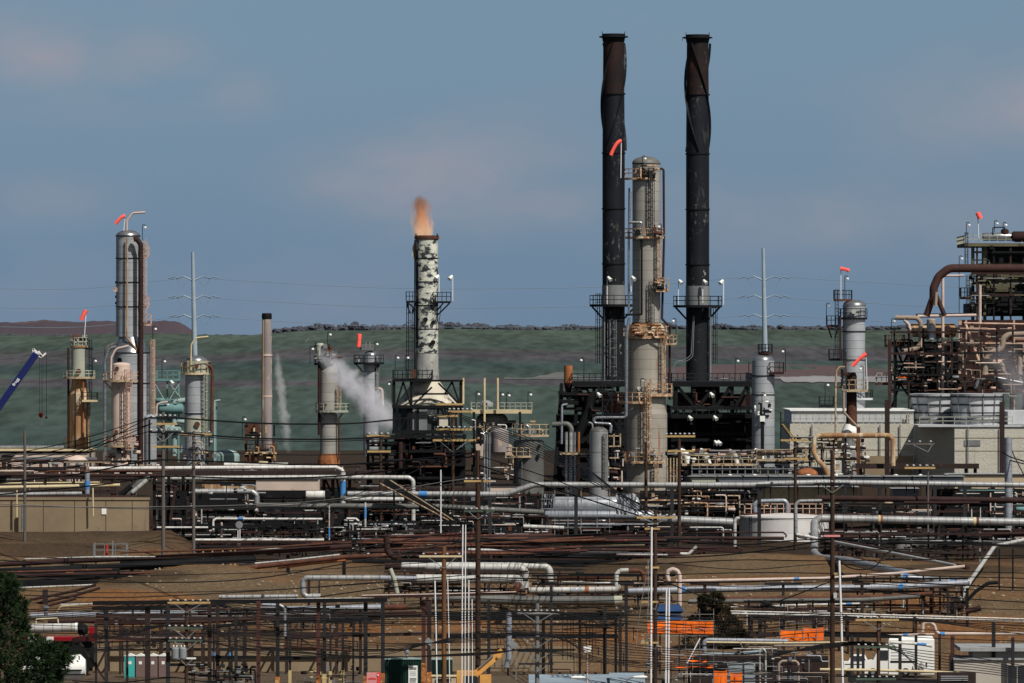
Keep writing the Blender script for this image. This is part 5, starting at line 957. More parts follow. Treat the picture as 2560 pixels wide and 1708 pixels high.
box_platform(t, 2215, 2262, 862, Yd-2, 4, 'rust_dark', 'rust_mid', 24, 6, 7); box_platform(t, 2192, 2228, 957, Yd-2, 3, 'rust_mid', 'sage_vessel', 24, 6, 12)
for y in (858, 905, 955, 975): bars(t, 'beam', 'black', Yd-.4, 8 if y in (858, 955) else 5, [(2222, y, 2405, y)]); bars(t, 'beam', 'pink_rail' if y < 910 else 'rust_mid', Yd-.6, 4, [(2405, y, 2560, y)])
for q in ((2240, 870, 2275, 955), (2275, 870, 2240, 955), (2250, 960, 2225, 1030), (2250, 960, 2290, 1015), (2300, 960, 2275, 1030)): bars(t, 'brace', 'black', Yd-.2, 5, [q])
gline(t, 'duct', 'black', Yd+2, 26, [(2315, 870), (2318, 985)]); clutter(t, 2240, 2400, 840, 975, Yd-3, Yd+3, 90, ['black']*6+['rust_mid']*3+['pipe_tan']*2+['pink_rail', 'zinc', 'pipe_pink'], 95); clutter(t, 2400, 2620, 820, 980, Yd-3, Yd+4, 95, ['pink_rail']*4+['pipe_tan']*3+['rust_mid']*3+['black']*2+['zinc'], 96)
b = B(); b.box(P(2400, 985, Yd+6), P(2680, 800, Yd+8)); part(t, 'painted_shade_wall', b, 'rust_dark'); b = B(); b.box(P(2270, 985, Yd+6), P(2400, 862, Yd+8)); part(t, 'painted_shade_wall', b, 'black')  # dark panels paint the shade behind the coking unit piping
gline(t, 'orange_sling', 'tarp_orange', Yd-3.5, 4, [(2245, 943), (2270, 945)]); gline(t, 'silver_duct', 'silver', Yd-6, 12, [(2437, 972), (2446, 955), (2470, 946), (2560, 962), (2660, 985)], 16, 10); gline(t, 'silver_duct', 'silver', Yd-6.5, 8, [(2452, 948), (2480, 942), (2640, 975)], 16, 10)
pipe('huge dark brown overhead pipe bending down in front of the coking tower', 'overhead', 1005, 21, [(2760, 671), (2372, 671), (2346, 692), (2334, 720), (2334, 742)], 30, name='overhead_pipe', n=14)
t2 = thing('forked_pipe', 'forked dark brown leg under the bend of the overhead pipe', 'pipe', P(2325, 795, 1005)); gline(t2, 'branch', 'overhead', 1005, 17, [(2335, 735), (2316, 790)], 6, 12); gline(t2, 'branch', 'overhead', 1005.2, 12, [(2340, 738), (2362, 790)], 6, 12); gline(t2, 'stub', 'pipe_tan', 1003.6, 8, [(2341, 730), (2339, 765)], 6, 10)
windsock('red windsock nearly end-on above the coking unit roof', (2447, 548, 600), (2445, 534), (2447, 538), (2450, 545), 10, 14, Y-1)
lamp(2416, 562, 590, Y-1, 'lamp at the corner of the coking unit roof', 1); lamp(2486, 558, 580, Y-1, 'first lamp of the pair above the coking unit drum', 1); lamp(2508, 562, 575, Y-1, 'second lamp of the pair above the dark pot', 1); lamp(2398, 646, 790, Y-2, 'tall thin lamp beside the coking unit ladder', 1); lamp(2229, 802, 850, 1012, 'lamp at the outer corner of the coking unit deck', 1)
# dark red beam, buildings behind the long pipe
t = thing('pipe_bridge', 'long dark brown pipe bridge crossing in front of the cream cooling wall', 'pipe bridge', base(2290, 868)); b = B(); b.box(P(2140, 1172, 868), P(2445, 1159, 870)); part(t, 'girder', b, 'beam_brown')
for x in (2152, 2230, 2300, 2415, 2438): bars(t, 'post', 'beam_brown', 869, 8, [(x, 1172, x, 1250)])
for i, (x0, x1, y0, y1, m, l) in enumerate(((1905, 2140, 1218, 1235, 'pipe_cream', 'long low cream building seen under the ribbed grey pipe'), (2232, 2290, 1222, 1250, 'bluegrey', 'pale blue shed wall below the ribbed grey pipe'), (2370, 2620, 1186, 1212, 'building_tan', 'tan flat building behind the grey steel tubular pole'), (2440, 2640, 1222, 1242, 'fan_grey', 'pale grey low building beside the tubular pole'))):
    tt = thing('low_building', l, 'building', base((x0+x1)/2, 862)); b = B(); b.box(P(x0, 1262, 858), P(x1, y0, 864)); part(tt, 'wall', b, m); b = B(); b.box(P(x0-3, y0, 857.7), P(x1+3, y0-3, 864.3)); part(tt, 'roof', b, 'roof_grey')
t = thing('steel_pole', 'thick blue grey tubular steel pole with black cables', 'utility pole', base(2521, 840)); b = B(); g0 = G(2521, 840); b.tube([g0, P(2521, 1096, 840)], 9.5*S(840), 14); part(t, 'shaft', b, 'bluegrey'); b = B(); b.tube([P(2521, 1096, 840), P(2521, 1094, 840)], 8*S(840), 14); part(t, 'cap', b, 'zinc')
# ================================================================ middle ground: racks, long pipes, tanks
T = 'tape_blue'
# concrete wall and what stands on it
Y = 800; t = thing('retaining_wall', 'long tan concrete retaining wall above the brown bank', 'wall', base(150, Y)); b = B(); a = P(-60, 1330, Y); c = P(372, 1250, Y); a.z -= 2; b.box((a.x, Y, a.z), (c.x, Y+.6, c.z)); part(t, 'face', b, 'concrete'); b = B(); b.box((a.x, Y-.12, c.z), (c.x+.1, Y+.9, c.z+.28)); part(t, 'coping', b, 'concrete')

for i, x in enumerate((30, 108, 186, 264, 330)): b = B(); b.box(P(x, 1331, Y-.03), P(x+1.2, 1252, Y-.004)); part(t, 'panel_joint', b, 'rust_dark')
b = B(); b.box(P(254, 1286, Y-.1), P(266, 1268, Y-.01)); part(t, 'white_sign', b, 'white_paint')
pipe('thin cream drain pipe hanging down the concrete wall near the white sign', 'pipe_cream', Y-1, 4, [(232, 1220), (233, 1290)], name='drain_pipe'); pipe('thin cream drain pipe hanging at the far end of the concrete wall', 'pipe_cream', Y-1, 4, [(42, 1226), (42, 1294)], name='drain_pipe')
pipe('short blue grey standpipe against the concrete wall behind the wooden pole', 'bluegrey', Y-1.2, 9, [(58, 1262), (58, 1328)], name='standpipe')
# long pipes over the wall
R1 = rack('dark brown pipe rack above the concrete wall', [60, 114, 185, 280, 330], 1192, 812, 5, 'beam_brown', 6, (1228,), 6)
pipe('upper thin cream pipe above the concrete wall', 'pipe_cream', 815, 4, [(-40, 1209), (250, 1206)]); pipe('thick cream pipe above the concrete wall with a yellow band', 'pipe_cream', 812, 9, [(-40, 1220), (300, 1213)], tapes=((272, 1214, 284, 1214, 'arm_yellow', 'yellow_band'),))
pipe('grey pipe low above the concrete wall', 'steel_grey', 811, 10, [(-40, 1237), (205, 1234)]); pipe('black pipe lying right on top of the concrete wall', 'rust_dark', 804, 11, [(-40, 1246), (340, 1244)])
pipe('dark brown pipe crossing above the cream pipes', 'rust_dark', 813, 8, [(-40, 1187), (280, 1189), (400, 1189)]); pipe('dark red pipe stepping down beside the short pinkish vessel', 'rust_mid', 816, 5, [(114, 1215), (114, 1180), (125, 1178), (420, 1177)], 6)
pipe('grey downpipe with blue band beside the short pinkish vessel', 'bluegrey', 811, 13, [(218, 1178), (218, 1235)], tapes=((218, 1202, 218, 1222, T, 'tape_band'),))
pipe('black inclined pipe angling down to the concrete wall', 'lagging_dark', 808, 15, [(318, 1236), (352, 1204), (376, 1196)], 14); pipe('white and black inclined pipe beside the angled pipe', 'pipe_light', 806, 11, [(330, 1232), (368, 1200)]); pipe('short dark duct with white end above the wall end', 'black', 805, 14, [(300, 1240), (328, 1215)])
# upper white header and dark beam
pipe('long white ribbed pipe along the top of the rack, elbowed at its end', 'pipe_white', 836, 10, [(222, 1172), (838, 1168), (858, 1176), (858, 1252)], 14)
t = thing('pipe_rack', 'wide dark brown pipe rack girder carrying the white ribbed pipe', 'pipe rack', base(600, 836)); b = B(); b.box(P(400, 1188, 835), P(962, 1176, 841)); part(t, 'girder', b, 'beam_brown')
for x in (412, 440, 470, 810, 832, 874): bars(t, 'post', 'beam_brown', 837, 8 if x > 800 else 7, [(x, 1186, x, 1345)])
for q in ((446, 1345, 432, 1190), (450, 1345, 470, 1200), (812, 1195, 830, 1235), (842, 1195, 852, 1260)): bars(t, 'brace', 'black', 836.5, 5, [q])
t = thing('pipe_rack', 'black steel frame standing at the end of the concrete wall', 'pipe rack', base(420, 820))
for x in (386, 422, 458): bars(t, 'post', 'black', 820, 8, [(x, 1190, x, 1360)]); bars(t, 'post', 'black', 826, 8, [(x, 1190, x, 1350)])
for y in (1208, 1270, 1318): bars(t, 'beam', 'black', 819.4, 6, [(380, y, 640, y)])
for q in ((345, 1245, 375, 1322), (360, 1250, 385, 1322), (426, 1300, 440, 1215)): bars(t, 'brace', 'rust_dark', 819, 7, [q])
b = B(); b.box(P(395, 1352, 857), P(985, 1226, 857.5)); part(t, 'painted_shade_back', b, 'black')  # black sheet paints the shade behind the frame
clutter(t, 385, 640, 1205, 1345, 822, 830, 85, ['black']*4+['zinc', 'pipe_light', 'rust_dark', 'steel_grey', 'pipe_pink'], 101)
pipe('light grey pipe dropping from the rack to the yard, upper bend by the conveyor', 'pipe_light', 830, 11, [(410, 1196), (820, 1193), (1022, 1194), (1033, 1202), (1033, 1345)], 9); 
pipe('grey ribbed pipe with elbow beside the tall grey pole', 'steel_grey', 824, 14, [(486, 1229), (630, 1229), (642, 1238), (642, 1262)], 12)
pipe('long dark grey pipe passing below the blue taped downpipe', 'lagging_dark', 826, 14, [(640, 1264), (1100, 1267), (1360, 1281)]); pipe('short light grey pipe tucked over the long dark grey pipe', 'pipe_light', 829, 12, [(860, 1248), (1010, 1249)])
pipe('stubby tank end with white shell below the pinkish wall', 'pipe_white', 833, 22, [(765, 1238), (812, 1238)], n=14)
pipe('white loop pipe framing the black rack, upper run', 'pipe_white', 822, 6, [(533, 1326), (533, 1302), (540, 1297), (806, 1298)], 7, tapes=((594, 1297, 608, 1297, T, 'tape_band'),)); pipe('white pipe stub curving down after the dark posts', 'pipe_white', 822, 6, [(866, 1297), (890, 1297), (897, 1304), (897, 1345)], 6); pipe('white loop pipe framing the black rack, lower run', 'pipe_white', 818, 6.5, [(484, 1350), (810, 1350)]); pipe('short white pipe between the dark rack legs', 'pipe_white', 818, 5, [(392, 1319), (520, 1319)])
pipe('downpipe with blue band hanging between dark rack posts', 'steel_grey', 824, 14, [(858, 1252), (856, 1258)], tapes=((857.5, 1236, 857.5, 1206, T, 'tape_band'),), name='downpipe') if False else None
for x, y0, y1, w, l, bl in ((857, 1180, 1258, 14, 'thick grey downpipe with wide blue tape between the brown posts', (1203, 1238)), (913, 1256, 1318, 6, 'slim white downpipe with long blue tape beside the black post', (1268, 1296)), (823, 1262, 1350, 4, 'thin white downpipe ending in blue tape', (1320, 1346)), (941, 1354, 1384, 4, 'short downpipe with blue tape near the mushroom vent', (1362, 1380))): pipe(l, 'pipe_light', 833 if x == 857 else 818, w, [(x, y0), (x, y1)], name='downpipe', tapes=((x, bl[0], x, bl[1], T, 'tape_band'),))
t = thing('stop_sign_back', 'grey octagonal sign seen from behind, by the white loop pipe', 'road sign', base(598, 800)); b = B(); b.tube([P(598, 1312, 799.9), P(598, 1312, 800.05)], 9.5*S(800), 8, smooth=False); part(t, 'board', b, 'zinc')
for x in (595, 600): bars(t, 'post', 'conduit_white', 800.1, 2, [(x, 1305, x, 1368)])
# conveyor stair
t = thing('conveyor', 'long black inclined conveyor with rusty edge strips', 'conveyor', base(1060, 824)); bars(t, 'trunk', 'black', 824, 20, [(960, 1205, 1140, 1305)]); bars(t, 'edge_strip', 'rust_rail', 822.6, 2.5, [(950, 1208, 1132, 1306)]); bars(t, 'edge_strip', 'cream_rail', 822.5, 2.5, [(975, 1200, 1136, 1302)])
for x, y in ((985, 1222), (1050, 1262), (1110, 1296)): bars(t, 'trestle', 'black', 824, 5, [(x, y, x, 1350)])
# white/pale things behind
for i, (x0, x1, y0, y1, m, l) in enumerate(((505, 640, 1200, 1225, 'rust_wash', 'pinkish plant building with rust streaks behind the rack'), (640, 800, 1196, 1226, 'building_pink', 'pale peach wall behind the brown rack posts'), (1218, 1300, 1212, 1245, 'building_pink', 'faded pink shed beneath the ribbed pipe step'))):
    tt = thing('plant_building', l, 'building', base((x0+x1)/2, 872)); b = B(); b.box(P(x0, 1262, 870), P(x1, y0, 876)); part(tt, 'wall', b, m); b = B(); b.box(P(x0-2, y0, 869.7), P(x1+2, y0-3, 876.3)); part(tt, 'roof', b, 'black')
# the longest grey pipe
pipe('longest grey ribbed pipe, stepping up in the middle of the plant', 'steel_grey', 826, 14.5, [(868, 1235), (1264, 1236), (1336, 1212), (1880, 1213), (1940, 1209), (2060, 1206), (2640, 1214)], 18, n=14, tapes=((1048, 1235.5, 1068, 1235.5, T, 'tape_band'),))
SUPP = [(1225, 1246), (1440, 1222), (1680, 1222), (1898, 1222), (2113, 1216), (2200, 1218), (2337, 1220), (2412, 1222)]
for i, (x, y) in enumerate(SUPP): support(f'{ORDS[i]} dark steel post holding up the longest ribbed grey pipe', x, y, 826, 9, 'beam_grey', 16, group='posts under the longest grey pipe')
# second line of pipes
pipe('wide grey pipe ending in a thin elbowed downpipe before the white tank', 'steel_grey', 818, 21, [(1600, 1296), (1700, 1300), (1832, 1306)], n=14); pipe('grey elbow pipe dropping in front of the white tank edge', 'pipe_light', 816, 9, [(1850, 1296), (1842, 1296), (1837, 1303), (1837, 1368)], 6); pipe('bent grey pipe hanging before the white tank wall', 'steel_grey', 815, 9, [(2055, 1252), (1998, 1253), (1989, 1262), (1990, 1334), (1998, 1342), (2018, 1344)], 9)
pipe('wide grey pipe with cream rings, elbowing down and running off low', 'steel_grey', 800, 20, [(2640, 1307), (2300, 1301), (2050, 1296), (2036, 1306), (2036, 1384, 790), (2050, 1396, 780), (2120, 1403, 752), (2270, 1436, 712)], 18, n=16, tapes=((2195, 1299, 2201, 1299, 'pipe_cream', 'flange_ring'), (2202, 1299, 2207, 1299, 'rust_orange', 'rust_ring'), (2433, 1304, 2440, 1304, 'pipe_cream', 'flange_ring'), (2441, 1304, 2447, 1304, 'rust_mid', 'rust_ring')))
for i, (x, y) in enumerate(((2115, 1310), (2178, 1312), (2198, 1312), (2340, 1314), (2414, 1316), (2490, 1318))): support(f'{ORDS[i]} dark leg below the cream ringed grey pipe', x, y, 801, 7, 'beam_grey' if i % 2 else 'beam_brown', 0, group='legs under the ringed pipe')
t = thing('cross_brace', 'black crossed bracing under the cream ringed pipe', 'brace', base(2380, 803))
for q in ((2350, 1312, 2418, 1362), (2416, 1312, 2352, 1372), (2352, 1316, 2384, 1410), (2416, 1318, 2448, 1415)): bars(t, 'diagonal', 'black', 803, 5, [q])
pipe('dark brown girder pipe running behind the ribbed grey pipe', 'rust_dark', 822, 15, [(2040, 1246), (2640, 1252)]); pipe('thin dark pipe just below the brown girder pipe', 'rust_dark', 820, 7, [(2260, 1257), (2450, 1257)])
t = thing('storage_tank', 'low white storage tank with pinkish roof rim behind the dark posts', 'tank', base(1960, 850)); lathe_part(t, 'shell', 'tank_white', 1960, 852, [(112, 1400), (112, 1292)], 48); lathe_part(t, 'roof', 'tank_white', 1960, 852, [(114, 1293), (113, 1289), (40, 1284), (.1, 1282)], 48); ladder(t, 1876, 842, 1292, 1370, 7, 'black_rail')
t = thing('tank_walkway', 'pink and rusty railed walkway on the white tank roof', 'walkway', P(1960, 1284, 848)); box_platform(t, 1862, 2056, 1284, 851, 3, 'rust_mid', 'pink_rail', 24, 3, 16); pipe('fat silver blue elbow pipe on the white tank roof', 'bluegrey', 841, 12, [(1888, 1282), (1886, 1262), (1896, 1254), (1962, 1252), (1968, 1260), (1968, 1282)], 12, n=12)
# silver wrapped exchangers with scaffold
t = thing('heat_exchanger', 'heat exchanger wrapped in crumpled silver sheets below the ribbed pipe', 'heat exchanger', base(1470, 838)); drum_h(t, 'shell', 'tar_wrap', 1362, 1600, 1262, 838, 40); drum_h(t, 'lower_shell', 'bluegrey', 1360, 1640, 1288, 837, 22)
r = random.Random(8); b = B(); N = 14
for i in range(N+1):
    for j in range(7): x = 1540+i*50/N+r.uniform(-2, 2); y = 1234+j*52/6+r.uniform(-2, 2); b.v.append(P(x, y, 833+r.uniform(-.4, .4)))
b.u = [0.]*len(b.v); b.f = [[i*7+j, i*7+j+1, i*7+8+j, i*7+7+j] for i in range(N) for j in range(6)]; b.sm = [False]*len(b.f); part(t, 'silver_sheet', b, 'tar_wrap')
b = B()
for i in range(11):
    for j in range(5): b.v.append(P(1356+i*3+j*-1, 1235+j*9+r.uniform(-1, 1), 833+r.uniform(-.5, .5)+(i % 2)*.5))
b.u = [0.]*len(b.v); b.f = [[i*5+j, i*5+j+1, i*5+6+j, i*5+5+j] for i in range(10) for j in range(4)]; b.sm = [False]*len(b.f); part(t, 'silver_sheet', b, 'bluegrey')
t = thing('scaffold', 'thin grey scaffold around the silver wrapped exchanger', 'scaffold', base(1470, 832))
for x in (1356, 1387, 1420, 1453, 1493, 1524): bars(t, 'standard', 'zinc', 832, 2, [(x, 1225, x, 1345)])
for y in (1248, 1272, 1290, 1318): bars(t, 'ledger', 'zinc', 831.8, 1.8, [(1352, y, 1530, y)])
# dark plant floor full of small piping
def unit(label, x0, x1, y0, y1, Y, n, pal, seed, back=True, posts=5):
    t = thing('process_unit', label, 'process unit', base((x0+x1)/2, Y))
    for i in range(posts):
        x = x0+(x1-x0)*(i+.3)/posts; yb = ypix(gz(P(x, 0, Y).x, Y), Y)+2; bars(t, 'post', random.Random(seed+i).choice(['black', 'beam_brown', 'zinc', 'beam_grey']), Y-.5, 4.5, [(x, y0, x, yb)])
    for k in range(3): y = y0+(y1-y0)*(k+.2)/3; bars(t, 'beam', random.Random(seed+k+9).choice(['black', 'rust_dark', 'beam_brown']), Y-.8, 5, [(x0, y, x1, y)])
    if back: b = B(); b.box(P(x0, y1+6, Y+5), P(x1, y0+8, Y+5.4)); part(t, 'painted_shade_back', b, 'black')  # black sheet painting the deep shade at the back of the unit
    clutter(t, x0, x1, y0, y1, Y-2, Y+3, n, pal, seed, (1.8, 4.5)); return t
unit('dense dark piping below the conical hood furnace', 900, 1190, 1215, 1345, 852, 95, PAL_MID, 201, posts=7)
unit('dense dark piping behind the brown pipe rack legs', 640, 900, 1240, 1345, 838, 95, PAL_MID, 202, back=False)
unit('rows of dark pumps and pale lines behind the black frame', 470, 660, 1275, 1350, 845, 95, PAL_MID+['pipe_white'], 212, back=False)
unit('low dark pumps and lines inside the white loop pipes', 400, 810, 1310, 1360, 826, 95, ['black']*5+['zinc', 'steel_grey', 'pipe_white', 'rust_dark'], 213, back=False, posts=9)
unit('dark open rack levels between the conveyor and the scaffold', 1130, 1370, 1290, 1350, 830, 95, PAL_MID, 214, posts=8)
unit('dark lower rack levels under the twin brown posts', 860, 1150, 1300, 1372, 822, 95, PAL_MID, 215, posts=8)
unit('rusty valves and lines lying along the corridor edge', 1000, 1640, 1372, 1408, 786, 95, ['black']*6+['rust_dark']*3+['rust_mid', 'rust_orange', 'pipe_light', 'zinc'], 217, posts=9)
unit('dark valves and lines lying along the mound top lines', 480, 1010, 1352, 1388, 792, 80, ['black']*6+['rust_dark']*3+['rust_mid', 'pipe_light', 'zinc'], 218, back=False, posts=8)
unit('tangle of small pipes between the grey pole and the scaffold', 1190, 1370, 1230, 1335, 850, 75, PAL_MID, 203)
unit('tangle of pale small pipes right of the silver wrapped exchanger', 1600, 1850, 1225, 1290, 848, 80, PAL_HOT, 204)
unit('railed walkways and small piping behind the white tank', 1700, 2060, 1215, 1268, 872, 75, PAL_HOT, 205)
unit('small piping clutter below the brown girder pipe', 2060, 2330, 1258, 1300, 846, 75, PAL_MID+['cream_rail', 'teal_pale'], 206)
unit('teal and rust piping clutter around the tubular pole', 2330, 2640, 1220, 1300, 852, 90, PAL_HOT+['teal', 'teal_pale', 'teal'], 207)
unit('dark piping below the wide grey pipe', 1380, 1840, 1300, 1372, 834, 90, PAL_MID, 208, posts=8)
unit('low pipes and valves below the cream ringed pipe', 2060, 2640, 1322, 1362, 832, 70, PAL_MID, 209, posts=8)
unit('low equipment row between warehouse and rack', -40, 400, 1150, 1200, 900, 70, PAL_HOT, 210, back=False)
unit('low equipment row in front of the pinkish chimney', 560, 900, 1165, 1200, 900, 60, PAL_HOT, 211, back=False)
# slanting pipes
pipe('grey pipe slanting down to meet the pale pipe below', 'pipe_light', 790, 8, [(1990, 1336), (2060, 1350), (2388, 1414, 738)]); pipe('dark brown pipe slanting beside the grey slanting pipe', 'rust_dark', 791, 10, [(2060, 1348), (2200, 1372, 770), (2420, 1420, 740)])
pipe('pale pinkish pipe rising gently to a capped end', 'pipe_pink', 712, 8, [(1690, 1453), (2060, 1446), (2240, 1434), (2412, 1416)], tapes=((1985, 1448, 1998, 1447.5, T, 'tape_band'),)); pipe('grey pipe turning steeply down beside the dug bank', 'pipe_light', 765, 10, [(2640, 1338), (2560, 1350), (2486, 1366), (2426, 1452, 722), (2398, 1502, 700)], 8)
pipe('grey pipe lying low under the cream ringed pipe', 'steel_grey', 796, 9, [(2340, 1354), (2640, 1360)]); pipe('dark pipe hidden behind the slanting pipes', 'rust_dark', 795, 9, [(2060, 1344), (2340, 1338), (2640, 1332)])
# rusty lines over the bank
RL = (('rust_dark', 13, [(-40, 1413), (210, 1401), (420, 1393), (640, 1381), (880, 1366)], 'thick dark rust pipeline across the bank below the concrete wall'), ('rust_mid', 5, [(300, 1382), (640, 1371), (830, 1358)], 'thin red brown pipe along the upper edge of the bank'), ('pipe_light', 3.5, [(60, 1398), (220, 1393), (388, 1392)], 'thin pale pipe along the rust pipeline'), ('rust_dark', 10, [(-40, 1442), (230, 1436), (460, 1428)], 'dark brown pipeline one step below the thick rust pipeline'), ('rust_dark', 14, [(20, 1474), (190, 1467)], 'short stout dark red pipe near the pine tree'), ('pipe_light', 4, [(105, 1464), (190, 1457), (420, 1436), (480, 1432)], 'pale capped pipe lying over the dark brown pipelines'), ('rust_dark', 9, [(190, 1466), (400, 1444), (560, 1430)], 'dark rust pipe bending toward the gravel mound'), ('rust_mid', 12, [(620, 1420), (860, 1393), (975, 1389)], 'dark red pipe running to the mushroom vent'), ('rust_orange', 5, [(695, 1421), (770, 1411), (864, 1401)], 'bright rust orange pipe beside the vent line'), ('pipe_light', 5, [(596, 1413), (740, 1399), (850, 1387)], 'pale pipe lying above the dark red vent line'), ('black', 16, [(-40, 1430), (300, 1416), (640, 1398)], 'black pipe with painted shade below the rust pipeline'), ('black', 12, [(-40, 1458), (200, 1452), (330, 1448)], 'black pipe with painted shade near the pine tree'))
for i, (m, w, p, l) in enumerate(RL): pipe(l, m, 752-i*.6, w, p)  # the two black pipes carry shade in their colour
for i, x in enumerate((60, 180, 330, 402, 560, 720, 860)): support(f'{ORDS[i]} low black sleeper post under the rust pipelines', x, 1400-i*3, 753, 9, 'black', 0, group='sleeper posts under the rust pipelines')
t = thing('platform_frame', 'grey railed platform with a red valve above the rust pipeline', 'platform', base(272, 757)); box_platform(t, 234, 316, 1392, 756, 3, 'roof_blue', 'zinc', 32, 6, 26); b = B(); b.tube([P(267, 1390, 757), P(267, 1362, 757)], 4*S(757), 8); part(t, 'valve', b, 'hook_red'); bars(t, 'post', 'zinc', 758, 3, [(282, 1392, 282, 1352)]); 
for x in (240, 310): bars(t, 'leg', 'zinc', 758, 3, [(x, 1395, x, 1425)])
for i, x in enumerate((508, 531, 557, 577, 588)): support(f'{ORDS[i]} slim yellow bollard post by the gravel mound', x, 1373, 752, 3.6, 'arm_yellow', 0, name='yellow_post', group='yellow bollard posts on the mound')
t = thing('mushroom_vent', 'big dark rust mushroom vent bending down over the bank', 'vent', base(985, 742)); gline(t, 'duct', 'rust_dark', 742, 16, [(966, 1342), (968, 1378), (984, 1394), (1000, 1390)], 20, 12); b = B(); b.tube([P(994, 1402, 742), P(997, 1388, 742), P(1001, 1382, 742)], [6*S(742), 9*S(742), 5*S(742)], 12); part(t, 'bulb', b, 'rust_dark'); gline(t, 'stand', 'sage_vessel', 741, 10, [(974, 1418), (984, 1470), (990, 1490)], 6)
# rust bundle in the middle
r = random.Random(77)
for i in range(34):
    x0 = r.uniform(900, 1350); L_ = r.uniform(160, 420); y = r.uniform(1338, 1392); dy = r.uniform(-14, 6); Yp = 800-(y-1338)*.55
    pipe('rusty pipe lying in the crowded pipe corridor at mid slope', r.choice(['rust_dark', 'rust_dark', 'rust_mid', 'rust_mid', 'beam_red', 'black']), Yp, r.uniform(3.5, 8), [(x0, y), (x0+L_, y+dy)], group='rusty pipes in the corridor', n=8)
for i in range(16):
    x0 = r.uniform(1300, 1560); L_ = r.uniform(120, 300); y = r.uniform(1345, 1390); Yp = 804-(y-1338)*.55
    pipe('dark pipe lying in the corridor beneath the wide grey pipe', r.choice(['rust_dark', 'rust_dark', 'beam_red', 'black', 'steel_grey']), Yp, r.uniform(3.5, 8), [(x0, y), (x0+L_, y+r.uniform(-3, 6))], group='dark pipes in the corridor', n=8)
rack('black bents carrying the crowded rusty pipe corridor', [930, 1010, 1090, 1170, 1250, 1330, 1420], 1350, 792, 6, 'black', 10, (1375,), 7)
rack('brown girders under the corridor by the white tank', [1460, 1560, 1660, 1760, 1850], 1372, 796, 6, 'rust_dark', 8, (1388,), 8)
pipe('red brown girder pipe crossing below the scaffold', 'beam_red', 796, 12, [(1220, 1350), (1640, 1354)]); pipe('long dark brown pipe passing before the white tank', 'rust_dark', 806, 9, [(1660, 1345), (1960, 1346)]); pipe('brown pipe loop hooked before the white tank', 'rust_dark', 812, 4, [(1740, 1332), (1958, 1331), (1966, 1338), (1964, 1344)], 4)
pipe('cream strip pipe gleaming beneath the red brown girder', 'pipe_cream', 794, 4, [(1375, 1364), (1612, 1362)]); pipe('light grey pipe low in the corridor', 'pipe_light', 784, 7, [(1170, 1374), (1300, 1378), (1470, 1384)]); pipe('short light pipe with open elbow resting on the bank top', 'pipe_light', 780, 8, [(1700, 1385), (1722, 1385), (1742, 1366)], 6); pipe('pale short pipe under the exchanger scaffold', 'pipe_light', 815, 10, [(1308, 1316), (1410, 1320)]); pipe('pale rust pipe beneath the exchanger scaffold', 'pipe_light', 800, 6, [(1270, 1338), (1360, 1341)])
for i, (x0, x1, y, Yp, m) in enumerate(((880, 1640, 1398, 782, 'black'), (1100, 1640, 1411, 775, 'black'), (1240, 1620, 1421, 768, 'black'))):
    b = B(); b.box(P(x0, y+9, Yp), P(x1, y, Yp+6)); top('tray_or_shade_box', b, m, ('upper', 'middle', 'lowest')[i]+' black box standing in for shade along the corridor edge', 'shade box')  # black boxes added to paint the shadowed hollow under the corridor
# ================================================================ slope: long pipes in front of the brown bank
pipe('long grey insulated pipe low across the slope with two blue bands', 'bluegrey', 694, 16.8, [(75, 1540), (320, 1536), (500, 1530), (720, 1524), (952, 1519)], n=14); pipe('rust red end length of the long low grey pipe', 'rust_mid', 694, 15.6, [(953, 1519), (1018, 1518)], n=12)
pipe('dark brown pipe running beneath the long low grey pipe', 'rust_dark', 690, 12.0, [(120, 1554), (500, 1550), (900, 1539), (1060, 1536)]); pipe('light grey pipe that jumps up in a square step on the slope', 'steel_grey', 700, 14.4, [(950, 1445), (766, 1445), (757, 1452), (758, 1484), (766, 1491), (802, 1491)], 9, n=12, tapes=())
pipe('grey pipe continuing in shade behind the leaning stub', 'bluegrey', 700, 14.4, [(950, 1445), (1040, 1447)], n=12); pipe('grey ribbed pipe on the brown mound top of the front rack', 'steel_grey', 692, 10.8, [(547, 1493), (745, 1491)], n=10)
pipe('fat ribbed grey pipe bending back at its end between twin elbows', 'pipe_light', 704, 21.6, [(1040, 1447), (1296, 1448), (1300, 1470, 698)], 14, n=16); pipe('upper ribbed grey pipe with nearer down-turned elbow', 'pipe_light', 708, 20.4, [(1004, 1416), (1300, 1419), (1312, 1428), (1312, 1476)], 15, n=16); pipe('upper ribbed grey pipe with farther down-turned elbow', 'pipe_light', 714, 19.2, [(1080, 1415), (1364, 1416), (1374, 1426), (1374, 1462)], 15, n=16)
pipe('rusty joint length between white capped pipe ends', 'rust_dark', 707, 18.0, [(962, 1416), (1002, 1416)], n=12); pipe('grey capped pipe behind the slim wooden pole', 'pipe_light', 707.5, 14, [(1003, 1415), (1064, 1415)], n=12)
pipe('broad olive grey pipe with blunt rounded end', 'lagging_dark', 686, 24.0, [(1195, 1498), (1320, 1502), (1540, 1502)], n=18, tapes=((1536, 1502, 1556, 1500, 'sage_vessel', 'end_cap'),)); pipe('light grey pipe with rusted joint on the long support line', 'pipe_light', 700, 15.6, [(1320, 1476), (1540, 1474), (1552, 1466)], 10, n=14, tapes=((1462, 1475, 1472, 1475, 'rust_orange', 'rust_joint'), (1430, 1476, 1454, 1475, 'tar_wrap', 'torn_wrap')))
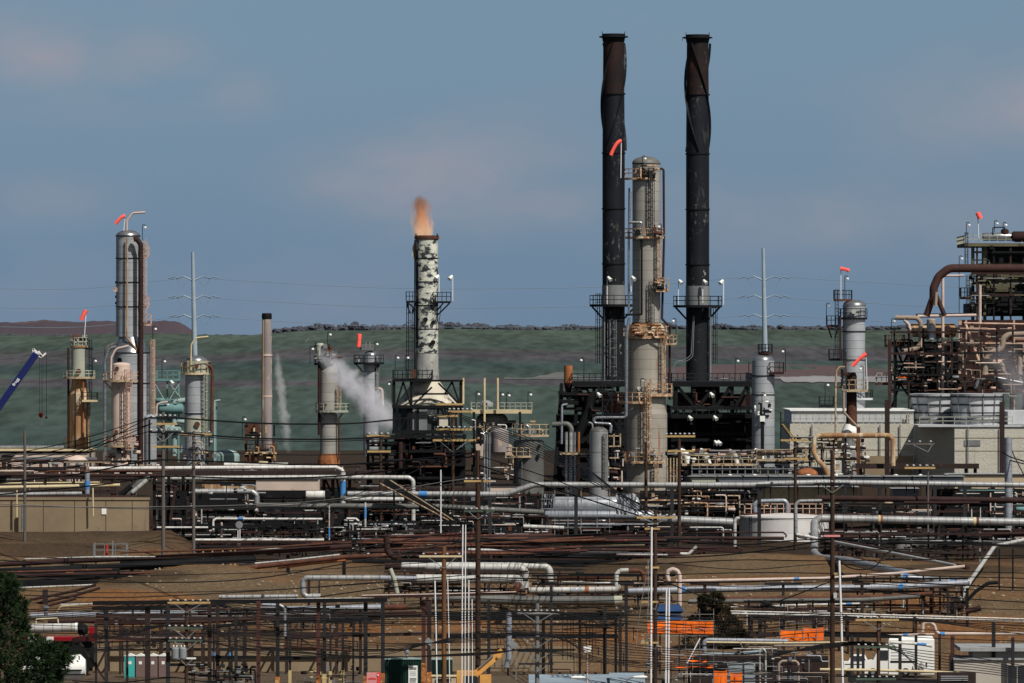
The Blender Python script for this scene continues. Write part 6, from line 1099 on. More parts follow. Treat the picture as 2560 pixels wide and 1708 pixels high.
pipe('blue grey long pipe with two blue tapes running on to the dug bank', 'bluegrey', 698, 16.8, [(1570, 1478), (1800, 1473), (2100, 1470), (2280, 1466), (2420, 1457)], n=14, tapes=((1701, 1475.5, 1714, 1475.2, T, 'tape_band'), (2245, 1468, 2258, 1467, T, 'tape_band')))
pipe('grey pipe with blue tape butting into the dark flange', 'bluegrey', 703, 16.8, [(2250, 1441), (2345, 1452), (2424, 1455)], n=12, tapes=((2258, 1442, 2268, 1443, T, 'tape_band'), (2376, 1453.5, 2390, 1454, T, 'tape_band')))
pipe('dark blue pipe in the shade left of the blunt ended pipe', 'lagging_dark', 690, 24.0, [(1080, 1494), (1195, 1497)], n=14); pipe('brown rust pipe stretched behind the white elbow', 'rust_mid', 716, 13.2, [(1398, 1442), (1536, 1442)]); pipe('white elbow pipe bridging over to a brown length', 'pipe_light', 701, 12.0, [(1541, 1466), (1541, 1436), (1550, 1427), (1572, 1426)], 9, n=12); pipe('brown down-turned length joined to the white elbow', 'rust_mid', 701, 10.8, [(1572, 1427), (1600, 1427), (1609, 1436), (1609, 1466)], 8)
pipe('pink inverted U pipe loop beside the blue hopper', 'pipe_pink', 694, 11.4, [(1672, 1456), (1668, 1440), (1670, 1428), (1682, 1423), (1694, 1428), (1699, 1440), (1699, 1515)], 8, n=12); pipe('thin white pipe carried along above the blue taped line', 'pipe_white', 702, 4.5, [(1406, 1456), (1560, 1458), (1640, 1457)]); pipe('pale thin pipe beneath the wooden pole crosspiece', 'pipe_pink', 700, 5, [(1585, 1458), (1660, 1456)])
pipe('brown rust pipe under the blue taped line', 'rust_mid', 693, 10.8, [(1795, 1497), (2100, 1494), (2240, 1490), (2330, 1484)], n=12); pipe('dark shaded pipe below the brown rust pipe', 'lagging_dark', 690, 12.0, [(1720, 1504), (2160, 1500), (2300, 1491)]); pipe('thin white pipe with blue tape on the bush slope, upper one', 'pipe_white', 684, 4.5, [(1808, 1518), (1900, 1515), (2150, 1509)], tapes=((2115, 1510, 2130, 1509.5, T, 'tape_band'),))
pipe('thin pale pipe running to the far edge, upper of two', 'pipe_white', 668, 3.5, [(1826, 1528), (2100, 1534), (2640, 1550)]); pipe('thin grey pipe running to the far edge, lower of two', 'pipe_light', 667, 5, [(1828, 1534), (2100, 1540), (2640, 1556)])
pipe('short leaning tan stub pipe dropping from the grey line', 'sage_vessel', 698, 12.0, [(975, 1422), (986, 1450), (993, 1484)], name='leaning_pipe')
pipe('plump insulated pipe with black bulb end beside the pine tree', 'pipe_light', 640, 22, [(40, 1571), (190, 1569)], n=18, tapes=((188, 1569, 194, 1569, 'white_paint', 'end_ring'),)); b = B(); blob(b, P(206, 1573, 640), 14*S(640), 16*S(640), random.Random(4), 12); top('valve_bulb', b, 'rubber', 'black bulbous valve cover on the plump insulated pipe end', 'valve')
pipe('cream bent handrail pipe over the plump insulated pipe', 'pipe_cream', 641, 4, [(90, 1560), (90, 1548), (144, 1546), (146, 1560)], 4); pipe('cream thin pipe climbing from the front rack head', 'pipe_cream', 660, 3, [(137, 1538), (152, 1516), (230, 1511)], 4)
t = thing('relief_valve', 'silver capped valve standing on the low grey pipe beside the pine', 'valve', P(115, 1540, 694)); lathe_part(t, 'body', 'silver', 115, 692, [(5, 1540), (5, 1524), (9, 1522), (9, 1517), (3, 1514)], 14)
for i, (x0, x1, y, m) in enumerate(((300, 376, 1386, 'pipe_light'), (180, 340, 1512, 'rust_dark'))): pass
# brown rust lines in the open cut near the pine
for i, (w, p, l) in enumerate(((7, [(75, 1500), (185, 1478), (240, 1462)], 'first dark pipe slanting over the orange dug face'), (7, [(80, 1512), (190, 1488), (250, 1470)], 'second dark pipe slanting over the orange dug face'), (6, [(90, 1522), (190, 1497)], 'lowest dark pipe slanting over the orange dug face'))): pipe(l, 'rust_dark', 716-i*3, w, p)
support('stout dark brown post holding the slanting dark pipes', 113, 1474, 712, 13, 'beam_brown')
# supports along the pipes
SP = [(772, 1452, 700, 7, 0), (798, 1452, 702, 4, 0), (1068, 1458, 702, 8, 0), (1222, 1460, 701, 7, 0), (1378, 1462, 699, 8, 0), (1565, 1458, 698, 8, 20), (1762, 1460, 697, 8, 36), (1958, 1460, 697, 7, 46), (2155, 1460, 697, 8, 20), (2328, 1446, 700, 8, 0), (2405, 1458, 703, 8, 0), (1900, 1540, 668, 9, 24), (2300, 1530, 690, 6, 0), (2370, 1478, 695, 6, 0), (2388, 1500, 693, 6, 12)]
for i, (x, y, Yp, w, cp) in enumerate(SP): support(f'{ORDS[i]} dark steel stanchion carrying the slope pipes, counted across the slope', x, y, Yp, w, 'beam_grey' if i % 2 else 'beam_brown', cp, group='stanchions of the slope pipes')
for i, x in enumerate((2498, 2532)): support(('first','second')[i]+' thin black pole standing on the dug bank', x, 1372, 730, 4, 'black', 0, name='thin_pole')
support('black raking strut holding the stanchion by the dark flange', 2418, 1470, 690, 7, 'black', 0) ; pipe('long black sling pipe sweeping down the dug bank', 'black', 700, 9, [(2495, 1456), (2470, 1458), (2440, 1478), (2385, 1536)], 14); pipe('short dark pipe lying loose on the dug bank', 'rust_dark', 690, 14, [(2414, 1529), (2452, 1520)])
# flanged dark tee pieces
t = thing('flange', 'dark rust flanged tee between the twin elbows', 'flange', P(1300, 1478, 697)); b = B(); b.tube([P(1264, 1476, 696), P(1314, 1477, 696)], 5*S(696), 12); part(t, 'body', b, 'rust_dark'); b = B(); b.tube([P(1318, 1477, 696), P(1322, 1477, 696)], 8*S(696), 12); part(t, 'disc', b, 'rust_dark'); b = B(); b.tube([P(1296, 1462, 694), P(1288, 1474, 691)], [8*S(696), 9*S(696)], 12); part(t, 'mouth', b, 'rust_mid')
# ================================================================ wall and yard
Y = 661; t = thing('retaining_wall', 'low beige concrete wall behind the brown rack posts', 'wall', base(700, Y)); b = B(); a, c = P(232, 1800, Y), P(1440, 1622, Y); b.box((a.x, Y, -.3), (c.x, Y+.5, c.z)); part(t, 'face', b, 'concrete'); b = B(); b.box((a.x, Y-.15, c.z), (c.x, Y+.6, c.z+.2)); part(t, 'coping', b, 'concrete')
# portable toilets
def potty(x, l, m, Y=648):
    s = S(Y); t = thing('portable_toilet', l, 'toilet', G(x, Y), 'row of portable toilets'); w = .56; g = G(x, Y); b = B(); b.box(g-V((w, 0, 0)), g+V((w, 1.1, 2.15))); part(t, 'cabin', b, m); b = B(); b.box(g-V((w*.8, .04, -.1)), g+V((w*.8, -.01, 2.0))); part(t, 'door', b, m)
    b = B(); z = V((0, 0, 2.15)); o = .07; P4 = [g+z+V(q) for q in ((-w-o, -o, 0), (w+o, -o, 0), (w+o, 1.1+o, 0), (-w-o, 1.1+o, 0), (0, -o, .27), (0, 1.1+o, .27))]; b.add(P4, [(0, 1, 4), (1, 2, 5, 4), (2, 3, 5), (3, 0, 4, 5), (3, 2, 1, 0)]); part(t, 'roof', b, 'white_paint')
    b = B(); q = g+V((-.15, -.06, 1.35)); b.box(q, q+V((.3, .015, .3))); part(t, 'door_sign', b, 'white_paint'); return t
potty(325, 'turquoise portable toilet at the end of the row', 'potty_teal'); potty(351, 'brown portable toilet next to the turquoise one', 'potty_brown'); potty(382, 'brown portable toilet between two others, half behind a dark post', 'potty_brown'); potty(408, 'last brown portable toilet of the row, beside the transformer pole', 'potty_brown')
# green container, pink box, cabinets
def container(x0, x1, ytop, Y, l, sign=False):
    t = thing('container', l, 'container', G((x0+x1)/2, Y)); a, c = P(x0, ytop, Y), P(x1, ytop, Y); b = B(); n = 22; zb = .1
    vs = []; 
    for i in range(n*4+1):
        x = a.x+(c.x-a.x)*i/(n*4); d = (0, 0, .14, .14)[i % 4]; vs += [(x, Y+d, zb), (x, Y+d, a.z)]
    b.add(vs, [(2*i, 2*i+2, 2*i+3, 2*i+1) for i in range(n*4)]); b.add([(a.x, Y+.15, zb), (a.x, Y+2.4, zb), (a.x, Y+2.4, a.z), (a.x, Y+.15, a.z), (c.x, Y+.15, zb), (c.x, Y+2.4, zb), (c.x, Y+2.4, a.z), (c.x, Y+.15, a.z)], [(0, 3, 2, 1), (4, 5, 6, 7), (1, 2, 6, 5)]); part(t, 'shell', b, 'container_green')
    b = B(); b.box((a.x-.03, Y-.06, a.z), (c.x+.03, Y+2.45, a.z+.1)); part(t, 'roof_rail', b, 'teal_pale'); 
    for x in (x0, x1): b = B(); q = P(x, ytop, Y); b.box((q.x-.06, Y-.05, zb), (q.x+.06, Y+.1, q.z)); part(t, 'corner_post', b, 'container_green')
    if sign:
        b = B(); b.box(P(1021, 1716, Y-.09), P(1044, 1664, Y-.06)); sg = part(t, 'banner', b, 'white_paint'); k = B(); k.box(P(1024, 1674, Y-.11), P(1041, 1669, Y-.095)); part(sg, 'green_band', k, 'container_green')
        r = random.Random(3)
        for row, (y, h_, m) in enumerate(((1671.5, 1.2, 'white_paint'), (1679, 1., 'fan_grey'), (1683, 1., 'fan_grey'), (1687, 1., 'fan_grey'), (1697, 2.4, 'sign_ink'), (1702, 2.2, 'sign_ink'), (1706, 1.4, 'fan_grey'))):
            k = B(); x = 1025
            while x < 1040: w = r.uniform(1., 2.2); k.box(P(x, y+h_/2, Y-.13), P(min(1041, x+w), y-h_/2, Y-.115)); x += w+.6
            part(sg, 'lettering', k, m)
container(962, 1054, 1649, 628, 'dark green corrugated container with a white printed banner', True); container(1078, 1130, 1650, 634, 'dark green corrugated container behind the slim wooden pole')
t = thing('utility_box', 'pink painted box with red lettering and dark pink side', 'box', G(933, 615)); a = P(917, 1683, 615); c = P(943, 1683, 615); b = B(); b.box((a.x, 615, 0), (c.x, 616.2, a.z)); part(t, 'casing', b, 'box_pink'); b = B(); b.box((c.x+.003, 614.95, 0), (c.x+.28, 616.2, a.z+.03)); part(t, 'side_panel', b, 'ink_red')
b = B(); r = random.Random(1); x = 921
while x < 939: w = r.uniform(1, 2.4); b.box(P(x, 1699, 614.97), P(x+w, 1695.5-1.5*math.sin((x-921)/18*PI), 614.985)); x += w+.7
part(t, 'lettering', b, 'ink_red'); b = B(); b.box(P(943.6, 1690, 614.9), P(947, 1686, 614.95)); part(t, 'lamp', b, 'white_paint')
t = thing('vent_cowl', 'blue grey vent cowl on the roof of the bannered container', 'vent', P(1017, 1649, 629)); lathe_part(t, 'cowl', 'bluegrey', 1017, 629, [(3, 1649), (3, 1634), (6.5, 1632), (6.5, 1627), (4, 1624)], 12); b = B(); blob(b, P(1017, 1643, 628.7), 2*S(628), 5*S(628), random.Random(1)); part(t, 'white_cap', b, 'white_paint')
# truck and excavator
def truck(): 
    Y = 622; t = thing('tanker_truck', 'white tank truck with red frame half hidden behind the pine tree', 'truck', G(150, Y))
    b = B(); a, c = P(60, 1640, Y), P(214, 1640, Y); b.tube([(a.x, Y, a.z-1.1), (c.x-.5, Y, a.z-1.1), (c.x, Y, a.z-1.1)], [1.25, 1.25, .75], 20); part(t, 'tank', b, 'white_paint'); b = B(); b.box(P(60, 1688, Y-1.3), P(216, 1682, Y+1.2)); part(t, 'chassis', b, 'black')
    b = B(); b.box(P(60, 1678, Y-1.32), P(205, 1674, Y-1.2)); part(t, 'stripe', b, 'black')
    for x in (100, 130, 190): b = B(); q = P(x, 1690, Y-1.3); b.tube([(q.x, Y-1.3, .5), (q.x, Y-.9, .5)], .5, 16); part(t, 'wheel', b, 'rubber')
    b = B(); b.box(P(196, 1640, Y-1.28), P(200, 1650, Y-1.26)); part(t, 'vent', b, 'zinc')
truck()
t = thing('flatbed_trailer', 'red framed trailer with white panels behind the dark rack legs', 'trailer', G(150, 652)); b = B(); b.box(P(60, 1604, 652), P(232, 1590, 655)); part(t, 'frame', b, 'truck_red')
for x in (66, 106): b = B(); b.box(P(x+4, 1608, 651.9), P(x+28, 1592, 651.98)); part(t, 'panel', b, 'white_paint')
b = B(); b.box(P(222, 1604, 651.5), P(238, 1566, 654)); part(t, 'headboard', b, 'truck_red')
for x in (80, 130, 210): b = B(); q = P(x, 1640, 652); b.tube([(q.x, 651.8, .5), (q.x, 652.4, .5)], .5, 14); part(t, 'wheel', b, 'rubber')
b = B(); b.box((P(60, 0, 652).x, 652.2, .8), (P(232, 0, 652).x, 654.8, P(0, 1606, 652).z)); part(t, 'undercarriage', b, 'black')
Y = 612; t = thing('excavator', 'yellow excavator with raised jointed arm among the white conduits', 'excavator', G(1180, Y)); b = B(); b.bar(P(1186, 1688, Y), P(1250, 1634, Y), 15*S(Y), .6); b.bar(P(1238, 1640, Y), P(1256, 1626, Y), 9*S(Y), .5); part(t, 'boom', b, 'digger_yellow'); b = B(); b.tube([P(1198, 1670, Y-.4), P(1232, 1640, Y-.4)], 2.5*S(Y), 8); part(t, 'hydraulic_ram', b, 'zinc')
b = B(); b.tube([P(1245, 1642, Y-.45), P(1245, 1642, Y+.45)], 4*S(Y), 12); part(t, 'pivot', b, 'digger_yellow'); b = B(); b.box(P(1142, 1712, Y-1), P(1192, 1676, Y+1.4)); part(t, 'body', b, 'digger_yellow'); b = B(); b.box(P(1160, 1712, Y-1.05), P(1192, 1690, Y-1.01)); part(t, 'cab_window', b, 'glass_dark'); b = B(); b.box(P(1130, 1790, Y-1.2), P(1215, 1740, Y+1.4)); part(t, 'track', b, 'rubber')
b = B(); b.box(P(1142, 1745, Y-.9), P(1200, 1712, Y+1.2)); part(t, 'turntable', b, 'black'); b = B(); b.box(P(1200, 1720, Y-.5), P(1228, 1686, Y+.4)); part(t, 'stick', b, 'digger_yellow')
t = thing('pump_skid', 'tan topped machine housing under the slim wooden pole', 'machine', G(1110, 605)); b = B(); b.box(P(1080, 1800, 605), P(1140, 1690, 607)); part(t, 'housing', b, 'building_tan'); b = B(); b.box(P(1078, 1692, 604.9), P(1142, 1687, 607.1)); part(t, 'lid', b, 'pipe_cream'); b = B(); b.box(P(1090, 1704, 604.8), P(1128, 1697, 604.95)); part(t, 'grille', b, 'rubber')
# blue roofs, grey building
for x0, x1, y0, Yb, l in ((1322, 1540, 1686, 606, 'blue grey sheet roof with patched panels beneath the twin street lamps'), (1525, 1610, 1682, 603, 'raised blue grey roof bay next to the brown conduit pole')):
    t = thing('site_cabin', l, 'cabin', G((x0+x1)/2, Yb)); b = B(); b.box(P(x0+3, 1900, Yb+.3), P(x1-3, 1705, Yb+5)); part(t, 'wall', b, 'fan_grey'); b = B(); a, c = P(x0, 1706, Yb), P(x1, y0, Yb+6); b.add([(a.x, Yb, a.z), (c.x, Yb, a.z), (c.x, Yb+6, c.z), (a.x, Yb+6, c.z), (a.x, Yb, a.z-.15), (c.x, Yb, a.z-.15)], [(0, 1, 2, 3), (4, 5, 1, 0)]); part(t, 'roof', b, 'roof_blue')
for i, x in enumerate((1355, 1400, 1455, 1500)): pass
def street_lamp(xh, yh, xp, l):
    Y = 560; s = S(Y); t = thing('street_lamp', l, 'street lamp', G(xp, Y)); b = B(); sg = 1 if xp > xh else -1; b.tube(fillet([G(xp, Y), P(xp, yh+26, Y), P(xp-sg*14, yh+4, Y), P(xh+sg*14, yh, Y)], 18*s, 6), 1.8*s, 8); part(t, 'pole', b, 'zinc')
    h = B(); c = P(xh, yh, Y); h.tube([c-V((sg*17*s*-1, 0, 0)), c+V((sg*8*s, 0, 0)), c-V((sg*8*s, 0, 0)), c-V((sg*18*s, 0, 0))], [2.*s, 3.6*s, 4.4*s, 2.2*s], 10); part(t, 'lamp_head', h, 'white_paint')
street_lamp(1446, 1694, 1488, 'curved arm street lamp with white head, facing the gantry pole'); street_lamp(1600, 1693, 1556, 'curved arm street lamp with white head, facing the conduit pole')
t = thing('floodlight_pole', 'white double floodlight box on a thin pinkish pole above the blue roof', 'floodlight', G(1468, 565)); b = B(); b.tube([G(1468, 565), P(1468, 1634, 565)], 2*S(565), 8); part(t, 'pole', b, 'pipe_pink'); b = B(); b.box(P(1459, 1624, 564.8), P(1478, 1615, 565.4)); b.box(P(1461, 1631, 564.8), P(1476, 1625.5, 565.4)); part(t, 'lamp_head', b, 'white_paint')
for x0, y0, x1, y1, l in ((1066, 1603, 1078, 1610, 'grey tilted floodlight on the dark rack post'), (1276, 1610, 1290, 1618, 'grey tilted floodlight before the blue stove pipe')):
    t = thing('floodlight', l, 'floodlight', P(x0, 1640, 600)); b = B(); b.bar(P(x0, y0-4, 600), P(x1+2, y1, 600), 9*S(600), .5); part(t, 'lamp_head', b, 'transformer_grey'); b = B(); b.bar(P(x1, y1, 600), P(x1, 1700 if x0 > 1200 else 1625, 600), 2.4*S(600)); part(t, 'pole', b, 'zinc')
pipe('dark blue grey stove pipe standing before the gantry pole', 'bluegrey', 618, 15, [(1272, 1530), (1272, 1646), (1266, 1668)], n=14, name='stove_pipe')
# ================================================================ front racks: posts of the long gantry
FR = [(240, 1560, 'beam_grey', 6), (266, 1525, 'beam_grey', 9), (318, 1572, 'beam_grey', 6), (369, 1518, 'beam_brown', 13), (420, 1508, 'beam_grey', 10), (481, 1580, 'beam_brown', 6), (524, 1506, 'beam_brown', 9.5), (544, 1506, 'beam_brown', 9), (590, 1545, 'beam_grey', 8), (609, 1560, 'beam_grey', 5), (646, 1503, 'beam_red', 9.5), (694, 1506, 'beam_grey', 9.5), (725, 1542, 'beam_grey', 6), (796, 1500, 'beam_red', 9.5), (811, 1502, 'beam_grey', 8.5), (826, 1560, 'beam_grey', 6), (857, 1545, 'beam_grey', 7), (883, 1550, 'beam_grey', 5), (914, 1498, 'beam_grey', 10), (957, 1502, 'beam_grey', 9.5)]
FO = {544: ('base_orange', 1698), 590: None, 694: ('base_orange', 1692), 725: ('base_yellow', 1676), 796: ('base_orange', 1692), 811: ('base_yellow', 1685), 826: ('base_yellow', 1678), 857: ('base_yellow', 1672), 609: ('base_yellow', 1670), 957: ('base_orange', 1683), 914: ('base_orange', 1690)}
FR2 = [(1059, 1500, 'beam_red', 10), (1073, 1500, 'beam_brown', 11), (1222, 1500, 'beam_grey', 8), (1358, 1545, 'black', 7), (1378, 1465, 'beam_grey', 7), (1512, 1520, 'beam_grey', 9), (1551, 1512, 'beam_grey', 7), (1566, 1470, 'beam_grey', 7), (2130, 1590, 'beam_grey', 8), (2145, 1592, 'beam_grey', 7), (2158, 1600, 'beam_grey', 7), (2250, 1590, 'beam_grey', 8), (2290, 1590, 'beam_grey', 7), (2349, 1585, 'beam_brown', 6), (2381, 1590, 'beam_red', 9), (2484, 1555, 'beam_grey', 9), (2532, 1594, 'beam_grey', 8)]
FO2 = {1059: ('base_orange', 1658), 1073: ('base_orange', 1680), 1378: ('base_orange', 1683)}
AGE = ['thin', 'plain', 'weathered', 'streaked', 'stained']
for i, (x, y, m, w) in enumerate(FR):
    f = FO.get(x); Yp = 620+(i*7 % 5)*1.6+(12 if w < 8 else 0); support(f'{ORDS[i]} rack post counted from the pine tree'+(', with a painted rusty foot' if f else ''), x, y, Yp, w, m, foot=f[0] if f else None, fy=f[1] if f else None, name='rack_post', group='posts of the front pipe rack')
for i, (x, y, m, w) in enumerate(FR2):
    f = FO2.get(x); Yp = 624+(i*3 % 4)*1.5; support(f'{ORDS[i]} rack post counted onward from the green containers'+(', with a rusty orange foot' if f else ''), x, y, Yp, w, m, foot=f[0] if f else None, fy=f[1] if f else None, name='rack_post', group='posts beyond the green containers')
BE = (('top girder of the front rack, weathered grey on its upper face', 232, 968, 1508, 1500, 10, 'black', 621), ('dark beam at mid height between the transformer pole and the white downpipe', 540, 648, 1566, 1557, 8, 'black', 624), ('dark beam at mid height of the front rack, middle bay', 690, 930, 1555, 1550, 8, 'black', 626), ('rusty dark beam low in the front rack', 230, 500, 1592, 1606, 8, 'rust_dark', 630), ('brown mottled beam low in the middle rack bay', 720, 870, 1593, 1593, 8, 'beam_brown', 633), ('brown mottled beam near the green container', 880, 1056, 1588, 1585, 8, 'beam_brown', 627), ('black low tie beam before the beige wall', 530, 650, 1643, 1643, 7, 'black', 624), ('second black low tie beam before the beige wall', 690, 790, 1646, 1646, 7, 'black', 624.5), ('black tie beam beside the portable toilets', 420, 520, 1662, 1662, 7, 'black', 627), ('long black beam crossing behind the gantry pole', 1060, 1560, 1534, 1536, 9, 'black', 629), ('black thin beam under the long black beam', 1222, 1560, 1560, 1563, 5, 'black', 628), ('brown ledge beam with pale top edge along the slope', 905, 1290, 1494, 1484, 6, 'rust_dark', 676), ('black girder behind the rack post heads', 230, 560, 1521, 1514, 8, 'black', 634), ('dark girder carried behind the pink loop pipe', 2060, 2250, 1588, 1592, 8, 'black', 632), ('black shelf beam below the cream pipe at the van', 2120, 2420, 1700, 1706, 12, 'beam_grey', 604))
for l, x0, x1, y0, y1, w, m, Yb in BE: b = B(); b.bar(P(x0, y0, Yb), P(x1, y1, Yb), w*S(Yb)); top('steel_beam', b, m, l, 'beam')
pipe('pale thin pipe along the top of the front rack girder', 'pipe_light', 622, 4, [(150, 1512), (400, 1506), (520, 1502), (800, 1497), (935, 1496)]); pipe('cream thin pipe on the ledge beam across the slope', 'pipe_pink', 676, 3, [(905, 1489), (1100, 1485), (1290, 1480)]); pipe('light grey pipe in the front rack crossing to the rusty pipe', 'bluegrey', 650, 8, [(655, 1512), (700, 1513), (712, 1522), (712, 1590)], 9); pipe('brown pipe inside the front rack above the toilets', 'rust_dark', 640, 8, [(236, 1560), (480, 1556), (640, 1548)]); pipe('dark rust pipe low in the rack with orange patches', 'rust_mid', 644, 6, [(230, 1607), (400, 1598), (480, 1596)]); pipe('brown pipe with blue marker under the long low grey pipe', 'rust_dark', 688, 7, [(700, 1540), (1040, 1530)], tapes=((858, 1535, 871, 1534.6, T, 'tape_band'),)); pipe('rusty brown low pipe before the beige wall', 'rust_mid', 650, 8, [(710, 1618), (790, 1620), (880, 1626)]); pipe('blue grey pipe rising in the rack beside a blue band', 'bluegrey', 646, 7, [(617, 1512), (617, 1600)], tapes=((574, 1644, 574, 1634, T, 'tape_band'),)) if False else None
for i, (x, y0, y1) in enumerate(((535, 1631, 1646), (574, 1631, 1645))): pipe(('first','second')[i]+' slim blue banded standpipe in the front rack', 'beam_grey', 631, 6, [(x, 1560), (x, 1700)], name='standpipe', tapes=((x, y0, x, y1, T, 'tape_band'),))
for i, (x, y0, x1, y1) in enumerate(((200, 1606, 262, 1700), (596, 1578, 606, 1560), (733, 1586, 742, 1562), (832, 1586, 846, 1562))): b = B(); b.bar(P(x, y0, 625), P(x1, y1, 625), 5*S(625)); top('strut', b, 'beam_brown', ORDS[i]+' dark diagonal strut in the front rack, counted from the pine', 'strut', 'struts of the front rack')
r = random.Random(50)
t = thing('valve_station', 'cluster of dark valves and small pipes before the beige wall', 'process unit', G(580, 622)); clutter(t, 470, 640, 1660, 1706, 618, 624, 50, ['black']*5+['rust_dark', 'zinc', 'rust_mid', 'transformer_grey'], 301, (2, 5)); clutter(t, 760, 900, 1668, 1706, 618, 624, 24, ['black', 'beam_brown', 'base_yellow', 'zinc'], 302, (1.6, 3.5))
t = thing('valve_station', 'small valves and lines hung inside the front rack above the beige wall', 'process unit', G(700, 640)); clutter(t, 240, 960, 1515, 1625, 632, 645, 75, ['black', 'beam_brown', 'rust_dark', 'zinc', 'beam_grey', 'rust_mid'], 303, (1.5, 4), ['run', 'riser', 'valve', 'elbow', 'box'])
t = thing('valve_station', 'dark pipework and rods between the gantry pole and the brown conduit pole', 'process unit', G(1450, 640)); clutter(t, 1200, 1600, 1540, 1680, 630, 645, 45, ['black', 'beam_brown', 'rust_dark', 'black'], 304, (1.2, 3), ['riser', 'run', 'riser', 'elbow'])
for i, x in enumerate((1407, 1418, 1427, 1433, 1455, 1466, 1474, 1481)): b = B(); b.bar(P(x, 1532, 631), P(x, 1650, 631), 1.7*S(631)); top('hanger_rod', b, 'black', ORDS[i]+' thin black hanger rod under the long black beam', 'rod', 'hanger rods')
# white conduits
for i, (x0, y0, x1, y1, w) in enumerate(((1157, 1312, 1154, 1690, 3.4), (1164, 1312, 1162, 1690, 3), (1087, 1452, 1093, 1720, 3.8), (1119, 1450, 1125, 1720, 2.6), (1172, 1450, 1171, 1720, 3.2), (1180, 1498, 1181, 1680, 2.6), (1102, 1175, 1102, 1340, 3.4), (2098, 1402, 2108, 1680, 6), (1666, 1474, 1664, 1720, 4.5), (1673, 1470, 1671, 1720, 4.5))):
    b = B(); Yc = 600 if y0 > 1200 else 800; e = G(x1, Yc); b.tube([P(x0, y0, Yc), P((x0+x1)/2, (y0+min(y1, 1700))/2, Yc), V((e.x, Yc, e.z-.2))], w*S(Yc)/2, 8); top('conduit', b, 'conduit_white', ('taller white conduit of the close pair beside the brown steel pole', 'second white conduit of the close pair beside the brown steel pole', 'white conduit in front of the slim wooden pole', 'thin white conduit just past the slim wooden pole', 'white conduit touching the brown steel pole', 'short thin white conduit by the brown steel pole', 'tall thin grey white mast before the dark furnace piping', 'white conduit strapped to the dark pole by the van', 'first of twin white conduits before the blue hopper', 'second of twin white conduits before the blue hopper')[i], 'conduit')
# ================================================================ utility poles
PL = upole
PL(62, 1077, 790, 8, 'wood_grey', 'bare grey wooden pole in front of the concrete wall')
PL(408, 1030, 770, 10, 'wood_grey', 'grey wooden pole with several crossarms before the silver columns', ((1045, 373, 441, 'black', 6, 0), (1060, 387, 443, 'arm_yellow', 0, 22), (1081, 373, 446, 'black', 6, 24), (1117, 381, 449, 'arm_yellow', 0, 0)))
PL(484, 1078, 780, 9, 'wood_grey', 'second grey wooden pole with a yellow arm near the teal frame', ((1086, 448, 530, 'arm_yellow', 4, 18),))
PL(1195, 1126, 618, 14, 'wood_pole', 'tall dark brown pole rising through the middle of the pipes', ((1203, 1160, 1228, 'arm_yellow', 5, 0), (1278, 1160, 1236, 'arm_green', 6, 20)))
PL(1110, 1367, 590, 13, 'wood_rust', 'slim reddish wooden pole with bolted pale crossarm', ((1391, 1048, 1158, 'pipe_cream', 4, 30),))
PL(1343, 1509, 566, 12, 'zinc', 'grey gantry pole with four arms and V braces', ((1533, 1292, 1400, 'pipe_light', 8, 24), (1594, 1290, 1398, 'beam_grey', 0, 26), (1628, 1294, 1396, 'beam_grey', 0, 26), (1660, 1296, 1384, 'beam_grey', 0, 22)))
PL(1638, 1276, 600, 11, 'wood_pole', 'dark pole with white conduit and short yellow crosspieces', ((1294, 1592, 1690, 'arm_yellow', 6, 16), (1322, 1612, 1650, 'arm_yellow', 0, 0), (1419, 1614, 1648, 'arm_yellow', 0, 0), (1505, 1602, 1646, 'arm_yellow', 0, 20), (1607, 1602, 1646, 'arm_yellow', 0, 18)))
b = B(); b.tube([P(1629, 1318, 599.6), P(1628, 1500, 599.6), G(1627, 599.6)-V((0, 0, .2))], 2.6*S(600), 8); top('conduit', b, 'conduit_white', 'white conduit running down the dark pole with yellow crosspieces', 'conduit')
PL(2081, 1125, 600, 13, 'wood_pole', 'tall dark pole with a yellow tag before the cream ringed pipe', ((1210, 2036, 2124, 'black', 5, 22), (1340, 2060, 2100, 'box_pink', 0, 0)))
b = B(); b.box(P(2085, 1437, 599.5), P(2094, 1432, 599.7)); top('pole_tag', b, 'arm_yellow', 'small yellow tag nailed on the tall dark pole', 'tag'); b = B(); b.box(P(2084, 1496, 599.5), P(2092, 1482, 599.7)); top('pole_tag', b, 'fan_grey', 'pale grey plate nailed on the tall dark pole', 'tag')
PL(2196, 1538, 562, 10.5, 'wood_pole', 'dark red brown pole with yellow insulator arm near the white van', ((1550, 2139, 2247, 'arm_yellow', 7, 24), (1618, 2140, 2240, 'arm_green', 6, 0), (1698, 2140, 2240, 'arm_green', 6, 0)))
PL(466, 1500, 560, 10, 'wood_pole', 'dark pole with yellow crossarm and grey transformers', ((1507, 419, 526, 'arm_yellow', 6, 24), (1571, 418, 508, 'arm_green', 6, 26), (1602, 420, 506, 'arm_green', 6, 24), (1646, 442, 490, 'conduit_white', 0, 18)))
PL(2320, 1160, 820, 5, 'wood_grey', 'small pole with insulator arm before the shaded cooling wall', ((1110, 2263, 2336, 'wood_grey', 3, 20), (1170, 2262, 2338, 'arm_yellow', 5, 0)))
PL(1132, 1005, 850, 9, 'wood_pole', 'dark pole with stacked yellow crossarms before the fired furnace', ((1011, 1090, 1158, 'arm_yellow', 0, 0), (1029, 1120, 1182, 'arm_yellow', 6, 0), (1040, 1094, 1145, 'arm_yellow', 0, 0), (1074, 1090, 1180, 'arm_yellow', 7, 0), (1101, 1082, 1190, 'arm_yellow', 0, 30)))
PL(952, 1085, 848, 8, 'wood_pole', 'dark pole with two yellow arms below the steam', ((1090, 917, 975, 'arm_yellow', 4, 0), (1129, 918, 977, 'arm_yellow', 0, 0)))
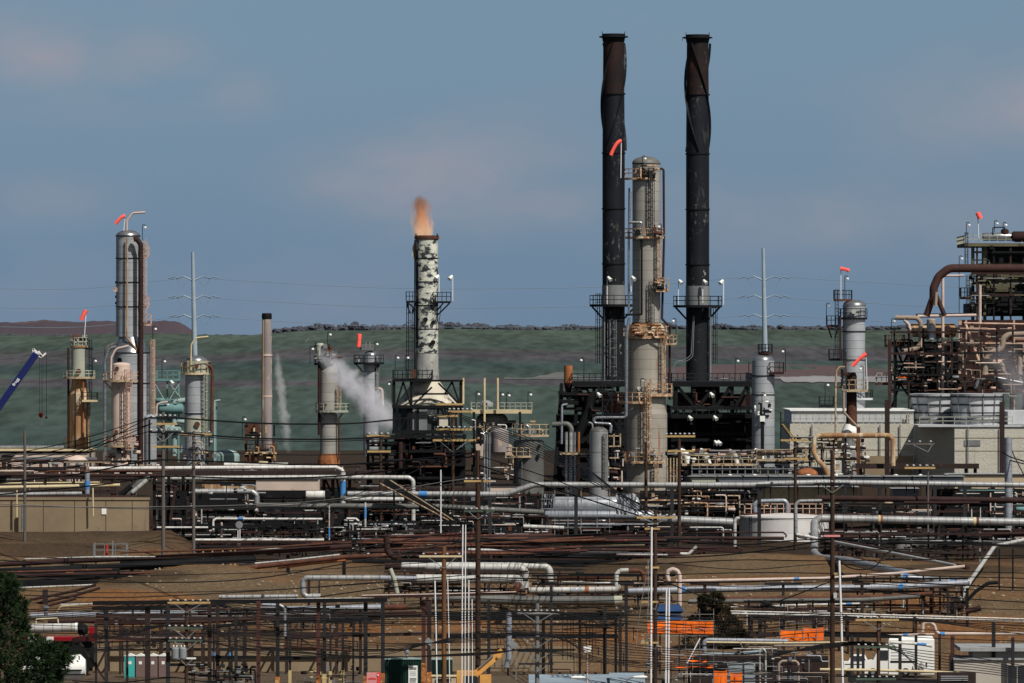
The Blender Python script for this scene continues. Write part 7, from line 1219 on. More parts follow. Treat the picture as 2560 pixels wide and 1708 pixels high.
PL(1615, 1105, 820, 9, 'wood_pole', 'brown pole standing against the tallest grey column', ()); PL(1698, 1096, 816, 10, 'wood_pole', 'brown pole before the white lagged elbows', ((1091, 1662, 1738, 'arm_yellow', 7, 0), (1128, 1670, 1735, 'arm_yellow', 0, 0))); PL(1988, 1100, 822, 9, 'wood_pole', 'brown pole with yellow arm beside the orange drum', ((1101, 1952, 2018, 'arm_yellow', 0, 18), (1147, 1960, 2020, 'arm_yellow', 0, 14)))
for i, (x, y) in enumerate(((438, 1624), (457, 1624))):
    Y = 558.6; t = thing('transformer', ('first', 'second')[i]+' grey can transformer hung on the dark pole', 'transformer', P(x, 1650, Y), 'can transformers'); lathe_part(t, 'can', 'transformer_grey', x, Y, [(7, 1650), (9.5, 1646), (9.5, 1622), (7, 1619), (.5, 1618)], 16)
    for dx in (-4, 4): lathe_part(t, 'bushing', 'insulator', x+dx, Y, [(1.4, 1619), (2.4, 1616), (1, 1613)], 8)
# ================================================================ scaffold with orange sheets, hopper, van, house
def sheet(t, x0, x1, ya, yb, Y, seed, m='tarp_orange', name='orange_sheet', wob=.35, skew=0):
    r = random.Random(seed); b = B(); nx, ny = max(6, int((x1-x0)/5)), 6
    for i in range(nx+1):
        for j in range(ny+1):
            u = i/nx; sagy = 3*math.sin(u*PI*max(1, (x1-x0)/70))*(1-j/ny); b.v.append(P(x0+(x1-x0)*u, ya+(yb-ya)*j/ny+sagy+skew*u, Y+r.uniform(-wob, wob)*.08+.12*math.sin(u*7+j*.5)))
    b.u = [0.]*len(b.v); b.f = [[i*(ny+1)+j, i*(ny+1)+j+1, (i+1)*(ny+1)+j+1, (i+1)*(ny+1)+j] for i in range(nx) for j in range(ny)]; b.sm = [True]*len(b.f); part(t, name, b, m)
def scaffold(l, xs, ys, y1, Y, sheets):
    t = thing('scaffold', l, 'scaffold', G(xs[len(xs)//2], Y))
    for x in xs:
        for Yy in (Y, Y+2.5): b = B(); b.tube([P(x, ys[0]-14, Yy), V((P(x, 0, Yy).x, Yy, max(gz(P(x, 0, Yy).x, Yy), P(x, y1, Yy).z)))], .9*S(Yy), 5); part(t, 'standard', b, 'zinc')
    for y in ys:
        for Yy in (Y-.06, Y+2.5): b = B(); b.tube([P(xs[0]-3, y, Yy), P(xs[-1]+3, y, Yy)], .8*S(Y), 5); part(t, 'ledger', b, 'zinc')
    for i, q in enumerate(sheets): sheet(t, *q[:4], Y+1., i+5, skew=q[4] if len(q) > 4 else 0)
    return t
scaffold('scaffold with long bright orange sheet beside the blue hopper', (1618, 1714, 1749, 1784), (1536, 1552, 1573, 1590, 1625), 1900, 640, ((1617, 1708, 1552, 1584), (1709, 1783, 1551, 1587)))
scaffold('scaffold with a two piece bright orange sheet above the blue pipe', (1949, 2006, 2041, 2060), (1558, 1576, 1594, 1612), 1900, 642, ((1951, 2005, 1574, 1601, 2), (2008, 2059, 1570, 1603, -2)))
scaffold('low scaffold with scraps of orange sheet near the frame edge', (1694, 1750, 1784), (1640, 1660, 1690), 1900, 628, ((1700, 1735, 1638, 1642), (1722, 1766, 1648, 1656), (1690, 1782, 1664, 1670)))
scaffold('low scaffold with square orange sheets below the grey cabinet', (1784, 1822, 1856), (1672, 1690), 1900, 622, ((1785, 1818, 1675, 1712), (1826, 1856, 1680, 1712)))
Y = 655; t = thing('hopper', 'dark blue double hopper below the pink pipe loop', 'hopper', P(1675, 1590, Y))
for y0, y1, y2 in ((1512, 1527, 1533), (1534, 1548, 1556)):
    b = B(); s = S(Y); c = P(1674, 0, Y).x
    ring4 = lambda hw, y, d: [(c-hw*s, Y-d, P(0, y, Y).z), (c+hw*s, Y-d, P(0, y, Y).z), (c+hw*s, Y+d, P(0, y, Y).z), (c-hw*s, Y+d, P(0, y, Y).z)]
    v = ring4(26, y0, 1.1)+ring4(34, y1, 1.5)+ring4(28, y2, 1.1); b.add(v, [(3, 2, 1, 0), (0, 1, 5, 4), (1, 2, 6, 5), (2, 3, 7, 6), (3, 0, 4, 7), (4, 5, 9, 8), (5, 6, 10, 9), (6, 7, 11, 10), (7, 4, 8, 11), (8, 9, 10, 11)]); part(t, 'bin', b, 'hopper_blue')
for x in (1650, 1698): b = B(); b.bar(P(x, 1556, Y), V((P(x, 0, Y).x, Y, -.2)), 4*S(Y)); part(t, 'leg', b, 'beam_grey')
pipe('fat dark blue grey pipe under the orange sheeted scaffold', 'bluegrey', 634, 11, [(1762, 1640), (1760, 1606), (1768, 1600), (1970, 1603)], 10, n=12); pipe('thin cream pipe beneath the fat blue grey pipe', 'pipe_cream', 633, 5, [(1766, 1606), (1940, 1608), (2120, 1606)]); pipe('grey pipe at the foot of the orange scaffolds', 'roof_blue', 630, 8, [(1755, 1637), (1850, 1634), (1912, 1628)]); pipe('light grey hairpin pipe beside the pink arch pipe', 'pipe_light', 626, 5, [(1900, 1712), (1899, 1626), (1906, 1620), (1914, 1628), (1914, 1712)], 6)
pipe('tan arch pipe standing among the small lines by the dark pole', 'pipe_tan', 624, 7, [(1947, 1720), (1947, 1660), (1955, 1653), (1990, 1653), (1996, 1660), (1996, 1720)], 8); 
t = thing('process_unit', 'tangle of small grey instrument piping below the orange sheets', 'process unit', G(1950, 628)); clutter(t, 1620, 2070, 1612, 1706, 622, 634, 95, ['zinc']*4+['black']*5+['beam_grey']*3+['pipe_light']*2+['bluegrey', 'pipe_tan'], 401, (1.5, 4)); bars(t, 'painted_shade_back', 'black', 640, 1, [(1700, 1700, 2070, 1700)])  # thin black bar added as painted shade behind the piping
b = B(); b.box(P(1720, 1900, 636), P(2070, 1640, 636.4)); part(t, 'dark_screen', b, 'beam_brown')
t = thing('control_cabinet', 'pale blue grey control cabinet with two doors behind the orange sheet', 'cabinet', G(1850, 626)); b = B(); b.box(P(1818, 1900, 626), P(1858, 1657, 627)); part(t, 'case', b, 'cabinet_grey'); b = B(); b.box(P(1858.5, 1900, 625.9), P(1887, 1655, 627.1)); part(t, 'case', b, 'cabinet_grey')
for x0, x1, y0, y1 in ((1820, 1856, 1660, 1690), (1861, 1885, 1658, 1683), (1861, 1885, 1686, 1712)): b = B(); b.box(P(x0, y1, 625.75), P(x1, y0, 625.88)); part(t, 'door', b, 'cabinet_grey')
b = B(); b.bar(P(1848, 1602, 632), P(1856, 1618, 632), 11*S(632), .1); top('warning_plate', b, 'pipe_tan', 'tan tilted plate leaning on the fat blue grey pipe', 'plate')
b = B(); b.bar(P(1718, 1658, 622), P(1750, 1596, 622), 3*S(622)); top('scaffold_pole', b, 'conduit_white', 'white scaffold pole leaning against the orange scaffold', 'pole')
# step van
Y = 648; s = S(Y); t = thing('van', 'white high roofed service van with ladder racks behind dark posts', 'van', G(2270, Y)); zt = P(0, 1594, Y).z; X = lambda x: P(x, 0, Y).x; Z = lambda y: P(0, y, Y).z
b = B(); b.box((X(2222), Y, Z(1686)), (X(2336), Y+2.1, Z(1600))); b.add([(X(2222), Y, Z(1600)), (X(2336), Y, Z(1600)), (X(2336), Y+2.1, Z(1600)), (X(2222), Y+2.1, Z(1600)), (X(2226), Y+.2, Z(1592)), (X(2332), Y+.2, Z(1592)), (X(2332), Y+1.9, Z(1592)), (X(2226), Y+1.9, Z(1592))], [(0, 1, 5, 4), (1, 2, 6, 5), (2, 3, 7, 6), (3, 0, 4, 7), (4, 5, 6, 7)]); part(t, 'body', b, 'white_paint')
b = B(); b.add([(X(2222)-.003, Y+.1, Z(1684)), (X(2222)-.003, Y+2., Z(1684)), (X(2160), Y+2., Z(1684)), (X(2160), Y+.1, Z(1684)), (X(2222)-.003, Y+.1, Z(1615)), (X(2222)-.003, Y+2., Z(1615)), (X(2196), Y+2., Z(1622)), (X(2196), Y+.1, Z(1622)), (X(2160), Y+.1, Z(1655)), (X(2160), Y+2., Z(1655)), (X(2184), Y+2., Z(1650)), (X(2184), Y+.1, Z(1650))], [(0, 4, 7, 11, 8, 3), (1, 2, 9, 10, 6, 5), (4, 5, 6, 7), (7, 6, 10, 11), (11, 10, 9, 8), (8, 9, 2, 3), (0, 3, 2, 1)]); part(t, 'cab', b, 'white_paint')
b = B(); b.box((X(2200), Y+.03, Z(1650)), (X(2220), Y+.09, Z(1626))); part(t, 'cab_window', b, 'glass_dark'); b = B(); b.box((X(2226), Y-.03, Z(1657)), (X(2334), Y-.005, Z(1652))); part(t, 'belt_line', b, 'rubber'); b = B(); b.box((X(2292), Y-.05, Z(1682)), (X(2334), Y-.006, Z(1612))); part(t, 'side_door', b, 'white_paint')
for y in (1622, 1630, 1638, 1646): b = B(); b.box((X(2228), Y-.03, Z(y+2)), (X(2286), Y-.004, Z(y))); part(t, 'louvre', b, 'fan_grey')
for x in (2182, 2264): b = B(); b.tube([(X(x), Y-.06, Z(1681)), (X(x), Y+.3, Z(1681))], .42, 18); w_ = part(t, 'wheel', b, 'rubber'); b = B(); b.tube([(X(x), Y-.09, Z(1681)), (X(x), Y-.062, Z(1681))], .2, 12); part(w_, 'rim', b, 'zinc')
for y in (1660, 1666): b = B(); b.tube([(X(2316), Y-.07, Z(y)), (X(2316), Y-.052, Z(y))], .1, 10); part(t, 'lock', b, 'rubber')
for sx in (2286, 2302): b = B(); blob(b, V((X(sx), Y-.5, Z(1668 if sx == 2302 else 1672))), .35, .5, random.Random(sx), 10); top('wrapped_fitting', b, 'pipe_white', ('lower' if sx == 2286 else 'upper')+' pale wrapped fitting bulging before the van side', 'fitting')
t = thing('pickup_truck', 'white pickup truck partly hidden behind the row of dark posts', 'pickup', G(2150, 654)); Y = 652
b = B(); b.box((X(2110)-0, Y, P(0, 1676, Y).z), (P(2196, 0, Y).x, Y+1.9, P(0, 1655, Y).z)); part(t, 'body', b, 'white_paint'); b = B(); b.add([P(2120, 1655, Y+.1), P(2172, 1655, Y+.1), P(2162, 1636, Y+.3), P(2130, 1636, Y+.3), P(2120, 1655, Y+1.8), P(2172, 1655, Y+1.8), P(2162, 1636, Y+1.6), P(2130, 1636, Y+1.6)], [(0, 1, 2, 3), (7, 6, 5, 4), (3, 2, 6, 7), (0, 3, 7, 4), (1, 5, 6, 2)]); part(t, 'cab', b, 'white_paint'); b = B(); b.add([P(2126, 1653, Y+.05), P(2166, 1653, Y+.05), P(2158, 1640, Y+.2), P(2133, 1640, Y+.2)], [(0, 1, 2, 3)]); part(t, 'window', b, 'glass_dark')
for x in (2124, 2182): b = B(); q = P(x, 1680, Y); b.tube([(q.x, Y-.05, q.z), (q.x, Y+.3, q.z)], .4, 16); part(t, 'wheel', b, 'rubber')
b = B(); b.box(P(2112, 1662, Y-.02), P(2194, 1660, Y-.005)); part(t, 'trim_strip', b, 'rubber')
# house
Y = 625; t = thing('site_office', 'beige flat roofed site office with dark window', 'building', G(2490, Y)); b = B(); b.box((P(2386, 0, Y).x, Y, -.2), (P(2700, 0, Y).x, Y+8, P(0, 1648, Y).z)); part(t, 'wall', b, 'building_beige'); b = B(); b.box((P(2434, 0, Y).x, Y+.6, P(0, 1645, Y).z), (P(2700, 0, Y).x, Y+7.4, P(0, 1627, Y).z)); part(t, 'upper_wall', b, 'building_beige')
b = B(); b.box((P(2400, 0, Y).x, Y-.5, P(0, 1628, Y).z), (P(2700, 0, Y).x, Y+8.3, P(0, 1619, Y).z)); part(t, 'roof', b, 'roof_grey'); b = B(); b.box((P(2383, 0, Y).x, Y-.2, P(0, 1650, Y).z), (P(2700, 0, Y).x, Y+.55, P(0, 1645, Y).z)); part(t, 'eave', b, 'roof_grey')
b = B(); b.box(P(2518, 1720, Y-.04), P(2570, 1664, Y-.01)); w_ = part(t, 'window', b, 'glass_dark'); 
for q in ((2516, 1722, 2519, 1662), (2516, 1665, 2572, 1662), (2542, 1720, 2544, 1664)): b = B(); b.box(P(q[0], q[1], Y-.09), P(q[2], q[3], Y-.045)); part(w_, 'frame', b, 'pipe_white')
pipe('cream pipe passing before the van wheels', 'pipe_cream', 606, 7, [(2050, 1674), (2200, 1676), (2400, 1682)]); pipe('white pipe lying on the van rack height, pointed end', 'pipe_white', 622, 7, [(2224, 1606), (2300, 1610), (2330, 1616)], tapes=((2292, 1610, 2316, 1612, 'tape_blue', 'blue_sleeve'),))
pipe('pink pipe with arch loop reaching to the far edge', 'pipe_pink', 640, 8.5, [(2640, 1584), (2348, 1585), (2340, 1578), (2336, 1564), (2328, 1557), (2318, 1556), (2308, 1562), (2306, 1580)], 7, n=12, tapes=((2349, 1585, 2362, 1585, T, 'tape_band'),)); pipe('pale pipe with blue tape butting against the arch loop', 'pipe_pink', 641, 5, [(2217, 1589), (2300, 1586), (2336, 1586)], tapes=((2258, 1587.5, 2270, 1587, T, 'tape_band'),))
pipe('pale pipe on dark heads along the far bank', 'pipe_light', 660, 6, [(2640, 1552), (2240, 1540)]) if False else None
t = thing('louvred_box', 'dark louvred box with red end post under the van', 'box', G(2390, 600)); b = B(); b.box(P(2346, 1720, 600), P(2436, 1680, 602)); part(t, 'case', b, 'beam_brown')
for y in (1690, 1695, 1700): b = B(); b.box(P(2352, y+1.5, 599.9), P(2420, y, 599.99)); part(t, 'louvre', b, 'fan_grey')
# ================================================================ plants
def leaf_cloud(b, c, rad, n, ln, wd, r, up=0., drop=True):
    for i in range(n):
        d = V((r.gauss(0, 1), r.gauss(0, 1), r.gauss(0, 1))); d.normalize(); q = c+V((d.x*rad[0], d.y*rad[1], d.z*rad[2]))*r.uniform(.35, 1.)**.6
        a = (d+V((r.uniform(-.6, .6), r.uniform(-.6, .6), r.uniform(-.4, .4)+up))).normalized(); w = a.orthogonal().normalized()
        w = (Matrix.Rotation(r.uniform(0, 2*PI), 3, a)@w)*wd; L_ = ln*r.uniform(.6, 1.2); b.add([q-w, q+w, q+a*L_], [(0, 1, 2)])
Y = 345; t = thing('pine_tree', 'dark green pine tree with soft brushy needles at the frame corner', 'tree', G(20, Y)); s = S(Y); g = G(20, Y); b = B(); b.tube([g, P(18, 1600, Y), P(14, 1445, Y)], [.35, .18, .05], 10); part(t, 'trunk', b, 'bark')
r = random.Random(9); cr = B(); lb = B()
CL = [(14, 1450, 26), (30, 1470, 26), (0, 1480, 30), (22, 1500, 34), (48, 1510, 26), (8, 1530, 40), (44, 1545, 34), (56, 1570, 24), (-14, 1560, 40), (30, 1585, 40), (10, 1620, 46), (60, 1625, 34), (92, 1612, 30), (118, 1625, 32), (148, 1632, 28), (164, 1646, 18), (130, 1650, 34), (90, 1650, 36), (150, 1668, 24), (60, 1668, 44), (110, 1680, 38), (20, 1680, 50), (140, 1690, 26), (-20, 1640, 50), (70, 1715, 50), (120, 1720, 40), (-30, 1720, 60), (20, 1740, 60), (90, 1760, 50), (150, 1740, 30), (40, 1800, 60), (-20, 1800, 60), (120, 1800, 46)]
for x, y, rr in CL:
    c = P(x, y, Y+r.uniform(-2.2, 2.2)); lb.tube([P(18-(y-1500)*.0, y+26, Y), (P(18, y+18, Y)+c)/2, c], [.07, .05, .02], 5)
    leaf_cloud(cr, c, (rr*s*.8, rr*s*.8, rr*s*.75), 240, .28, .045, r)
    for k in range(22):
        d = V((r.gauss(0, .5), r.gauss(0, .6), r.gauss(0, .42)))*rr*s; tip = c+d; ax = (d+V((0, 0, .25*rr*s))).normalized()
        for q in range(40):
            a = (ax+V((r.uniform(-1, 1), r.uniform(-1, 1), r.uniform(-1, 1)))*.85).normalized(); w = a.orthogonal().normalized()*.017; o = tip-ax*r.uniform(0, .30); cr.add([o-w, o+w, o+a*r.uniform(.2, .42)], [(0, 1, 2)])
part(t, 'limb', lb, 'bark'); part(t, 'crown', cr, 'pine_leaf')
Y = 668; t = thing('bush', 'dense olive brown bush between the orange sheeted scaffolds', 'bush', G(1790, Y)); b = B(); r = random.Random(12); bm_ = B()
for x, y, rr in ((1745, 1560, 30), (1770, 1520, 26), (1790, 1500, 22), (1810, 1540, 30), (1830, 1570, 28), (1780, 1580, 40), (1850, 1590, 22), (1740, 1600, 36), (1800, 1615, 40), (1760, 1500, 16), (1835, 1600, 30)): leaf_cloud(b, P(x, y, Y+r.uniform(-1, 1.5)), (rr*S(Y), rr*S(Y), rr*S(Y)*.9), 1500, .22, .075, r)
g = G(1790, Y)
for k in range(6): bm_.tube([g, P(1755+k*16, 1560-6*(k % 3), Y)], [.07, .02], 5)
part(t, 'stem', bm_, 'bark'); part(t, 'foliage', b, 'bush_leaf')
# loose stones on the banks
b = B(); r = random.Random(21)
for i in range(900):
    Yr = r.uniform(668, 752); x = r.choice([r.uniform(300, 1000), r.uniform(900, 1650), r.uniform(1600, 2560)]); g = G(x, Yr); q = r.uniform(.05, .2)*(1.6 if r.random() < .08 else 1)
    blob(b, g+V((0, 0, q*.3)), q, q*.7, r, 5)
top('rubble', b, 'rock', 'loose pale stones scattered over the brown banks', 'stones', kind='stuff')
b = B()
for i in range(420):
    c = r.choice([(430, 700, 1.), (960, 696, 1.), (1500, 672, 1.2), (1400, 668, 1.), (2200, 690, 1.2), (2450, 712, 1.6), (700, 715, 1.), (2500, 690, 1.4)]); g = G(c[0]+r.gauss(0, 60), c[1]+r.gauss(0, 6)); leaf_cloud(b, g+V((0, 0, .1)), (.3, .3, .16), 9, .2, .03, r, .8)
M('dry_weed', (.13, .095, .045), (.08, .06, .03), (.2, .16, .09), sc=2., thr=.6, rough=.9); top('dry_weeds', b, 'dry_weed', 'tufts of dry weed on the brown banks', 'weeds', kind='stuff')
# ================================================================ overhead cables
WIRES = [
 ([(-40, 1428), (163, 1450), (408, 1456), (640, 1446), (900, 1402), (1191, 1347)], 600, 615, 3, 'thick cable from the pine corner up to the tall dark brown pole, upper one'),
 ([(-40, 1398), (245, 1412), (640, 1404), (900, 1370), (1191, 1318)], 602, 615, 3, 'cable crossing the rust pipelines to the tall dark brown pole'),
 ([(60, 1488), (300, 1494), (640, 1478), (900, 1459), (1191, 1436)], 600, 615, 2.6, 'cable crossing the gravel mound to the tall dark brown pole'),
 ([(801, 1492), (950, 1472), (1191, 1448)], 640, 615, 2.6, 'cable rising from the square step pipe to the tall dark brown pole'),
 ([(-40, 1212), (190, 1186), (327, 1160), (408, 1150), (640, 1158), (845, 1162), (1063, 1146), (1195, 1131)], 780, 640, 3.4, 'thick black cable above the warehouse, resting on the grey wooden pole'),
 ([(-40, 1240), (245, 1213), (405, 1192), (640, 1196), (900, 1186), (1190, 1140)], 780, 640, 3.4, 'thick black cable dipping over the cream pipes'),
 ([(-40, 1266), (327, 1268), (640, 1262), (845, 1247), (1117, 1204), (1191, 1196)], 700, 622, 2.2, 'pale cable over the concrete wall, upper one'),
 ([(-40, 1258), (327, 1272), (640, 1268), (845, 1252), (1117, 1212), (1191, 1203)], 700, 622, 2.2, 'pale cable over the concrete wall, lower one'),
 ([(640, 1345), (800, 1270), (1000, 1195), (1190, 1100)], 800, 850, 1.8, 'thin guy cable slanting up to the crossarms before the furnace'),
 ([(1195, 1162), (1320, 1203), (1480, 1252), (1630, 1300)], 618, 600, 3.6, 'thick cable sloping from the tall dark brown pole to the yellow armed pole'),
 ([(1195, 1140), (1330, 1180), (1480, 1235), (1632, 1290)], 618, 600, 2.4, 'thin cable sloping beside the thick one to the yellow armed pole'),
 ([(1195, 1345), (1310, 1354), (1480, 1362), (1640, 1352), (1850, 1362), (2081, 1348), (2600, 1366)], 618, 600, 3, 'long cable crossing the pipe corridor between the dark poles, highest'),
 ([(1195, 1367), (1352, 1382), (1629, 1394), (1850, 1384), (2081, 1348)], 618, 600, 3, 'long cable crossing the pipe corridor between the dark poles, middle'),
 ([(1195, 1402), (1373, 1407), (1607, 1411), (1850, 1400), (2081, 1402), (2600, 1394)], 618, 600, 2.4, 'long cable crossing the brown bank between the dark poles, upper'),
 ([(1195, 1434), (1400, 1434), (1640, 1437), (1860, 1432), (2081, 1434), (2600, 1447)], 618, 600, 2.2, 'long cable crossing the brown bank between the dark poles, middle'),
 ([(1195, 1443), (1437, 1450), (1640, 1456), (1860, 1455), (2081, 1450), (2600, 1472)], 618, 600, 3.2, 'long cable crossing the brown bank between the dark poles, lower'),
 ([(1640, 1444), (1740, 1485), (1850, 1516), (1930, 1508), (2081, 1452)], 600, 600, 3, 'slack cable drooping between the conduit pole and the yellow tagged pole'),
 ([(1195, 1482), (1450, 1488), (1640, 1486), (2081, 1470), (2340, 1492), (2600, 1508)], 618, 600, 2.4, 'pale edged cable running just over the blunt ended pipe'),
 ([(2090, 1395), (2122, 1418), (2158, 1424), (2190, 1414), (2232, 1376), (2330, 1378)], 600, 604, 3.4, 'black hose hanging in a deep loop beside the tall dark pole'),
 ([(2081, 1345), (2300, 1358), (2600, 1368)], 600, 600, 2.6, 'cable leaving the tall dark pole over the slanting pipes'),
 ([(2505, 1130), (2530, 1144), (2600, 1165)], 840, 830, 3, 'black cable sweeping from the tubular steel pole, upper'), ([(2521, 1150), (2560, 1160), (2620, 1172)], 840, 830, 3, 'black cable sweeping from the tubular steel pole, lower'),
 ([(2521, 1100), (2540, 1150), (2600, 1260)], 840, 840, 2.4, 'steep guy cable from the tubular steel pole head'),
]
for pts, Y0, Y1, w, l in WIRES: wire(l, pts, Y0, Y1, w, 'cable_pale' if l.startswith('pale cable') else 'cable')
for i, y in enumerate((1378, 1420, 1464, 1512, 1550, 1570, 1590)):
    wire(f'{ORDS[i]} long dark cable strung low from the pine side to the tall dark brown pole', [(-40, y+8), (250, y+20-i), (640, y+12), (950, y-6), (1195, y-24+i*3)], 606+i, 616, 1.9, group='long low cables to the brown pole'); wire(f'{ORDS[i]} long dark cable strung low from the brown pole past the yellow tagged pole', [(1195, y-24+i*3), (1420, y-8), (1640, y-12), (1860, y+4), (2081, y-10), (2340, y+6), (2600, y+14)], 616, 604, 1.9, group='long low cables past the tagged pole')
r = random.Random(31)
for i in range(7):   # fan of conductors from the furnace pole down to the yellow armed pole
    x0 = 1140+i*7; wire(f'{ORDS[i]} conductor of the fan sloping down to the yellow armed pole', [(x0, 1034+i*6), (x0+180, 1094+i*9), (x0+340, 1180+i*8), (1600+i*13, 1288)], 850, 600, 2.1, group='conductors of the sloping fan')
for i in range(5): wire(f'{ORDS[i]} conductor from the edge over the pinkish warehouse', [(-40, 1148+i*12-i*i), (180, 1104+i*15-i*i*1.5), (380, 1041+(i % 3)*18)], 800, 770, 2, group='conductors over the warehouse')
for i in range(6): y = (1042, 1044, 1080, 1082, 1086, 1120)[i]; wire(f'{ORDS[i]} conductor spanning from the grey wooden pole past the pinkish chimney', [(415+i*4, y), (640, y+15), (845, y+17), (950+i*20, y+8 if i > 1 else 1052), (1130, (1030, 1036, 1074, 1078, 1100, 1104)[i])], 770, 850, 2, group='conductors past the chimney')
for i in range(6): wire(f'{ORDS[i]} conductor of the upper front bundle behind the transformer pole', [(60, 1524+i*6), (260, 1515+i*4), (420+i*18, 1501), (641, 1512+i*7), (790, 1526+i*6), (950, 1534+i*5), (1195, 1526+i*6), (1300+i*16, 1528), (1560, 1536+i*8), (1800, 1545+i*8), (2081, 1530+i*6), (2150+i*16, 1545), (2600, 1552+i*8)], 560, 564, 1.8, group='upper front bundle')
for i in range(7): wire(f'{ORDS[i]} conductor of the middle front bundle sagging across the rack', [(180, 1608-i*2), (320, 1588-i*3), (420+i*14, 1565), (600, 1574+i*7), (760, 1590+i*7), (950, 1608+i*5), (1195, 1604-i*4), (1300+i*14, 1586), (1480, 1598+i*7), (1640, 1618+i*6), (1850, 1632+i*5), (2060, 1622-i*2), (2144+i*14, 1612), (2300, 1626+i*7), (2450, 1646+i*6), (2600, 1672+i*5)], 560, 564, 1.8, group='middle front bundle')
for i in range(4): wire(f'{ORDS[i]} conductor of the low front bundle before the beige wall', [(170, 1626+i*4), (330, 1612+i*3), (424+i*20, 1597), (640, 1618+i*5), (900, 1640+i*2), (1195, 1638-i*2), (1343, 1622+i*2), (1560, 1652+i*4), (1850, 1672+i*4), (2081, 1690), (2150+i*20, 1694), (2600, 1720)], 560, 564, 1.9, group='low front bundle')
wire('long cable sagging along the bottom past the toilets', [(180, 1702), (300, 1706), (430, 1694), (520, 1706), (640, 1716)], 560, 560, 3)
for i in range(2): wire(f'thin pale guy cable beside the conduit pole, {ORDS[i]}', [(1622-i*2, 1400), (1600+i*20, 1530), (1586+i*24, 1650)], 598, 600, 1.4, 'cable_pale', 'guy cables')

# ================================================================ smoke, steam, flame
def plume(name, label, cat, p0, p1, r0, r1, col, dens, nsc, ramp_cols=None, emit=0., thr=.42, aniso=.2, soft=1., stretch=1.):
    """soft volume along p0->p1 (world), radius r0->r1, local z along the axis"""
    ax = p1-p0; Ln = ax.length; m = bpy.data.materials.new(name); m.use_nodes = True; nt = m.node_tree; nt.nodes.clear(); L = nt.links.new
    out = _n(nt, 'ShaderNodeOutputMaterial'); pv = _n(nt, 'ShaderNodeVolumePrincipled'); pv.inputs['Color'].default_value = (*col, 1); pv.inputs['Anisotropy'].default_value = aniso; L(pv.outputs[0], out.inputs['Volume'])
    tc = _n(nt, 'ShaderNodeTexCoord'); sp = _n(nt, 'ShaderNodeSeparateXYZ'); L(tc.outputs['Object'], sp.inputs[0])
    def mt(op, a, b_=None, c_=None):
        x = _n(nt, 'ShaderNodeMath', operation=op)
        for i, q in enumerate((a, b_, c_)):
            if q is None: continue
            if isinstance(q, (int, float)): x.inputs[i].default_value = q
            else: L(q, x.inputs[i])
        return x.outputs[0]
    u = mt('DIVIDE', sp.outputs[2], Ln); rr = mt('SQRT', mt('ADD', mt('MULTIPLY', sp.outputs[0], sp.outputs[0]), mt('MULTIPLY', sp.outputs[1], sp.outputs[1]))); R = mt('MULTIPLY_ADD', u, (r1-r0), r0)
    nz = _n(nt, 'ShaderNodeTexNoise'); nz.inputs['Scale'].default_value = nsc; nz.inputs['Detail'].default_value = 5.; nz.inputs['Roughness'].default_value = .65; mpz = _n(nt, 'ShaderNodeMapping'); mpz.inputs['Scale'].default_value = (1, 1, stretch); L(tc.outputs['Object'], mpz.inputs[0]); L(mpz.outputs[0], nz.inputs['Vector'])
    edge = mt('SUBTRACT', 1., mt('DIVIDE', rr, R)); e0 = mt('MINIMUM', mt('MULTIPLY', u, 6.), mt('MULTIPLY', mt('SUBTRACT', 1., u), 3.5)); e0 = mt('MINIMUM', mt('ADD', e0, -.03), 1.)
    d = mt('MULTIPLY_ADD', mt('SUBTRACT', nz.outputs[0], .5), 2.2, mt('MULTIPLY', edge, 1.15)); d = mt('MULTIPLY', d, e0); d = mt('SUBTRACT', d, thr); d = mt('MINIMUM', mt('MAXIMUM', mt('MULTIPLY', d, 2.2/soft), 0.), 1.); d = mt('MULTIPLY', d, dens); L(d, pv.inputs['Density'])
    if ramp_cols:
        cr = _n(nt, 'ShaderNodeValToRGB'); L(u, cr.inputs[0]); e = cr.color_ramp.elements; e[0].position, e[0].color = ramp_cols[0][0], (*ramp_cols[0][1], 1); e[1].position, e[1].color = ramp_cols[-1][0], (*ramp_cols[-1][1], 1)
        for p, c_ in ramp_cols[1:-1]: q = e.new(p); q.color = (*c_, 1)
        L(cr.outputs[0], pv.inputs['Color']); L(cr.outputs[0], pv.inputs['Emission Color'])
        pv.inputs['Emission Strength'].default_value = 0.
        if emit: L(mt('MULTIPLY', d, emit), pv.inputs['Emission Strength'])
    MATS[name] = m; b = B(); N = 28
    b.tube([V((0, 0, Ln*i/N)) for i in range(N+1)], [(r0+(r1-r0)*i/N)*1.02*math.sqrt(max(1e-4, min(1., min(i/N+.004, (N-i)/N+.004)*7))) for i in range(N+1)], 20)
    me = b.mesh(name, name, V((0, 0, 0))); bm = bmesh.new(); bm.from_mesh(me); bmesh.ops.remove_doubles(bm, verts=bm.verts, dist=1e-4); bmesh.ops.recalc_face_normals(bm, faces=bm.faces); bm.to_mesh(me); bm.free()
    o = bpy.data.objects.new(name, me); C.objects.link(o); o.location = p0; o.rotation_euler = ax.to_track_quat('Z', 'Y').to_euler(); o['label'] = label; o['category'] = cat; return o
Y = 960
plume('steam_plume', 'lavender grey steam plume drifting up across the two grey columns', 'steam', P(1010, 1085, Y-8), P(768, 850, Y-8), 62*S(Y), 44*S(Y), (.93, .92, .97), .62, .5, thr=.37, aniso=0., soft=1.5)
plume('steam_plume', 'low steam cloud spreading at the base of the slanting plume', 'steam', P(900, 1085, Y-6), P(1000, 1040, Y-6), 52*S(Y), 60*S(Y), (1., .99, 1.), .2, .26, thr=.28, aniso=0., soft=2.)
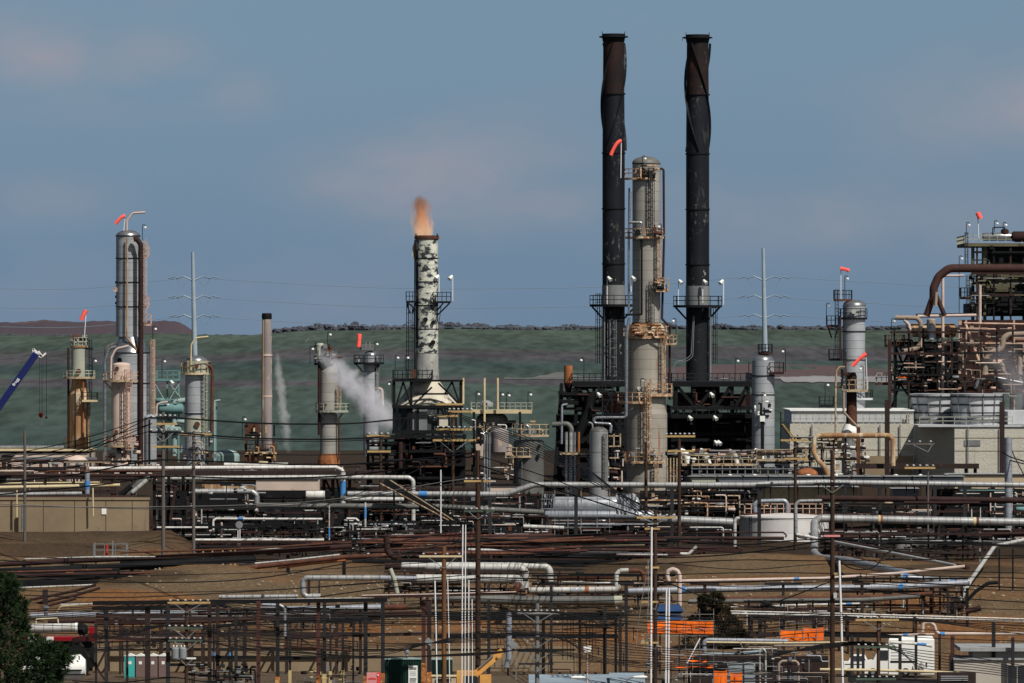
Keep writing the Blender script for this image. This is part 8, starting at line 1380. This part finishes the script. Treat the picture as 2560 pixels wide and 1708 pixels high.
plume('flame', 'orange flame and smoke rising from the rusty rim of the patchy chimney', 'flame', P(1057, 612, 905), P(1051, 474, 905), 29*S(905), 37*S(905), (.9, .5, .25), 1.7, .8, [(0., (.95, .80, .60)), (.25, (.92, .68, .47)), (.55, (.74, .43, .26)), (.78, (.42, .24, .17)), (1., (.20, .17, .17))], emit=.14, thr=.30, aniso=0., stretch=.35, soft=.9)
plume('steam_plume', 'thin pale steam trail falling beside the pinkish chimney', 'steam', P(690, 860, 1025), P(724, 1160, 1025), 15*S(1025), 22*S(1025), (1., 1., 1.), .5, .5, thr=.27, aniso=0., soft=1.6)
plume('steam_plume', 'purple grey haze drifting before the coking unit edge', 'steam', P(2590, 1040, 985), P(2480, 840, 985), 95*S(985), 75*S(985), (.95, .93, 1.), .05, .16, thr=.22, soft=1.6, aniso=0.)
plume('steam_plume', 'small steam puff under the cream ringed pipe', 'steam', P(2230, 1372, 806), P(2370, 1330, 806), 34*S(806), 30*S(806), (.99, .98, 1.), .35, .4, thr=.28, aniso=0., soft=2.)

# ================================================================ dug faces and graded gravel on the banks
for x0, x1, y, y1, Yp, l in ((-60, 300, 1420, 1446, 741, 'upper black box standing in for shade below the rust pipelines'), (-60, 250, 1450, 1482, 732, 'lower black box standing in for shade below the rust pipelines'), (290, 452, 1428, 1452, 737, 'short black box standing in for shade below the dark brown pipeline'), (300, 640, 1394, 1408, 756, 'long low black box standing in for shade beneath the thick rust pipeline')):
    b = B(); b.box(P(x0, y1, Yp), P(x1, y, Yp+4)); top('tray_or_shade_box', b, 'black', l, 'shade box')  # black boxes added to paint the dark hollow beneath the pipelines
pipe('rust blotched pipe end lying on the black shade boxes', 'rust_orange', 738, 7, [(165, 1434), (185, 1434)]); pipe('dark rust pipe parallel to the rust pipelines', 'rust_mid', 737, 6, [(160, 1437), (300, 1434), (448, 1430)])
rack('dark bents of the second rack row along the slope foot', [300, 400, 505, 610, 715, 840, 900], 1545, 655, 5, 'beam_brown', 4, (1585,), 6)
rack('dark bents of the rack row under the blunt ended pipe', [1090, 1180, 1270, 1360, 1450, 1540], 1545, 652, 5, 'black', 4, (1590,), 6)
rack('dark bents of the rack row between bush and van', [1880, 1960, 2040, 2120, 2200, 2290], 1545, 664, 5, 'beam_brown', 4, (1585,), 6)
unit('dark valves and spools along the slope pipes, middle stretch', 960, 1320, 1425, 1490, 706, 60, ['black']*5+['rust_dark']*3+['rust_mid', 'rust_orange', 'zinc', 'pipe_light'], 501, back=False, posts=9)
unit('dark brackets and spools under the blue taped line', 1330, 1680, 1435, 1500, 706, 60, ['black']*5+['rust_dark']*3+['rust_mid', 'zinc'], 502, back=False, posts=7)
unit('dark brackets and lines around the flange by the dug bank', 2090, 2420, 1440, 1540, 700, 70, ['black']*5+['rust_dark']*3+['rust_mid', 'zinc', 'pipe_light'], 503, back=False, posts=8)
unit('dark brackets under the brown rust pipe beyond the bush', 1860, 2100, 1500, 1560, 680, 45, ['black']*5+['rust_dark']*3+['zinc', 'pipe_light'], 504, back=False, posts=6)
unit('black lines and posts under the ringed pipe and slanting pipes', 2050, 2480, 1330, 1400, 790, 85, ['black']*7+['rust_dark']*3+['steel_grey', 'zinc'], 505, back=False, posts=10)
unit('small dark lines along the long low grey pipe', 240, 950, 1520, 1560, 684, 70, ['black']*5+['rust_dark']*4+['zinc', 'rust_mid', 'bluegrey'], 506, back=False, posts=10)

for i, (m, w, p, Yp, l) in enumerate((('rust_dark', 10, [(-40, 1441), (160, 1437), (300, 1433)], 735, 'dark rust pipe resting along the black shade boxes'), ('rust_mid', 5, [(-40, 1432), (280, 1424)], 734, 'slim red brown pipe above the black shade boxes'), ('pipe_light', 4, [(40, 1470), (240, 1462)], 728, 'slim pale pipe along the lowest black shade box'))): pipe(l, m, Yp, w, p)
unit('pipework and rails before the cream cooling tower block', 1985, 2165, 1088, 1170, 930, 90, ['zinc']*3+['cream_rail']*3+['black']*4+['rust_mid', 'pipe_white', 'sage_vessel'], 601, back=False, posts=6)
unit('rusty pipework hung on the coking unit front', 2400, 2640, 815, 985, 1008, 55, ['rust_mid']*2+['pipe_tan']*5+['pink_rail']*4+['zinc', 'pipe_pink', 'black'], 602, back=False, posts=6)
unit('dark pipework hung on the coking unit upper floors', 2430, 2640, 620, 780, 1026, 50, ['black']*6+['olive_wall']*3+['rust_mid']+['beam_brown', 'zinc'], 603, back=False, posts=5)
unit('brown pipework hung on the coking unit side frame', 2225, 2405, 820, 980, 1009, 40, ['black']*4+['pipe_tan']*3+['pink_rail']*2+['rust_mid', 'zinc'], 604, back=False, posts=5)
